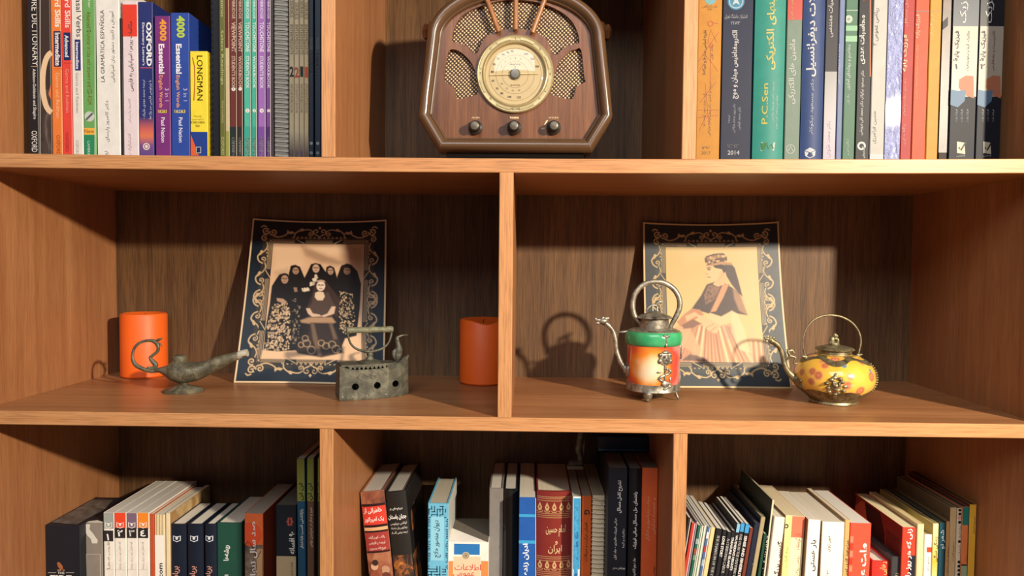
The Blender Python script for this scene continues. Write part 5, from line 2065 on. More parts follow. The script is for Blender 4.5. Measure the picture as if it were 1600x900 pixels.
def course(label, xl, xr, col, foot, series, kind, num, light):
    b = tb(label, xl, xr, col, 0.262)
    c = (xl + xr) / 2
    s = min(6.2, (xr - xl) * 0.6)
    txt(b, 'CAMBRIDGE', c, 8, 42, s * 0.75, 'cw', light, 'publisher_line')
    txt(b, series, c, 58, 46, s, 'cw', light, 'title', 0.01)
    txt(b, kind, c, 113, 50, s * 0.9, 'cw', light, 'subtitle', 0.006)
    disc(b, c, 139 if 'VIEW' in series else 173, s * 0.52, 'EFE6DC', 'number_disc')
    txt(b, num, c, 139 if 'VIEW' in series else 173, s * 0.5, s * 0.6, 'h', col, 'number', off=0.0005)
    band(b, 198, 246, foot, 'foot_band')
    txt(b, 'CAMBRIDGE', c, 232, 34, s * 0.8, 'cw', 'F0ECE4', 'publisher_foot', 0.012, off=0.0005)
    line(b, [(xr - 0.7, 0), (xr - 0.7, 245)], 0.8, 'CFC6B4', 'spine_edge', off=0.0006)
    return b


course("brown student's course book, wider of the two brown spines", 359.3, 370.6, '6B2C24', '24302C', 'VIEWPOINT', "STUDENT'S BOOK", '1', 'E0BFA8')
course('narrow brown course workbook between brown and teal course books', 371, 379.6, '602820', '2A2A26', 'VIEWPOINT', 'WORKBOOK', '1', 'DDBBA4')
course("teal student's course book, wider of the two teal spines", 381, 392.6, '4FB39A', '3FA48E', 'TOUCHSTONE', "STUDENT'S BOOK", '3', 'E6F4EC')
course('narrow teal course workbook between teal and purple course books', 393.2, 401.6, '47AD94', '3A9C86', 'TOUCHSTONE', 'WORKBOOK', '3', 'E2F2EA')
course("lilac student's course book, wider of the two purple spines", 403, 415, '9C66B4', '7A4A9A', 'TOUCHSTONE', "STUDENT'S BOOK", '4', 'EEE0F4')
course('narrow dark purple course workbook beside wire-bound book', 416, 423.6, '6E4486', '4C2C66', 'TOUCHSTONE', 'WORKBOOK', '4', 'E0D0EA')
b = tb('thin grey booklet between purple workbook and wire-bound book', 424.3, 428, '6A6258', 0.25, d=0.18, Y=YA + 0.004, name='booklet', cat='booklet')

b = tb('thick beige notebook bound with black wire loops', 429, 450.5, 'DDD5C0', 0.27, d=0.2, Y=YA + 0.003, name='wire_bound_notebook', cat='notebook')
for i in range(40):
    z = 0.004 + i * 0.0067
    pts = []
    for k in range(7):
        a = PI * k / 6
        pts.append((-(b.w / 2 + 0.001) * math.cos(a), 0.0006 - 0.0042 * math.sin(a) ** 0.6, z + 0.0006 * math.cos(a), 0.00055))
    bm = bmesh.new()
    bm_tube(bm, pts, 5)
    bm_obj('wire_loop', bm, plain('1A1A20', 0.3), b.root, smooth='all')

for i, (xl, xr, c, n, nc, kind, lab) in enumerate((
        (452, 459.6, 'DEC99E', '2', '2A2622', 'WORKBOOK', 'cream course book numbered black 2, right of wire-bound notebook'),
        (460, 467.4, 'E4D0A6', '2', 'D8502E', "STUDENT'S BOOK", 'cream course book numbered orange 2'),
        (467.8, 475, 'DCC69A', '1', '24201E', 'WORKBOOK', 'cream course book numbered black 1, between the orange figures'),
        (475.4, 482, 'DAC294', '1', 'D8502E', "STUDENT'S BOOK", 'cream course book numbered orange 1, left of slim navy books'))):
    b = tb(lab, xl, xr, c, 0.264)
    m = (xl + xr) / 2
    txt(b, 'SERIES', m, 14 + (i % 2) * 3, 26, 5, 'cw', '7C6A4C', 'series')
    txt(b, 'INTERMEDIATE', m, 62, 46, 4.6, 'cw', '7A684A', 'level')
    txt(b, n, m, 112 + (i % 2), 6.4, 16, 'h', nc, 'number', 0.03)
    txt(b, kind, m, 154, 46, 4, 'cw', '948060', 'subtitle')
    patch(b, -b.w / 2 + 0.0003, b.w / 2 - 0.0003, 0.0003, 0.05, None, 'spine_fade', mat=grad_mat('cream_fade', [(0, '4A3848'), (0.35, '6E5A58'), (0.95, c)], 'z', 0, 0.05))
for xl, xr, lab in ((482.6, 490.3, 'slim dark navy reader, left of two alike beside the divider'), (491.5, 501.5, 'slim dark navy reader pressed against the upper left divider')):
    b = tb(lab, xl, xr, '16273A', 0.262, Y=YA + 0.002)
    m = (xl + xr) / 2
    txt(b, 'FOR SUCCESS', m, 68, 18, 4, 'cw', '8A8A86', 'series')
    txt(b, 'FUNDAMENTALS  1', m, 100, 34, 4.4, 'cw', 'A9AEB0', 'title', 0.01)
    disc(b, m, 224, 2.6, '9AA2A6')
    disc(b, m, 239, 2.6, '7C868C', 'emblem')
TONE = 1.0
# ------------------------------------------------------------------ upper row, right: engineering books
G2 = 'books on the upper right shelf'
YB = 0.085
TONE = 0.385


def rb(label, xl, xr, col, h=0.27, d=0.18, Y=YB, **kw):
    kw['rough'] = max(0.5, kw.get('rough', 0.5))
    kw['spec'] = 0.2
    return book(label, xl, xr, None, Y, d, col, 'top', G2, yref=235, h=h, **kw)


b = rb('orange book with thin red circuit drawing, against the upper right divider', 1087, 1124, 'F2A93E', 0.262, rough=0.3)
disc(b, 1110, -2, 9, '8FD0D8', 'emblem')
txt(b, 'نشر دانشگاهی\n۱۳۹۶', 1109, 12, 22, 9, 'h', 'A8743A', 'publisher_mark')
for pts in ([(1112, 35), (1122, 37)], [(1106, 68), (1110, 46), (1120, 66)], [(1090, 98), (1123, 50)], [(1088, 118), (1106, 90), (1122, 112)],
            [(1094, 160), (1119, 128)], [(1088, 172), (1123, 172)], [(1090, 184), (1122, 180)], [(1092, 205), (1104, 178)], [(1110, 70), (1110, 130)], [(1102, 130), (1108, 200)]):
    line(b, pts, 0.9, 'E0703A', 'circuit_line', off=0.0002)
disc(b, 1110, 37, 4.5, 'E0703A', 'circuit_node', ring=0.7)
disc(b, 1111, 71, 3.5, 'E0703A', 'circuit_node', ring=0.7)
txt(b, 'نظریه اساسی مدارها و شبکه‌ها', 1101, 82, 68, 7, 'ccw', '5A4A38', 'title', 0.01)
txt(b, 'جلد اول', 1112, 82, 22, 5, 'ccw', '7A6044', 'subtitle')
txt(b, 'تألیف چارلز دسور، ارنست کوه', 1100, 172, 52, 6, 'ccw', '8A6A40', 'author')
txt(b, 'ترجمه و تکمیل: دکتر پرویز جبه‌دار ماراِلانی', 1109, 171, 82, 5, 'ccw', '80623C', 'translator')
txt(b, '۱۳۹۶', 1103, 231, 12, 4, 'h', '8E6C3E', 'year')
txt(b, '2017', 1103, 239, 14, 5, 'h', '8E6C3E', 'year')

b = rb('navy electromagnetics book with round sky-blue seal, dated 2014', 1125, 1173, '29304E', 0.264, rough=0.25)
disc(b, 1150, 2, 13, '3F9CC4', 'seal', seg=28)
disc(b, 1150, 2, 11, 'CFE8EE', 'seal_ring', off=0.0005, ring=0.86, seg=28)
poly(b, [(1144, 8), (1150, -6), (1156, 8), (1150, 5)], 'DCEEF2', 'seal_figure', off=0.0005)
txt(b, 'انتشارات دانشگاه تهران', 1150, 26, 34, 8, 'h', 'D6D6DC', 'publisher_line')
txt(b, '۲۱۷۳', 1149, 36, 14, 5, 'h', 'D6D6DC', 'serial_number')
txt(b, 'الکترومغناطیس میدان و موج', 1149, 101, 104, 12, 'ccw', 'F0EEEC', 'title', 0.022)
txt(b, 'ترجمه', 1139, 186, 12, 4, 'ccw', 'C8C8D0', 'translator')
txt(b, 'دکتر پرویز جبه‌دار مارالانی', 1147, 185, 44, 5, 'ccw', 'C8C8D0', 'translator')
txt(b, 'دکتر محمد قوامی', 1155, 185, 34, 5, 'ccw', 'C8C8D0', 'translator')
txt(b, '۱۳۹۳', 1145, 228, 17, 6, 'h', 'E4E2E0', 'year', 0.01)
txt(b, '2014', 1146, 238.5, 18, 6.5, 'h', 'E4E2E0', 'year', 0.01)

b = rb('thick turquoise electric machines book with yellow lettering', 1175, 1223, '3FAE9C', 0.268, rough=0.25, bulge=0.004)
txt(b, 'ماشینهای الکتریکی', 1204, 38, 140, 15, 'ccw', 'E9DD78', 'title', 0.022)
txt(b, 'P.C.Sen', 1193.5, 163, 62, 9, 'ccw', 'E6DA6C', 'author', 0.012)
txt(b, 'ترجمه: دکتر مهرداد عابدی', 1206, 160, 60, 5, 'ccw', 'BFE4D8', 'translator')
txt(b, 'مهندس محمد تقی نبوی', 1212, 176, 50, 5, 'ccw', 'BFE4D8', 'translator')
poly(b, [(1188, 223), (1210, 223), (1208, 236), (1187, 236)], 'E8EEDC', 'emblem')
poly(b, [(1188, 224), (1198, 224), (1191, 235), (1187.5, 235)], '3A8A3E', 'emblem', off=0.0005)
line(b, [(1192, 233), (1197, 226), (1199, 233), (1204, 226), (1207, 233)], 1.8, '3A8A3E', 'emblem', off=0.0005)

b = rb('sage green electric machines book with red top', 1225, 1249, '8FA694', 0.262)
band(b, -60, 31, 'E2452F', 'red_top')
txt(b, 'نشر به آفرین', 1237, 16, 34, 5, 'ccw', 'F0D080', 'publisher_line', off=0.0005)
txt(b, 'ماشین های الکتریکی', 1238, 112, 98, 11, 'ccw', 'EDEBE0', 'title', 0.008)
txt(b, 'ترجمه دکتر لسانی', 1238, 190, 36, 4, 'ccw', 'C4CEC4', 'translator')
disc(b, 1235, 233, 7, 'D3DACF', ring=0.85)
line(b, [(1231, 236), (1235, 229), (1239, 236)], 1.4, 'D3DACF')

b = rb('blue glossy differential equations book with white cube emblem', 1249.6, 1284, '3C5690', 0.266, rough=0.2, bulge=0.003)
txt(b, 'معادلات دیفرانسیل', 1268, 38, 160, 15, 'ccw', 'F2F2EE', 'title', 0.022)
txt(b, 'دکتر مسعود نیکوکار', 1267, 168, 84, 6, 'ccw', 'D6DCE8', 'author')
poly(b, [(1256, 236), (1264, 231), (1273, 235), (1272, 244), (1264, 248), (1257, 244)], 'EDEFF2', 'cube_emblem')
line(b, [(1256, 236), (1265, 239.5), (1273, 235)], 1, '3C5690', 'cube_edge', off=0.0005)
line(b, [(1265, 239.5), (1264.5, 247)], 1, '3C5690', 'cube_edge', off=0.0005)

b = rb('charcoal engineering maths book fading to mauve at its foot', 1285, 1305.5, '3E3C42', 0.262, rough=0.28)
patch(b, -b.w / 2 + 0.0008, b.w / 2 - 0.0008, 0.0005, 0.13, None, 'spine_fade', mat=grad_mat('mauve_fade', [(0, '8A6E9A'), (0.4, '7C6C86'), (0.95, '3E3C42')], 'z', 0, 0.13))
txt(b, 'ریاضیات مهندسی', 1298, 22, 70, 9, 'ccw', 'E4E2E0', 'title', 0.008)
txt(b, 'دکتر محمد طلوعی', 1295, 218, 56, 7, 'ccw', 'DAD2DE', 'author', off=0.0005)
b = rb('narrow lavender blue book right of the charcoal maths book', 1306, 1315, '8C9CC8', 0.26)
txt(b, 'معادلات دیفرانسیل', 1310, 100, 60, 5, 'ccw', 'E4E8F4', 'title')

b = rb('green statistics book with bright band and round white emblem', 1316, 1335, '5F8F72', 0.262, rough=0.3)
band(b, 15.5, 17, 'A8D0AE', 'thin_band')
band(b, 40, 48, '86CE96', 'bright_band')
band(b, 56, 65, '86CE96', 'bright_band')
disc(b, 1326, 30, 6, 'D8E4D0')
disc(b, 1326, 30, 2, '8CB89A', off=0.0005)
txt(b, 'مفاهیم و روشهای آماری', 1326, 105, 68, 8, 'ccw', 'E6EEE4', 'title', 0.01)
txt(b, 'جلد اول', 1325, 155, 16, 5, 'ccw', 'C8DCCC', 'volume')
txt(b, 'نگرش', 1324, 230, 24, 5, 'ccw', 'D0E0D2', 'publisher_line')

b = rb('black numerical methods book with white Persian title', 1336, 1358, '2A2A2E', 0.264, rough=0.25)
txt(b, '۳۲', 1347, -4, 14, 12, 'h', 'E0602E', 'number', 0.02)
txt(b, 'محاسبات عددی', 1347.5, 62, 74, 10, 'ccw', 'F2F0EA', 'title', 0.03)
txt(b, 'دکتر مسعود نیکوکار، دکتر محمد تقی درویشی', 1346.5, 161, 98, 6, 'ccw', 'E6E4DE', 'author', 0.012)
disc(b, 1346, 228, 6.5, 'F0EEE8', ring=0.55)
txt(b, 'گسترش', 1349, 238, 18, 5, 'ccw', 'F0EEE8', 'publisher_line', 0.02)

b = rb('white general maths book with thin orange edge', 1358.8, 1381, 'E4E0D6', 0.262, rough=0.3)
line(b, [(1359.6, -30), (1359.6, 120)], 1.8, 'E07A40', 'orange_edge')
txt(b, 'ریاضی عمومی ۲', 1369, 42, 56, 8, 'ccw', '4A4644', 'title')
txt(b, 'حسین فرامرزی', 1366, 199, 50, 7, 'ccw', '6A645E', 'author')
band(b, 241, 250, 'B9BCC0', 'foot_band')

# crinkled plastic jacket
b = rb('lavender book in a crinkled shiny plastic jacket', 1381.5, 1406, 'B9BEDD', 0.264, rough=0.3)
s = NT('crinkled_plastic')
s.b.inputs['Base Color'].default_value = (*(lin('8C92B8')), 1)
s.b.inputs['Roughness'].default_value = 0.28
s.b.inputs['Coat Weight'].default_value = 0.2
s.bump(s.noise(s.coord((60, 60, 32), rot=(0, 0.5, 0)), 2.2, 4, 0.6, 1.5), 1.0, 0.006)
patch(b, -b.w / 2 + 0.0004, b.w / 2 - 0.0004, 0.0005, 0.262, None, 'plastic_jacket', mat=s.m)
txt(b, 'فیزیک هالیدی', 1398, 22, 60, 7, 'ccw', '8890B4', 'title')

b = rb('narrow crimson physics book with yellowish title', 1406.5, 1423.5, 'D0403C', 0.26, rough=0.28)
txt(b, 'حل مسائل', 1416, 20, 40, 5, 'ccw', 'F0B8A0', 'series')
txt(b, 'فیزیک پایه', 1414, 83, 56, 9, 'ccw', 'F4E6B0', 'title', 0.02)
txt(b, 'جلد دوم، حرارت و امواج', 1413.5, 152, 56, 5, 'ccw', 'F2B4A0', 'subtitle')
txt(b, 'رالف بی', 1412, 210, 30, 5, 'ccw', 'F2B4A0', 'author')
b = rb('orange-red physics book between crimson and amber ones', 1424, 1446, 'EA6238', 0.262, rough=0.26)
band(b, 17, 18.5, '8A4A5A', 'thin_band')
txt(b, 'فیزیک پایه', 1434, 41, 36, 8, 'ccw', 'F8D8B8', 'title', 0.012)
txt(b, 'فرانک بلت، ترجمه محمد خرمی', 1432, 112, 80, 5, 'ccw', 'F4AE88', 'author')
b = rb('amber yellow physics book, right of the orange-red one', 1446.5, 1465, 'F0AE3C', 0.262, rough=0.26, side='C98E2A')
band(b, 17, 18, 'B87A2A', 'thin_band')
txt(b, 'فیزیک پایه', 1456, 41, 36, 7, 'ccw', 'FAE0A0', 'title')

b = rb('dark leather-brown book pushed back between amber and cream physics books', 1466.3, 1480.5, '3E2A1C', 0.255, Y=0.088, d=0.19, rough=0.55)
patch(b, -b.w / 2, b.w / 2, 0.02, 0.23, None, 'mottled_spine', mat=print_mat('mottled', [(0.35, '2A1C14'), (0.6, '6A4526'), (0.75, '7A5030')], 50))
poly(b, [(1466, 34), (1481, 26), (1481, 40), (1466, 47)], '18141A', 'dark_stripe')


def physics(label, xl, xr, top, num, sub, w):
    b = rb(label, xl, xr, '1C212E', 0.262, rough=0.22)
    k = (xr - xl) / 41
    band(b, -40, 41, top, 'top_band')
    txt(b, 'فیزیک', xl + 24 * k, 10, 50, 13, 'ccw', 'ECECE8', 'series', 0.014, off=0.0005)
    m = NT('label_print')
    patch(b, -b.w / 2 + 0.0007, b.w / 2 - 0.0007, loc(b, xl + 20, 151)[1], loc(b, xl + 20, 41)[1], 'D9CFBA', 'cream_label')
    poly(b, [(xl + 17, 124), (xl + 27, 118), (xl + 39, 119), (xl + 39.5, 154), (xl + 24, 148), (xl + 16, 136)], 'D98A62', 'orange_blot', off=0.0004)
    poly(b, [(xl + 1, 140), (xl + 14, 142), (xl + 27, 141), (xl + 25, 158), (xl + 14, 168), (xl + 1, 164)], '6E93B4', 'blue_blot', off=0.00045)
    txt(b, 'فیزیک پایهٔ', xl + 13 * k, 72, 46, 9, 'ccw', '2E2A2A', 'title', 0.014, off=0.0005)
    txt(b, num, xl + 12 * k, 104, 8 * k, 8, 'h', '2A2626', 'number', 0.02, off=0.0005)
    txt(b, sub, xl + 30 * k, 80, 60, 5, 'ccw', '6A6058', 'subtitle', off=0.0005)
    for i, q in enumerate((0.3, 0.5, 0.72)):
        txt(b, 'فرانک بلت', xl + q * 41 * k, 181, 18, 4, 'ccw', 'C8CCD2', 'author')
        disc(b, xl + q * 41 * k, 172, 1.0, 'D8DCE0', 'bullet')
    poly(b, [(xl + 13 * k, 221), (xl + 25 * k, 223), (xl + 26 * k, 241), (xl + 13 * k, 239)], 'EFE8CC', 'emblem')
    line(b, [(xl + 16 * k, 230), (xl + 19 * k, 235), (xl + 27 * k, 222)], 2.2, '22242C', 'check_mark', off=0.0005)
    txt(b, 'فاطمی', xl + 19 * k, 243.5, 14, 3.4, 'h', 'D8D6CE', 'publisher_line')
    return b


physics('glare-greyed and cream physics book with tick emblem, left of two alike', 1482, 1523, '59636E', '۱', 'مکانیک، گرما و ترمودینامیک', 41)  # grey of the top band is lamp glare put into its colour
physics('black and cream physics book against the right side panel', 1524, 1562.5, '171C28', '۲', 'الکتریسیته و مغناطیس', 40)
TONE = 1.0
# ------------------------------------------------------------------ lower row, left
G3 = 'books on the lower left shelf'


def lb(label, xl, xr, ytop, Y, d, col, group=None, **kw):
    return book(label, xl, xr, ytop, Y, d, col, 'low', group or G3, **kw)


b = lb('thick black boxed set against the left side panel, grey marbled top', 70.5, 125, 821, 0.128, 0.13, '1A1E26', style='box', name='boxed_set', cat='box')
bm = bmesh.new()
prism(bm, [(-b.w / 2 + 0.002, 0.012), (b.w / 2 - 0.008, 0.004), (b.w / 2 - 0.004, 0.07), (b.w / 2 - 0.016, 0.115), (-b.w / 2 + 0.003, 0.116)], b.h, b.h + 0.0003)
bm_obj('marbled_top', bm, print_mat('marble_grey', [(0.35, '3C3936'), (0.6, '6E6862'), (0.8, '8A7C72')], 35), b.root)
poly(b, [(89, 879), (93, 878), (98, 884), (99, 892), (96, 891), (91, 886)], 'A0603C', 'flame_mark')
poly(b, [(90, 890), (101, 890), (101, 891.3), (90, 891.3)], 'C89A70', 'flame_base')
txt(b, 'THE', 95.5, 895, 11, 3.6, 'h', 'D8D4C8', 'title_small', 0.01)
line(b, [(75, 894.5), (88, 894.5)], 0.8, 'A8A49C', 'rule')
line(b, [(103, 894.5), (116, 894.5)], 0.8, 'A8A49C', 'rule')
txt(b, 'FIRE', 95.5, 904, 37, 11, 'h', 'E4E0D4', 'title', 0.035)

b = lb('taupe grey book with a pale torn figure, right of the black boxed set', 130, 159.8, 817, 0.143, 0.16, '8C8276', side='24262C')
bm = bmesh.new()
prism(bm, [(-b.w / 2, 0.004), (0, 0.012), (b.w / 2, 0.004), (b.w / 2, 0.158), (-b.w / 2, 0.158)], b.h, b.h + 0.0006)
bm_obj('black_top', bm, plain('1B1C22'), b.root)
poly(b, [(134, 819), (141, 819), (140, 827), (146, 834), (150, 840), (153, 844), (152, 849), (144, 849), (142, 842), (136, 836), (133, 828)], 'D8D0C2', 'pale_figure')
line(b, [(135, 866), (157, 866), (157, 905), (135, 905)], 1.0, 'D6CEC0', 'title_frame', closed=True)

for i, (xl, xr, top, num, yt, lab) in enumerate((
        (161.3, 178, '9DA39C', '۱', 801, 'white volume with grey head and numeral one, first of the numbered four'),
        (178.6, 197, 'E84A2C', '۲', 801, 'white volume with red head and numeral two'),
        (197.6, 214.4, '7C6478', '۳', 801.5, 'white volume with purple head and numeral three'),
        (215, 232.6, 'F08A2C', '٤', 801, 'white volume with orange head and numeral four, last of the numbered four'))):
    b = lb(lab, xl, xr, yt, 0.146, 0.16, 'EEE8DA', pages='D8D2C4')
    m = (xl + xr) / 2
    y0 = 801.5
    patch(b, -b.w / 2 + 0.0005, b.w / 2 - 0.0004, loc(b, m, 826)[1], b.h - 0.0002, top, 'color_head')
    panel(b, xl + 0.6, 824.5 + (i == 0) * 4, xr - 0.6, 841 + (i == 0) * 5, '2E2A2C', 'number_panel', off=0.0003)
    txt(b, num, m - 1 if i == 0 else m, 833 + (i == 0) * 6, 4 if i == 0 else 9, 10.5, 'h', 'F0ECE2', 'number', 0.03, off=0.0005)
    line(b, [(m - 5, 816), (m - 2, 818), (m + 2, 818), (m + 5, 816), (m + 5, 823), (m, 825), (m - 5, 823)], 1.2, 'F0E8DC', 'book_emblem', off=0.0004, closed=True)
    disc(b, m, 820, 1.8, 'F0E8DC', off=0.0005)
    txt(b, 'قصه‌های خوب برای بچه‌ها' if i else 'قصه‌ها', m, 868, 44, 5, 'ccw', '9A948A', 'title')
    line(b, [(xl + 1, 890), (xr - 1, 890)], 0.6, 'C2BCB0', 'rule')

b = lb('thin brick-red booklet beside the numbered white volumes', 234, 240.5, 803, 0.147, 0.14, 'C0522E', name='booklet', cat='booklet')
b = lb('cream booklet with com lettering on its white spine label', 241.3, 257, 804, 0.148, 0.135, 'E2CFA4', name='booklet', cat='booklet')
for x in (245, 249.5, 253.5):
    line(b, [(x, 804), (x, 836)], 0.8, 'A8824E', 'fold_line')
patch(b, -b.w / 2 + 0.0003, b.w / 2 - 0.0003, 0.001, loc(b, 249, 836)[1], 'F0EBDE', 'white_label', off=0.0003)
txt(b, 'com', 252, 891, 24, 5, 'ccw', '33302E', 'lettering', 0.02, off=0.0005)
b = lb('cream book with stained brown cover, left of the navy trio', 258.6, 265.5, 802, 0.149, 0.14, 'E6D4AC', side='A9814E')
bm = bmesh.new()
x = b.w / 2 + 0.0003
bm.faces.new([bm.verts.new(p) for p in ((x, 0.02, 0.001), (x, b.d, 0.001), (x, b.d, b.h - 0.0005), (x, 0.02, b.h - 0.0005))])
bm_obj('stained_cover', bm, print_mat('stains', [(0.3, '7A4A2C'), (0.48, 'B4905C'), (0.62, 'C8AE7C'), (0.78, '9A3E28')], 26), b.root)

for xl, xr, yt, lab in ((266.5, 291, 818.5, 'navy hardcover with white emblem, first of the navy trio'),
                        (293.5, 317.5, 818.5, 'navy hardcover with white emblem, middle of the navy trio'),
                        (320.5, 338, 818.5, 'navy hardcover with frayed head, beside the green hardcover')):
    b = lb(lab, xl, xr, yt, 0.153, 0.10, '17202F', style='hard', pages='E6DFCE', bulge=0.002, rough=0.38, inset=0.0012)
    m = (xl + xr) / 2 - 1.5
    line(b, [(m - 5.5, 836.5), (m - 2, 838), (m + 2, 838), (m + 5.5, 836.5), (m + 5.5, 843.5), (m, 845.5), (m - 5.5, 843.5)], 1.5, 'D8DCE0', 'book_emblem', closed=True)
    disc(b, m, 840.5, 2.2, 'D8DCE0')
    txt(b, 'برباد رفته', m - 1, 904, 42, 13, 'ccw', 'D89A84', 'title', 0.015)

b = lb('green hardcover with white Persian title, beside the orange spine', 339, 377.5, 817, 0.156, 0.128, '1F4A3C', style='hard', pages='E4DAC6', side='183A30', inset=0.001)
txt(b, 'ریشه‌ها', 354.5, 864, 25, 11, 'ccw', 'E8E8E0', 'title', 0.03)
txt(b, 'الکس هیلی', 355, 912, 30, 8, 'ccw', 'D8D8D0', 'author', 0.02)

b = lb('thick orange novel with white Persian title and brown lower spine', 382, 411, 802.5, 0.160, 0.15, 'F0743E', pages='B8AC98', side='A5482A')
patch(b, -b.w / 2 + 0.0005, b.w / 2 - 0.0005, 0.0005, loc(b, 396, 851)[1], None, 'spine_picture',
      mat=print_mat('smoke', [(0.3, '3C3028'), (0.5, '7C6A58'), (0.7, 'A89880')], 50))
disc(b, 391, 835, 19, 'EE5A30', 'red_sun', off=0.0002)
line(b, [(383, 852), (387, 846), (392, 850), (397, 862), (402, 872), (408, 860)], 1.2, '4A3428', 'branch_line', off=0.0004)
txt(b, 'صد سال تنهایی', 396.5, 866, 106, 12, 'ccw', 'F0E6DA', 'title', 0.025, off=0.0005)
poly(b, [(401, 858), (410, 858), (410, 900), (401, 900)], 'C8A070', 'tan_strip', off=0.0002)

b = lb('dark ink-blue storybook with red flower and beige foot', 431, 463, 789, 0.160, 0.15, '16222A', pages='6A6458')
for k in range(6):
    a = k * PI / 3
    disc(b, 453 + 3.2 * math.cos(a), 815 + 5.0 * math.sin(a), 2.4, 'B4564A', 'petal', seg=8)
txt(b, '۹۰ افسانه', 456, 848, 36, 9, 'ccw', 'E6E2D6', 'title', 0.025)
patch(b, -b.w / 2 + 0.0006, b.w / 2 - 0.0006, 0.0005, loc(b, 447, 869)[1], 'B8A37C', 'beige_foot')
txt(b, 'یوسف عزیزی', 456, 889, 22, 4, 'ccw', '4A4034', 'author', off=0.0005)

for xl, xr, yt, low, lab, t2 in ((463.4, 476, 716.5, '174A62', 'tall folk-tale magazine with olive head and teal spine', 'رازکشتی اسب شاخدار'),
                                 (479.5, 490.5, 715, '5C4234', 'tall folk-tale magazine with olive head and brown spine', 'سیر و سفر در سرزمین روس'),
                                 (496.2, 499.5, 715, '3A3A2A', 'tall thin olive magazine squeezed against the lower left divider', None)):
    b = lb(lab, xl, xr, yt, 0.10, 0.2, low, name='magazine', cat='magazine', lean=-0.5 if xl < 479 else 0)
    z = loc(b, (xl + xr) / 2, 783)[1]
    patch(b, -b.w / 2 + 0.0003, b.w / 2 - 0.0003, z, b.h - 0.0004, '7E8036', 'olive_head')
    m = (xl + xr) / 2
    txt(b, 'تن تن', m + (1.5 if xl < 479 else 0), 768, 28, min(8, (xr - xl) * 0.75), 'ccw', '2E3018', 'series', 0.03, off=0.0005)
    if t2:
        txt(b, t2, m + (2 if xl < 479 else 1), 826 if xl < 479 else 824, 64, 6, 'ccw', 'D8D6C4' if xl < 479 else 'C8AE94', 'title', 0.02, off=0.0005)

# ------------------------------------------------------------------ lower row, middle
G4 = 'books on the lower middle shelf'


def mb(*a, **kw):
    return lb(*a, group=G4, **kw)


b = mb('leaning memoir with red title panels and warrior picture', 562.5, 600.5, 767, 0.147, 0.155, '9A6248', lean=-6.2, style='hard', bulge=0.003, pages='C9C6BC', side='3A2A28', inset=0.002)
patch(b, -b.w / 2, b.w / 2, 0.001, b.h - 0.001, None, 'spine_picture', mat=print_mat('old_print', [(0.3, '4A2A24'), (0.5, '93563E'), (0.7, 'BE8A64')], 22))


def lean_band(b, ya, yb, xa, col, name='color_band', off=0.0003):
    z0, z1 = sorted((loc(b, xa, ya)[1], loc(b, xa, yb)[1]))
    return patch(b, -b.w / 2 + 0.0006, b.w / 2 - 0.0006, z0, z1, col, name, off=off)


for ya, yb, c in ((786, 790, '2A1A1C'), (790, 819, 'CF3F30'), (819, 823, '2A1A1C'), (823, 828, 'D8A878'), (828, 831, '2A1A1C'), (831, 860, '9C3A34'), (860, 863, '2A1A1C')):
    lean_band(b, ya, yb, 585, c)
txt(b, 'خاطراتی از', 583, 797, 29, 10, 'h', 'F4E4DC', 'title', 0.02, off=0.0006)
txt(b, 'یک امپراتور', 585, 811, 31, 10, 'h', 'F4E4DC', 'title', 0.02, off=0.0006)
for y, s_ in ((838, 'رالف کورن‌گولد'), (847, 'ترجمه و اقتباس'), (856, 'ذبیح الله منصوری')):
    txt(b, s_, 589 + (y - 838) * 0.1, y, 26, 6, 'h', 'E8CCC0', 'author', 0.01, off=0.0006)
for px, py, r, c in ((586, 884, 6, 'C8A080'), (603, 889, 7, 'B88E70'), (587, 897, 8, '8A4A34'), (604, 900, 8, '6A3A2C'), (587, 878, 5, '3A2824')):
    disc(b, px, py, r, c, 'warrior_head', off=0.0006, seg=12)

b = mb('leaning black history book with palace picture at the foot', 602, 634, 767, 0.150, 0.15, '23221F', lean=-6.2, style='hard', bulge=0.003, pages='C2BFB4', side='1C1A1A', inset=0.002)
txt(b, 'دیباچه‌ای بر', 619, 794, 21, 5, 'h', 'E8E4DC', 'subtitle', 0.012)
txt(b, 'جهان باستان', 621, 807, 29, 9, 'h', 'F6F2EA', 'title', 0.025)
for y, s_ in ((817, 'لوکاس دوبلویس'), (824, 'روبارتوس وان دراسپک'), (831, 'ترجمه مرتضی ثاقب‌فر')):
    txt(b, s_, 623 + (y - 817) * 0.12, y, 26, 5, 'h', 'D8D0C4', 'author', 0.006)
pal = print_mat('palace', [(0.3, '1C1614'), (0.47, '4A3428'), (0.6, 'B06A34'), (0.75, 'E09A54')], 70, (1, 1, 0.6))
patch(b, -b.w / 2 + 0.001, b.w / 2 - 0.001, 0.002, loc(b, 630, 866)[1], None, 'palace_picture', mat=pal)
bm = bmesh.new()
x = b.w / 2 + 0.0003
for (y0, y1, z0, z1) in ((0.003, 0.06, 0.002, b.h * 0.60), (0.02, 0.045, b.h * 0.72, b.h * 0.84), (0.05, 0.062, b.h * 0.78, b.h * 0.86)):
    bm.faces.new([bm.verts.new(p) for p in ((x, y0, z0), (x, y1, z0), (x, y1, z1), (x, y0, z1))])
bm_obj('cover_picture', bm, pal, b.root)['kind'] = 'stuff'

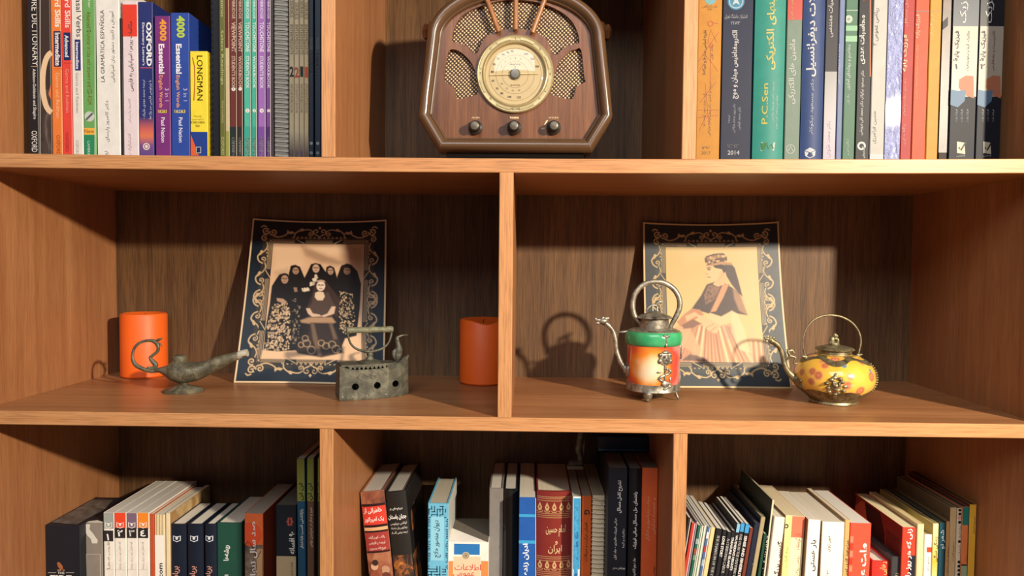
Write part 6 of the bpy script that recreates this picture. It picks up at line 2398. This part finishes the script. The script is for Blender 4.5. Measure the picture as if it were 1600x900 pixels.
b = mb('sky-blue poetry book with dark maze ornament and white side cover', 668.5, 701, 786.5, 0.150, 0.13, '69B4D2', lean=0, style='hard', pages='BDB7A2', side='C9C9C0', inset=0.001)
k = mpp(b.Y)
rnd = random.Random(3)
bm = bmesh.new()
zt = [(b.h - 0.022, b.h - 0.001), (0.004, b.h - 0.095)]
for z0, z1 in zt:
    z = z0
    while z < z1 - 0.003:
        x = -b.w / 2 + 0.001
        while x < b.w / 2 - 0.003:
            hor = rnd.random() < 0.5
            wd, hd = (0.006, 0.0012) if hor else (0.0012, 0.0055)
            if x + wd < b.w / 2 - 0.0004 and z + hd < z1:
                bm.faces.new([bm.verts.new(p) for p in ((x, -0.0002, z), (x + wd, -0.0002, z), (x + wd, -0.0002, z + hd), (x, -0.0002, z + hd))])
            x += 0.0042
        z += 0.0042
for i in range(30):
    z = b.h - 0.025 - i * 0.0026
    if i % 7 != 5:
        for s_ in (-1, 1):
            x0 = s_ * (b.w / 2 - 0.0006)
            x1 = s_ * (b.w / 2 - 0.0006 - 0.003 * (0.5 + rnd.random() * 0.8))
            bm.faces.new([bm.verts.new(p) for p in ((x0, -0.0002, z), (x1, -0.0002, z), (x1, -0.0002, z + 0.0013), (x0, -0.0002, z + 0.0013))])
o = bm_obj('maze_ornament', bm, ink('14222E'), b.root)
o['kind'] = 'stuff'
panel(b, 673, 806, 694, 877, '8CCADF', 'title_panel', off=0.0003)
txt(b, 'دیوان منصور حلاج', 683, 842, 60, 12, 'ccw', '1C2A36', 'title', 0.01, off=0.0005)

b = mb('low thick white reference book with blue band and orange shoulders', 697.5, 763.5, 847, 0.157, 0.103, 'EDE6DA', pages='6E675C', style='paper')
panel(b, 709, 849.5, 750, 867, '2E74B4', 'blue_panel')
disc(b, 728, 868, 6, 'C8B89A', 'round_seal', off=0.0004)
disc(b, 728, 868, 4.6, '8A7A64', 'round_seal_ring', off=0.0006, ring=0.75)
disc(b, 728, 868, 2.6, '8A7A64', 'round_seal', off=0.0006, seg=6)
panel(b, 697.5, 876, 708, 910, 'E58A4C', 'orange_block')
panel(b, 751.5, 876, 763.4, 910, 'E58A4C', 'orange_block')
panel(b, 708.2, 869, 751, 910, 'F0C6A4', 'peach_panel', off=0.0002)
txt(b, 'اطلاعات', 731, 886, 42, 10, 'h', 'CC5A48', 'title', 0.006, off=0.0006)
txt(b, 'عمومی', 725, 898, 34, 9, 'h', 'CC5A48', 'title', 0.006, off=0.0006)
bm = bmesh.new()                                             # the lifted white flap of the cover
tri = [(-b.w / 2, 0.0, b.h), (b.w / 2 - 0.002, 0.0005, b.h + 0.0003), (-b.w / 2 + 0.004, 0.045, b.h + 0.0045)]
vs = [bm.verts.new(p) for p in tri] + [bm.verts.new((p[0], p[1], p[2] - 0.0006)) for p in tri]
bm.faces.new(vs[:3])
bm.faces.new(vs[3:][::-1])
for i in range(3):
    bm.faces.new((vs[i], vs[(i + 1) % 3], vs[3 + (i + 1) % 3], vs[3 + i]))
bm_obj('white_flap', bm, plain('EDE6DA'), b.root)

b = mb('plain grey hardcover without lettering', 764.5, 786.5, 763, 0.180, 0.147, '7E7A74', style='hard', pages='D6D2C6', inset=0.001, rough=0.5)
b = mb('glossy black hardcover between the grey and blue spines', 787.3, 809.5, 763.5, 0.180, 0.147, '131A1C', style='hard', pages='CFCBC0', bulge=0.004, rough=0.22, coat=0.3, inset=0.001)
b = mb('bright blue religion book with two cyan bands', 811, 837.5, 777, 0.142, 0.185, '2157A4', pages='D8D0BC')
band(b, 803.5, 808, '3C9CCB', 'cyan_band')
band(b, 844.5, 849.5, '3C9CCB', 'cyan_band')
line(b, [(837, 778), (837, 905)], 0.9, 'D8DCE4', 'white_edge', off=0.0003)
txt(b, 'ادیان زنده جهان', 821.5, 889, 82, 10, 'ccw', 'F2F0EC', 'title', 0.03)

b = mb('wide maroon hardcover with gold calligraphy and arch ornament', 838.5, 893.5, 766, 0.168, 0.155, '7E2C26', style='hard', pages='D8CDB4', bulge=0.006, rough=0.35, inset=0.002)
GO = 'C4A06C'
for y in (774.5, 777, 780.5, 800.5, 803.5, 806.5, 867.5, 870.5, 874, 891, 894, 897):
    band(b, y, y + 0.9, GO, 'gold_rule', m=0.001, off=0.0002, metal=0.3)
for y0 in (799, 889):
    for i in range(5):
        x = 843.5 + i * 11.2
        poly(b, [(x, y0 - 16), (x + 3.6, y0 - 8), (x + 2, y0 - 3), (x - 2, y0 - 3), (x - 3.6, y0 - 8)], GO, 'gold_arch', off=0.00025)
        poly(b, [(x, y0 - 11), (x + 1.3, y0 - 7), (x - 1.3, y0 - 7)], '7E2C26', 'arch_inset', off=0.00045)
        line(b, [(x - 4.6, y0 - 3), (x - 3, y0 - 0.8), (x + 3, y0 - 0.8), (x + 4.6, y0 - 3)], 1.0, GO, 'gold_foot', off=0.00025)
txt(b, 'امام حسین', 868, 827, 31, 19, 'h', 'D8BE8C', 'title', 0.008)
txt(b, 'و', 869, 846, 4, 6, 'h', 'D8BE8C', 'title', 0.008)
txt(b, 'ایران', 867, 856, 22, 14, 'h', 'D8BE8C', 'title', 0.008)

b = mb('narrow light blue book with mottled spine and white foot', 895, 908, 776, 0.142, 0.18, 'DDE4E4', pages='B8B29C')
panel(b, 895.8, 777, 906.5, 891, '3E97C6', 'blue_strip')
patch(b, -b.w * 0.28, b.w * 0.22, 0.05, b.h - 0.012, None, 'mottled_strip', off=0.0003, mat=print_mat('blue_mottle', [(0.35, '1E5E96'), (0.55, '4AA6D0'), (0.7, '2A72A8')], 90))
b = mb('orange thermodynamics book left of the spiral-bound one', 909.5, 924.5, 775, 0.142, 0.18, 'C85A22', pages='98907C')
txt(b, 'G', 917, 800, 8, 9, 'cw', '2A2024', 'emblem', 0.03)
txt(b, 'الفبای حرارت و سیالات', 916, 847, 62, 6, 'ccw', '2E2020', 'title', 0.012)
b = mb('cream spiral-bound book with white plastic rings', 926, 945, 774, 0.142, 0.17, 'DCCEAA', pages='A89E84', name='spiral_bound_book')
for i in range(30):
    z = b.h - 0.006 - i * 0.0068
    if z < 0.004:
        break
    pts = []
    for q in range(9):
        a = PI * q / 8
        pts.append((-(b.w / 2 + 0.0012) * math.cos(a), 0.001 - 0.0042 * math.sin(a) ** 0.6, z + 0.0004 * math.cos(a), 0.00062))
    bm = bmesh.new()
    bm_tube(bm, pts, 6)
    bm_obj('plastic_ring', bm, plain('DCD6C4', 0.35), b.root, smooth='all')
bm = bmesh.new()
bm_tube(bm, spline([(-0.009, -0.0035, b.h - 0.002, 0.0007), (0, -0.0045, b.h - 0.0035, 0.0007), (0.0035, -0.0045, b.h - 0.006, 0.0007), (0.0035, -0.004, b.h - 0.012, 0.0007)], 4), 6)
bm_obj('ring_end', bm, plain('DCD6C4', 0.35), b.root, smooth='all')

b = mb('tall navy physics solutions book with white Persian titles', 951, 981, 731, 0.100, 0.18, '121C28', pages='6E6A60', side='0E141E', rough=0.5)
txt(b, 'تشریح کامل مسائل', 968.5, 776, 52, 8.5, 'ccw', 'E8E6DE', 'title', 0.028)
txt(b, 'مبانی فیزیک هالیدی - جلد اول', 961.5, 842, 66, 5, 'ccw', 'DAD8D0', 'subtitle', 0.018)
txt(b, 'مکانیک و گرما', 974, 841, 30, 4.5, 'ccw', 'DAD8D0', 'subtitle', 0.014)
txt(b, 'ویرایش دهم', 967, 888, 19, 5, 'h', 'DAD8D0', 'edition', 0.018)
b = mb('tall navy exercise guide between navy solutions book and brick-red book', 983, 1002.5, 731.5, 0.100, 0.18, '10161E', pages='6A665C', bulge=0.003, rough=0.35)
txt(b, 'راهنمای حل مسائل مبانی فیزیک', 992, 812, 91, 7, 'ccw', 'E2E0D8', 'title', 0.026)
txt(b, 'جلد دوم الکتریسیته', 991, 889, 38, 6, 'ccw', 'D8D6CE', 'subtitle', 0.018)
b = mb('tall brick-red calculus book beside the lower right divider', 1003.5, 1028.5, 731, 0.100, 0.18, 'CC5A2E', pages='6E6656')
txt(b, 'حساب دیفرانسیل و انتگرال', 1012, 810, 72, 6.5, 'ccw', 'DCA282', 'title', 0.006)
txt(b, 'و هندسه تحلیلی', 1021.5, 806, 58, 5.5, 'ccw', 'DCA282', 'title', 0.004)
txt(b, 'توماس', 1022, 893, 16, 4, 'ccw', '4A2018', 'author', 0.02)

# a navy book lying flat on the tall ones, with a teal edge
p0, p1 = at(934.5, 703, 0.182), at(1012, 704, 0.182)
zt = at(951, 731, 0.10).z + 0.0025
q = at(934.5, 703, 0.182)
root = empty('book', ((p0.x + p1.x) / 2, 0.182, zt), 'dark navy book lying flat across the tall navy books, teal front edge', 'book', G4)
w2 = (p1.x - p0.x) / 2
hh = 0.022
bm = bmesh.new()
bm_box(bm, -w2, w2, 0, 0.125, 0.0, hh)
bm_obj('cover', bm, plain('0E1626', 0.5), root)
bm = bmesh.new()
bm_box(bm, -w2 + 0.001, w2 - 0.001, -0.0008, 0.0002, 0.001, 0.0035)
bm_obj('teal_edge', bm, plain('1F5E72', 0.4), root)
# ------------------------------------------------------------------ lower row, right
G5 = 'books on the lower right shelf'


def nb(*a, **kw):
    return lb(*a, group=G5, **kw)


MG = dict(name='magazine', cat='magazine')
LE = 8.3


def mag(label, x0, x1, y, col, lean=LE, Y=0.155, d=0.15, pg='CFCBBE', edge=None, **kw):
    b = nb(label, x0, x1, y, Y, d, col, lean=lean, pages=pg, **{**MG, **kw})
    if edge:
        patch(b, b.w / 2 - min(0.0012, b.w * 0.3), b.w / 2 - 0.0001, 0.001, b.h - 0.0005, edge, 'spine_edge', off=0.0003)
    return b


mag('thin charcoal magazine with pale edge, first beside the lower right divider', 1075.5, 1080.5, 809, '2A2A2C', edge='C8C4B8')
mag('shiny red magazine with pale edge, second from the lower right divider', 1081, 1087, 817, 'B83A2E', edge='D8C4BC')
mag('thin mauve magazine right of the shiny red one', 1087.3, 1090.3, 814, '6A5A74', edge='B8B0BC')
b = mag('bottle-green magazine with pictures low on the spine', 1090.6, 1096.6, 821, '1F5E4A', edge='C8D0C4')
for y, c in ((846, '8AA0A8'), (862, '9A4A3A'), (872, '6A8A70')):
    x, z = loc(b, 1091, y)
    patch(b, -b.w / 2 + 0.0003, b.w / 2 - 0.0014, z - 0.004, z + 0.004, c, 'spine_picture', off=0.0004)
mag('thin white and green striped magazine', 1097, 1100.4, 822, 'D6D4C6', edge='3A7A5C')
mag('thin white magazine left of the blue patterned one', 1100.8, 1105, 821, 'DCD8CA', edge='8A9A8C')
b = mag('blue magazine with red patches between white and orange ones', 1105.4, 1110.6, 823, '47689A', edge='D8D4C8')
for y, c in ((836, 'C8CCD8'), (858, 'A83A3E'), (880, '9AB0C8')):
    x, z = loc(b, 1104, y)
    patch(b, -b.w / 2 + 0.0003, b.w / 2 - 0.0014, z - 0.005, z + 0.005, c, 'spine_picture', off=0.0004)
b = mag('cream and orange magazine, last before the black readers', 1111, 1118, 824, 'E2C48C')
patch(b, -b.w / 2 + 0.0004, b.w / 2 - 0.0004, 0.001, b.h * 0.55, None, 'spine_fade', off=0.0003, mat=grad_mat('orange_fade', [(0, 'E8A23C'), (0.5, 'EEAE48'), (1, 'E2C48C')], 'z', b.h * 0.12, b.h * 0.55))

G6 = 'black readers on the lower right shelf'
read = [('THE PHANTOM OF THE OPERA', 1119.5, 1129, 826, None, 'THE PHANTOM OF THE OPERA', 0.0),
        ('LOVE STORY', 1129.5, 1136.4, 828, None, 'LOVE STORY', 0),
        ('A CHRISTMAS CAROL', 1136.8, 1143.6, 831, None, 'A CHRISTMAS CAROL', 0),
        ('TREASURE ISLAND', 1144, 1149.6, 829, None, 'TREASURE ISLAND', 0),
        ('WUTHERING HEIGHTS', 1151.6, 1157.4, 818, '7FB4D0', 'WUTHERING HEIGHTS', 0),
        ('FAR FROM THE MADDING CROWD', 1157.8, 1164.4, 817, '3C94CC', 'FAR FROM THE MADDING CROWD', 0),
        ('THE GARDEN PARTY', 1164.8, 1172, 819, '3C94CC', 'SENSE AND SENSIBILITY', 0)]
labs = ('thin black reader with white capitals, first of the black readers beside the orange magazine',
        'thin black reader titled LOVE STORY in white capitals',
        'thin black reader titled A CHRISTMAS CAROL in white capitals',
        'thin black reader titled TREASURE ISLAND in white capitals',
        'black reader with pale blue head, titled WUTHERING HEIGHTS',
        'black reader with bright blue head, titled FAR FROM THE MADDING CROWD',
        'black reader with bright blue head, titled SENSE AND SENSIBILITY')
for (q, x0, x1, y, top, t, _), lab in zip(read, labs):
    b = lb(lab, x0, x1, y, 0.155, 0.125, '1C1E22', group=G6, lean=8.3, pages='DAD6C8')
    if top:
        patch(b, -b.w / 2 + 0.0003, b.w / 2 - 0.0003, b.h - 0.0135, b.h - 0.0004, top, 'blue_head', off=0.0003)
    me = text_mesh(t, 0.03)
    co = np.empty(len(me.vertices) * 3)
    me.vertices.foreach_get('co', co)
    co = co.reshape(-1, 3)
    lo, hi = co.min(0), co.max(0)
    u = (co - lo) / np.maximum(hi - lo, 1e-6)
    L = min(0.0032 * len(t), b.h - 0.03)
    S = min(0.0042, b.w * 0.7)
    z1 = b.h - (0.018 if top else 0.010)
    me.vertices.foreach_set('co', np.stack([(u[:, 1] - 0.5) * S, np.full(len(u), -0.0004), z1 - u[:, 0] * L], 1).ravel())
    me.materials.clear()
    link('title', me, b.root, [ink('D6D6D2')])

mag('thin rust-brown book between the black readers and a navy book', 1171.8, 1177.4, 825, '6E3428', lean=8.3, name='book', cat='book')
b = nb('navy book with tiny white Persian spine title, in the leaning row', 1179.2, 1187.4, 817, 0.155, 0.16, '1A2438', lean=8.3, pages='4A4A4C')
txt(b, 'مجموعه شعرهای فارسی', 1179.5, 871, 40, 4, 'ccw', 'C8CCD2', 'title', 0.02)
b = nb('large dark slate book with a beige board edge', 1189.3, 1196.5, 808, 0.155, 0.160, 'A2936F', lean=8.2, side='1C2836', pages='8A8468')
b = mag('thin dark green book between the beige edge and the speckled spine', 1193.6, 1198.4, 834, '1C4434', lean=7, name='book', cat='book')
b = mag('thin black book with white speckles along its spine', 1198.7, 1200, 836, '1C1C1E', lean=6, name='book', cat='book')
bm = bmesh.new()
rnd = random.Random(5)
for i in range(46):
    x, z = (rnd.random() - 0.5) * b.w * 0.75, rnd.uniform(0.04, b.h - 0.002)
    r = rnd.uniform(0.0005, 0.0011)
    bm.faces.new([bm.verts.new(p) for p in ((x - r, -0.0003, z), (x, -0.0003, z - r), (x + r, -0.0003, z), (x, -0.0003, z + r))])
bm_obj('white_speckle', bm, ink('D8D4C8'), b.root)['kind'] = 'stuff'
b = nb('tall grey-green album standing above the leaning row, dark writing on its side', 1206.8, 1210, 781, 0.155, 0.160, 'D8CDB0', lean=5.2, side='3E4A42', pages='C8BC9C')
me = text_mesh('یادداشت ها\nروزانه', 0.01)
co = np.empty(len(me.vertices) * 3)
me.vertices.foreach_get('co', co)
co = co.reshape(-1, 3)
lo, hi = co.min(0), co.max(0)
u = (co - lo) / np.maximum(hi - lo, 1e-6)
me.vertices.foreach_set('co', np.stack([np.full(len(u), -b.w / 2 - 0.0003), 0.155 - u[:, 0] * 0.07, b.h - 0.052 + u[:, 1] * 0.03], 1).ravel())
me.materials.clear()
link('side_lettering', me, b.root, [ink('1C221E')])

b = nb('cream novel with black Persian title, right of the grey-green album', 1210, 1227, 808, 0.150, 0.15, 'EFE8D4', lean=5.2, pages='DED4BC')
txt(b, 'گتسبی بزرگ', 1216, 874, 58, 9, 'ccw', '2E2A2A', 'title', 0.015)
b = nb('lime and cream book with salmon block and brown side', 1227.4, 1258.5, 806, 0.150, 0.15, 'EBDDB4', lean=2.6, pages='D8C8A4', side='9A6A38')
patch(b, -b.w / 2 + 0.0004, -b.w / 2 + b.w * 0.34, 0.0005, b.h - 0.0004, 'D3D98E', 'lime_strip')
patch(b, -b.w / 2 + b.w * 0.34, b.w / 2 - 0.0004, loc(b, 1246, 840)[1], b.h - 0.0004, 'E0765A', 'salmon_block')
disc(b, 1228.5, 822, 3.6, '3A3A2C', 'round_emblem')
disc(b, 1228.5, 822, 1.6, 'D3D98E', 'round_emblem', off=0.0005)
txt(b, 'سه کتاب', 1228.5, 870, 34, 5, 'ccw', 'A8B068', 'series', off=0.0005)
txt(b, 'ژان کریستف', 1247, 846, 26, 9, 'ccw', '8A4A38', 'title', off=0.0005)
txt(b, 'رومن رولان', 1246, 885, 34, 5, 'ccw', 'A89468', 'author', off=0.0005)
b = nb('white novel with large black Persian title, right of the salmon block', 1263, 1283, 812, 0.140, 0.135, 'EFEADC', lean=2.2, pages='D8D0BE', side='8A7250')
txt(b, 'بار هستی', 1270.5, 868, 50, 10, 'ccw', '2A2828', 'title', 0.015)

b = nb('thick cream book with small black title and tan side, left of orange-red novel', 1285, 1320, 815.5, 0.140, 0.14, 'EFEADA', lean=1.0, pages='D4CCB8', side='B4935E')
txt(b, 'دون ژوان', 1295, 850, 25, 6, 'ccw', '33302E', 'title', 0.01)
txt(b, 'مولیر', 1292, 898, 14, 5, 'ccw', '4A4642', 'author')
b = nb('narrow tan book with dark handwritten title, beside orange-red novel', 1320.5, 1328.5, 812, 0.140, 0.15, 'C8A468', lean=1.0, pages='D8D0BE')
txt(b, 'خداحافظ گاری کوپر', 1323.5, 872, 58, 5.5, 'ccw', '3A3026', 'title', 0.012)

b = nb('thick orange-red novel with bold white Persian title', 1329, 1362, 817.5, 0.140, 0.155, 'E2523A', lean=0.8, pages='DAD6CC')
txt(b, 'ملت عشق', 1349, 890, 84, 14, 'ccw', 'F6F0EA', 'title', 0.035)
for i in range(5):
    x0 = -b.w / 2 + 0.0004
    z0 = b.h - 0.02 - i * 0.011
    patch(b, x0, x0 + 0.0045, z0 - 0.009, z0, ('EE8068', 'C83C2C')[i % 2], 'mosaic_patch')

b = nb('short red hardcover with gold Persian title, lowest beside the orange-red novel', 1362.7, 1389, 876, 0.140, 0.10, 'D0382E', style='hard', bulge=0.003, pages='D8D0C0', inset=0.002)
txt(b, 'رهایی زن', 1379, 893, 34, 12, 'ccw', 'E0B87A', 'title', 0.01)
b = nb('short black-grey hardcover between the two red books', 1393, 1406.5, 870, 0.132, 0.105, '3A3A3C', style='hard', pages='4A4640', inset=0.002)
txt(b, 'ناطور', 1402, 905, 20, 7, 'ccw', 'C8B890', 'title')

b = nb('tall red novel with white Persian title and portrait printed on its side', 1410.5, 1432, 824, 0.126, 0.155, 'D8402C', pages='DCD2A8', side='6E2A22', lean=0.6)
patch(b, b.w / 2 - 0.0085, b.w / 2 - 0.0003, 0.001, loc(b, 1428, 868)[1], '1E2634', 'navy_corner')
txt(b, 'زنی که هر روز راس ساعت', 1419, 889, 128, 9.5, 'ccw', 'F4EEE4', 'title', 0.028, off=0.0005)
bm = bmesh.new()
x = -b.w / 2 - 0.0003
def side_shape(pts, col, nm):
    bm = bmesh.new()
    bm.faces.new([bm.verts.new((x - (0.0002 if nm != 'face_print' else 0), y, z)) for y, z in pts])
    bm_obj(nm, bm, ink(col), b.root)
h_ = b.h
side_shape([(0.062, h_ - 0.1), (0.15, h_ - 0.1), (0.152, h_ - 0.02), (0.13, h_ - 0.004), (0.10, h_ - 0.004), (0.075, h_ - 0.03)], 'A06A4C', 'face_print')
side_shape([(0.05, h_ - 0.11), (0.078, h_ - 0.11), (0.088, h_ - 0.06), (0.112, h_ - 0.022), (0.118, h_ - 0.003), (0.07, h_ - 0.003), (0.052, h_ - 0.03)], '1C1416', 'hair_print')
side_shape([(0.154, h_ - 0.1), (0.164, h_ - 0.1), (0.164, h_ - 0.003), (0.15, h_ - 0.003), (0.156, h_ - 0.04)], '2A1A1A', 'hair_print')
for i in range(9):
    yy = 0.008 + i * 0.0045
    side_shape([(yy, h_ - 0.12), (yy + 0.0012, h_ - 0.12), (yy + 0.0012, h_ - 0.02), (yy, h_ - 0.02)], '3E1818', 'stripe_print')

b = nb('cream paperback standing right of the tall red novel', 1433.8, 1444.5, 819, 0.124, 0.15, 'E2CF9E', pages='D2BE8C')
b = nb('white paperback with small red square on its spine', 1445, 1457.5, 835, 0.126, 0.14, 'ECE6DA', pages='9A8A5C')
panel(b, 1448, 855, 1456, 863, 'D84A2E', 'red_square')
txt(b, 'منصور رضا', 1450, 881, 22, 4.5, 'ccw', '6A645C', 'title')
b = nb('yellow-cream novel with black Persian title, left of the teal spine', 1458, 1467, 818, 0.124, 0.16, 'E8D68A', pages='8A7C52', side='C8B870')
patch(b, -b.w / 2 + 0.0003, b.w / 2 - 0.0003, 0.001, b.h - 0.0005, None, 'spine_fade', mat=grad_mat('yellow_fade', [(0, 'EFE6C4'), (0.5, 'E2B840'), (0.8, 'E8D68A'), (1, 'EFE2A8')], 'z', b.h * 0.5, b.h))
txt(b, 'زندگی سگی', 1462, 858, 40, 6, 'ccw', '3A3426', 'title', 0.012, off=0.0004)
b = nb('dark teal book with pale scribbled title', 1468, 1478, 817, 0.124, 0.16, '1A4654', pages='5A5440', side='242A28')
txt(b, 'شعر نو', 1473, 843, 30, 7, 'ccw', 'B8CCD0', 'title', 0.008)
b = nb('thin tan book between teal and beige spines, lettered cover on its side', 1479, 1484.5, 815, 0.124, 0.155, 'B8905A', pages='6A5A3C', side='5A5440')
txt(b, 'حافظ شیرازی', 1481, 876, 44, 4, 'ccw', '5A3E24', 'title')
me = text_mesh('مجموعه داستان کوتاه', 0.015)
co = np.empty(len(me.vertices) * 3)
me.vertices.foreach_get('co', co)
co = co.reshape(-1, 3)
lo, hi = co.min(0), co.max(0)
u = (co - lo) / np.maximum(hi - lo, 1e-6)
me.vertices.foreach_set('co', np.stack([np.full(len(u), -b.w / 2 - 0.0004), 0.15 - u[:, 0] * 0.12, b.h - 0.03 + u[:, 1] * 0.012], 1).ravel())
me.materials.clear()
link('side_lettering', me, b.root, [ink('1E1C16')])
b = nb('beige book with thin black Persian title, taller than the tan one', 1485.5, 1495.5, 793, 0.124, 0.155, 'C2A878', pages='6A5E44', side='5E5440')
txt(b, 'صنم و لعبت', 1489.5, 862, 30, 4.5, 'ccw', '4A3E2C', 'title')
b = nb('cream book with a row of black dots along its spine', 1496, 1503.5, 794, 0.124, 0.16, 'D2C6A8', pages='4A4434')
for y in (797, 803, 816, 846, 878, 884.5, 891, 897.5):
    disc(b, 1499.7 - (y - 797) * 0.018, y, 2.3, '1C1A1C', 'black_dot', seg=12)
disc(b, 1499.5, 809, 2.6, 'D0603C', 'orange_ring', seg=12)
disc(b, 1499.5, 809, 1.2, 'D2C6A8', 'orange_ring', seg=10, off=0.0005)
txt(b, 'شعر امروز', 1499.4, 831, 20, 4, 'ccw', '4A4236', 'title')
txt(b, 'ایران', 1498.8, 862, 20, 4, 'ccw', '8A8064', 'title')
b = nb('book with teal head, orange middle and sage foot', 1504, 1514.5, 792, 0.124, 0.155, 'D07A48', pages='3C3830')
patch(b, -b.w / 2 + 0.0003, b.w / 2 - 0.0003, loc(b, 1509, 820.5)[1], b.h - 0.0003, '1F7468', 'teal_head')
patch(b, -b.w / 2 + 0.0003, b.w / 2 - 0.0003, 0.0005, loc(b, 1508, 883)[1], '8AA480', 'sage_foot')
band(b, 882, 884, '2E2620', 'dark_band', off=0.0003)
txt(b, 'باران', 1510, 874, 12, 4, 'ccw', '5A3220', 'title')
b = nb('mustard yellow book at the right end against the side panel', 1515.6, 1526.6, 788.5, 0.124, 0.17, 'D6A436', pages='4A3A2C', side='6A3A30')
txt(b, 'مجموعه اشعار', 1522, 821, 26, 4.5, 'ccw', '7A5A24', 'title')
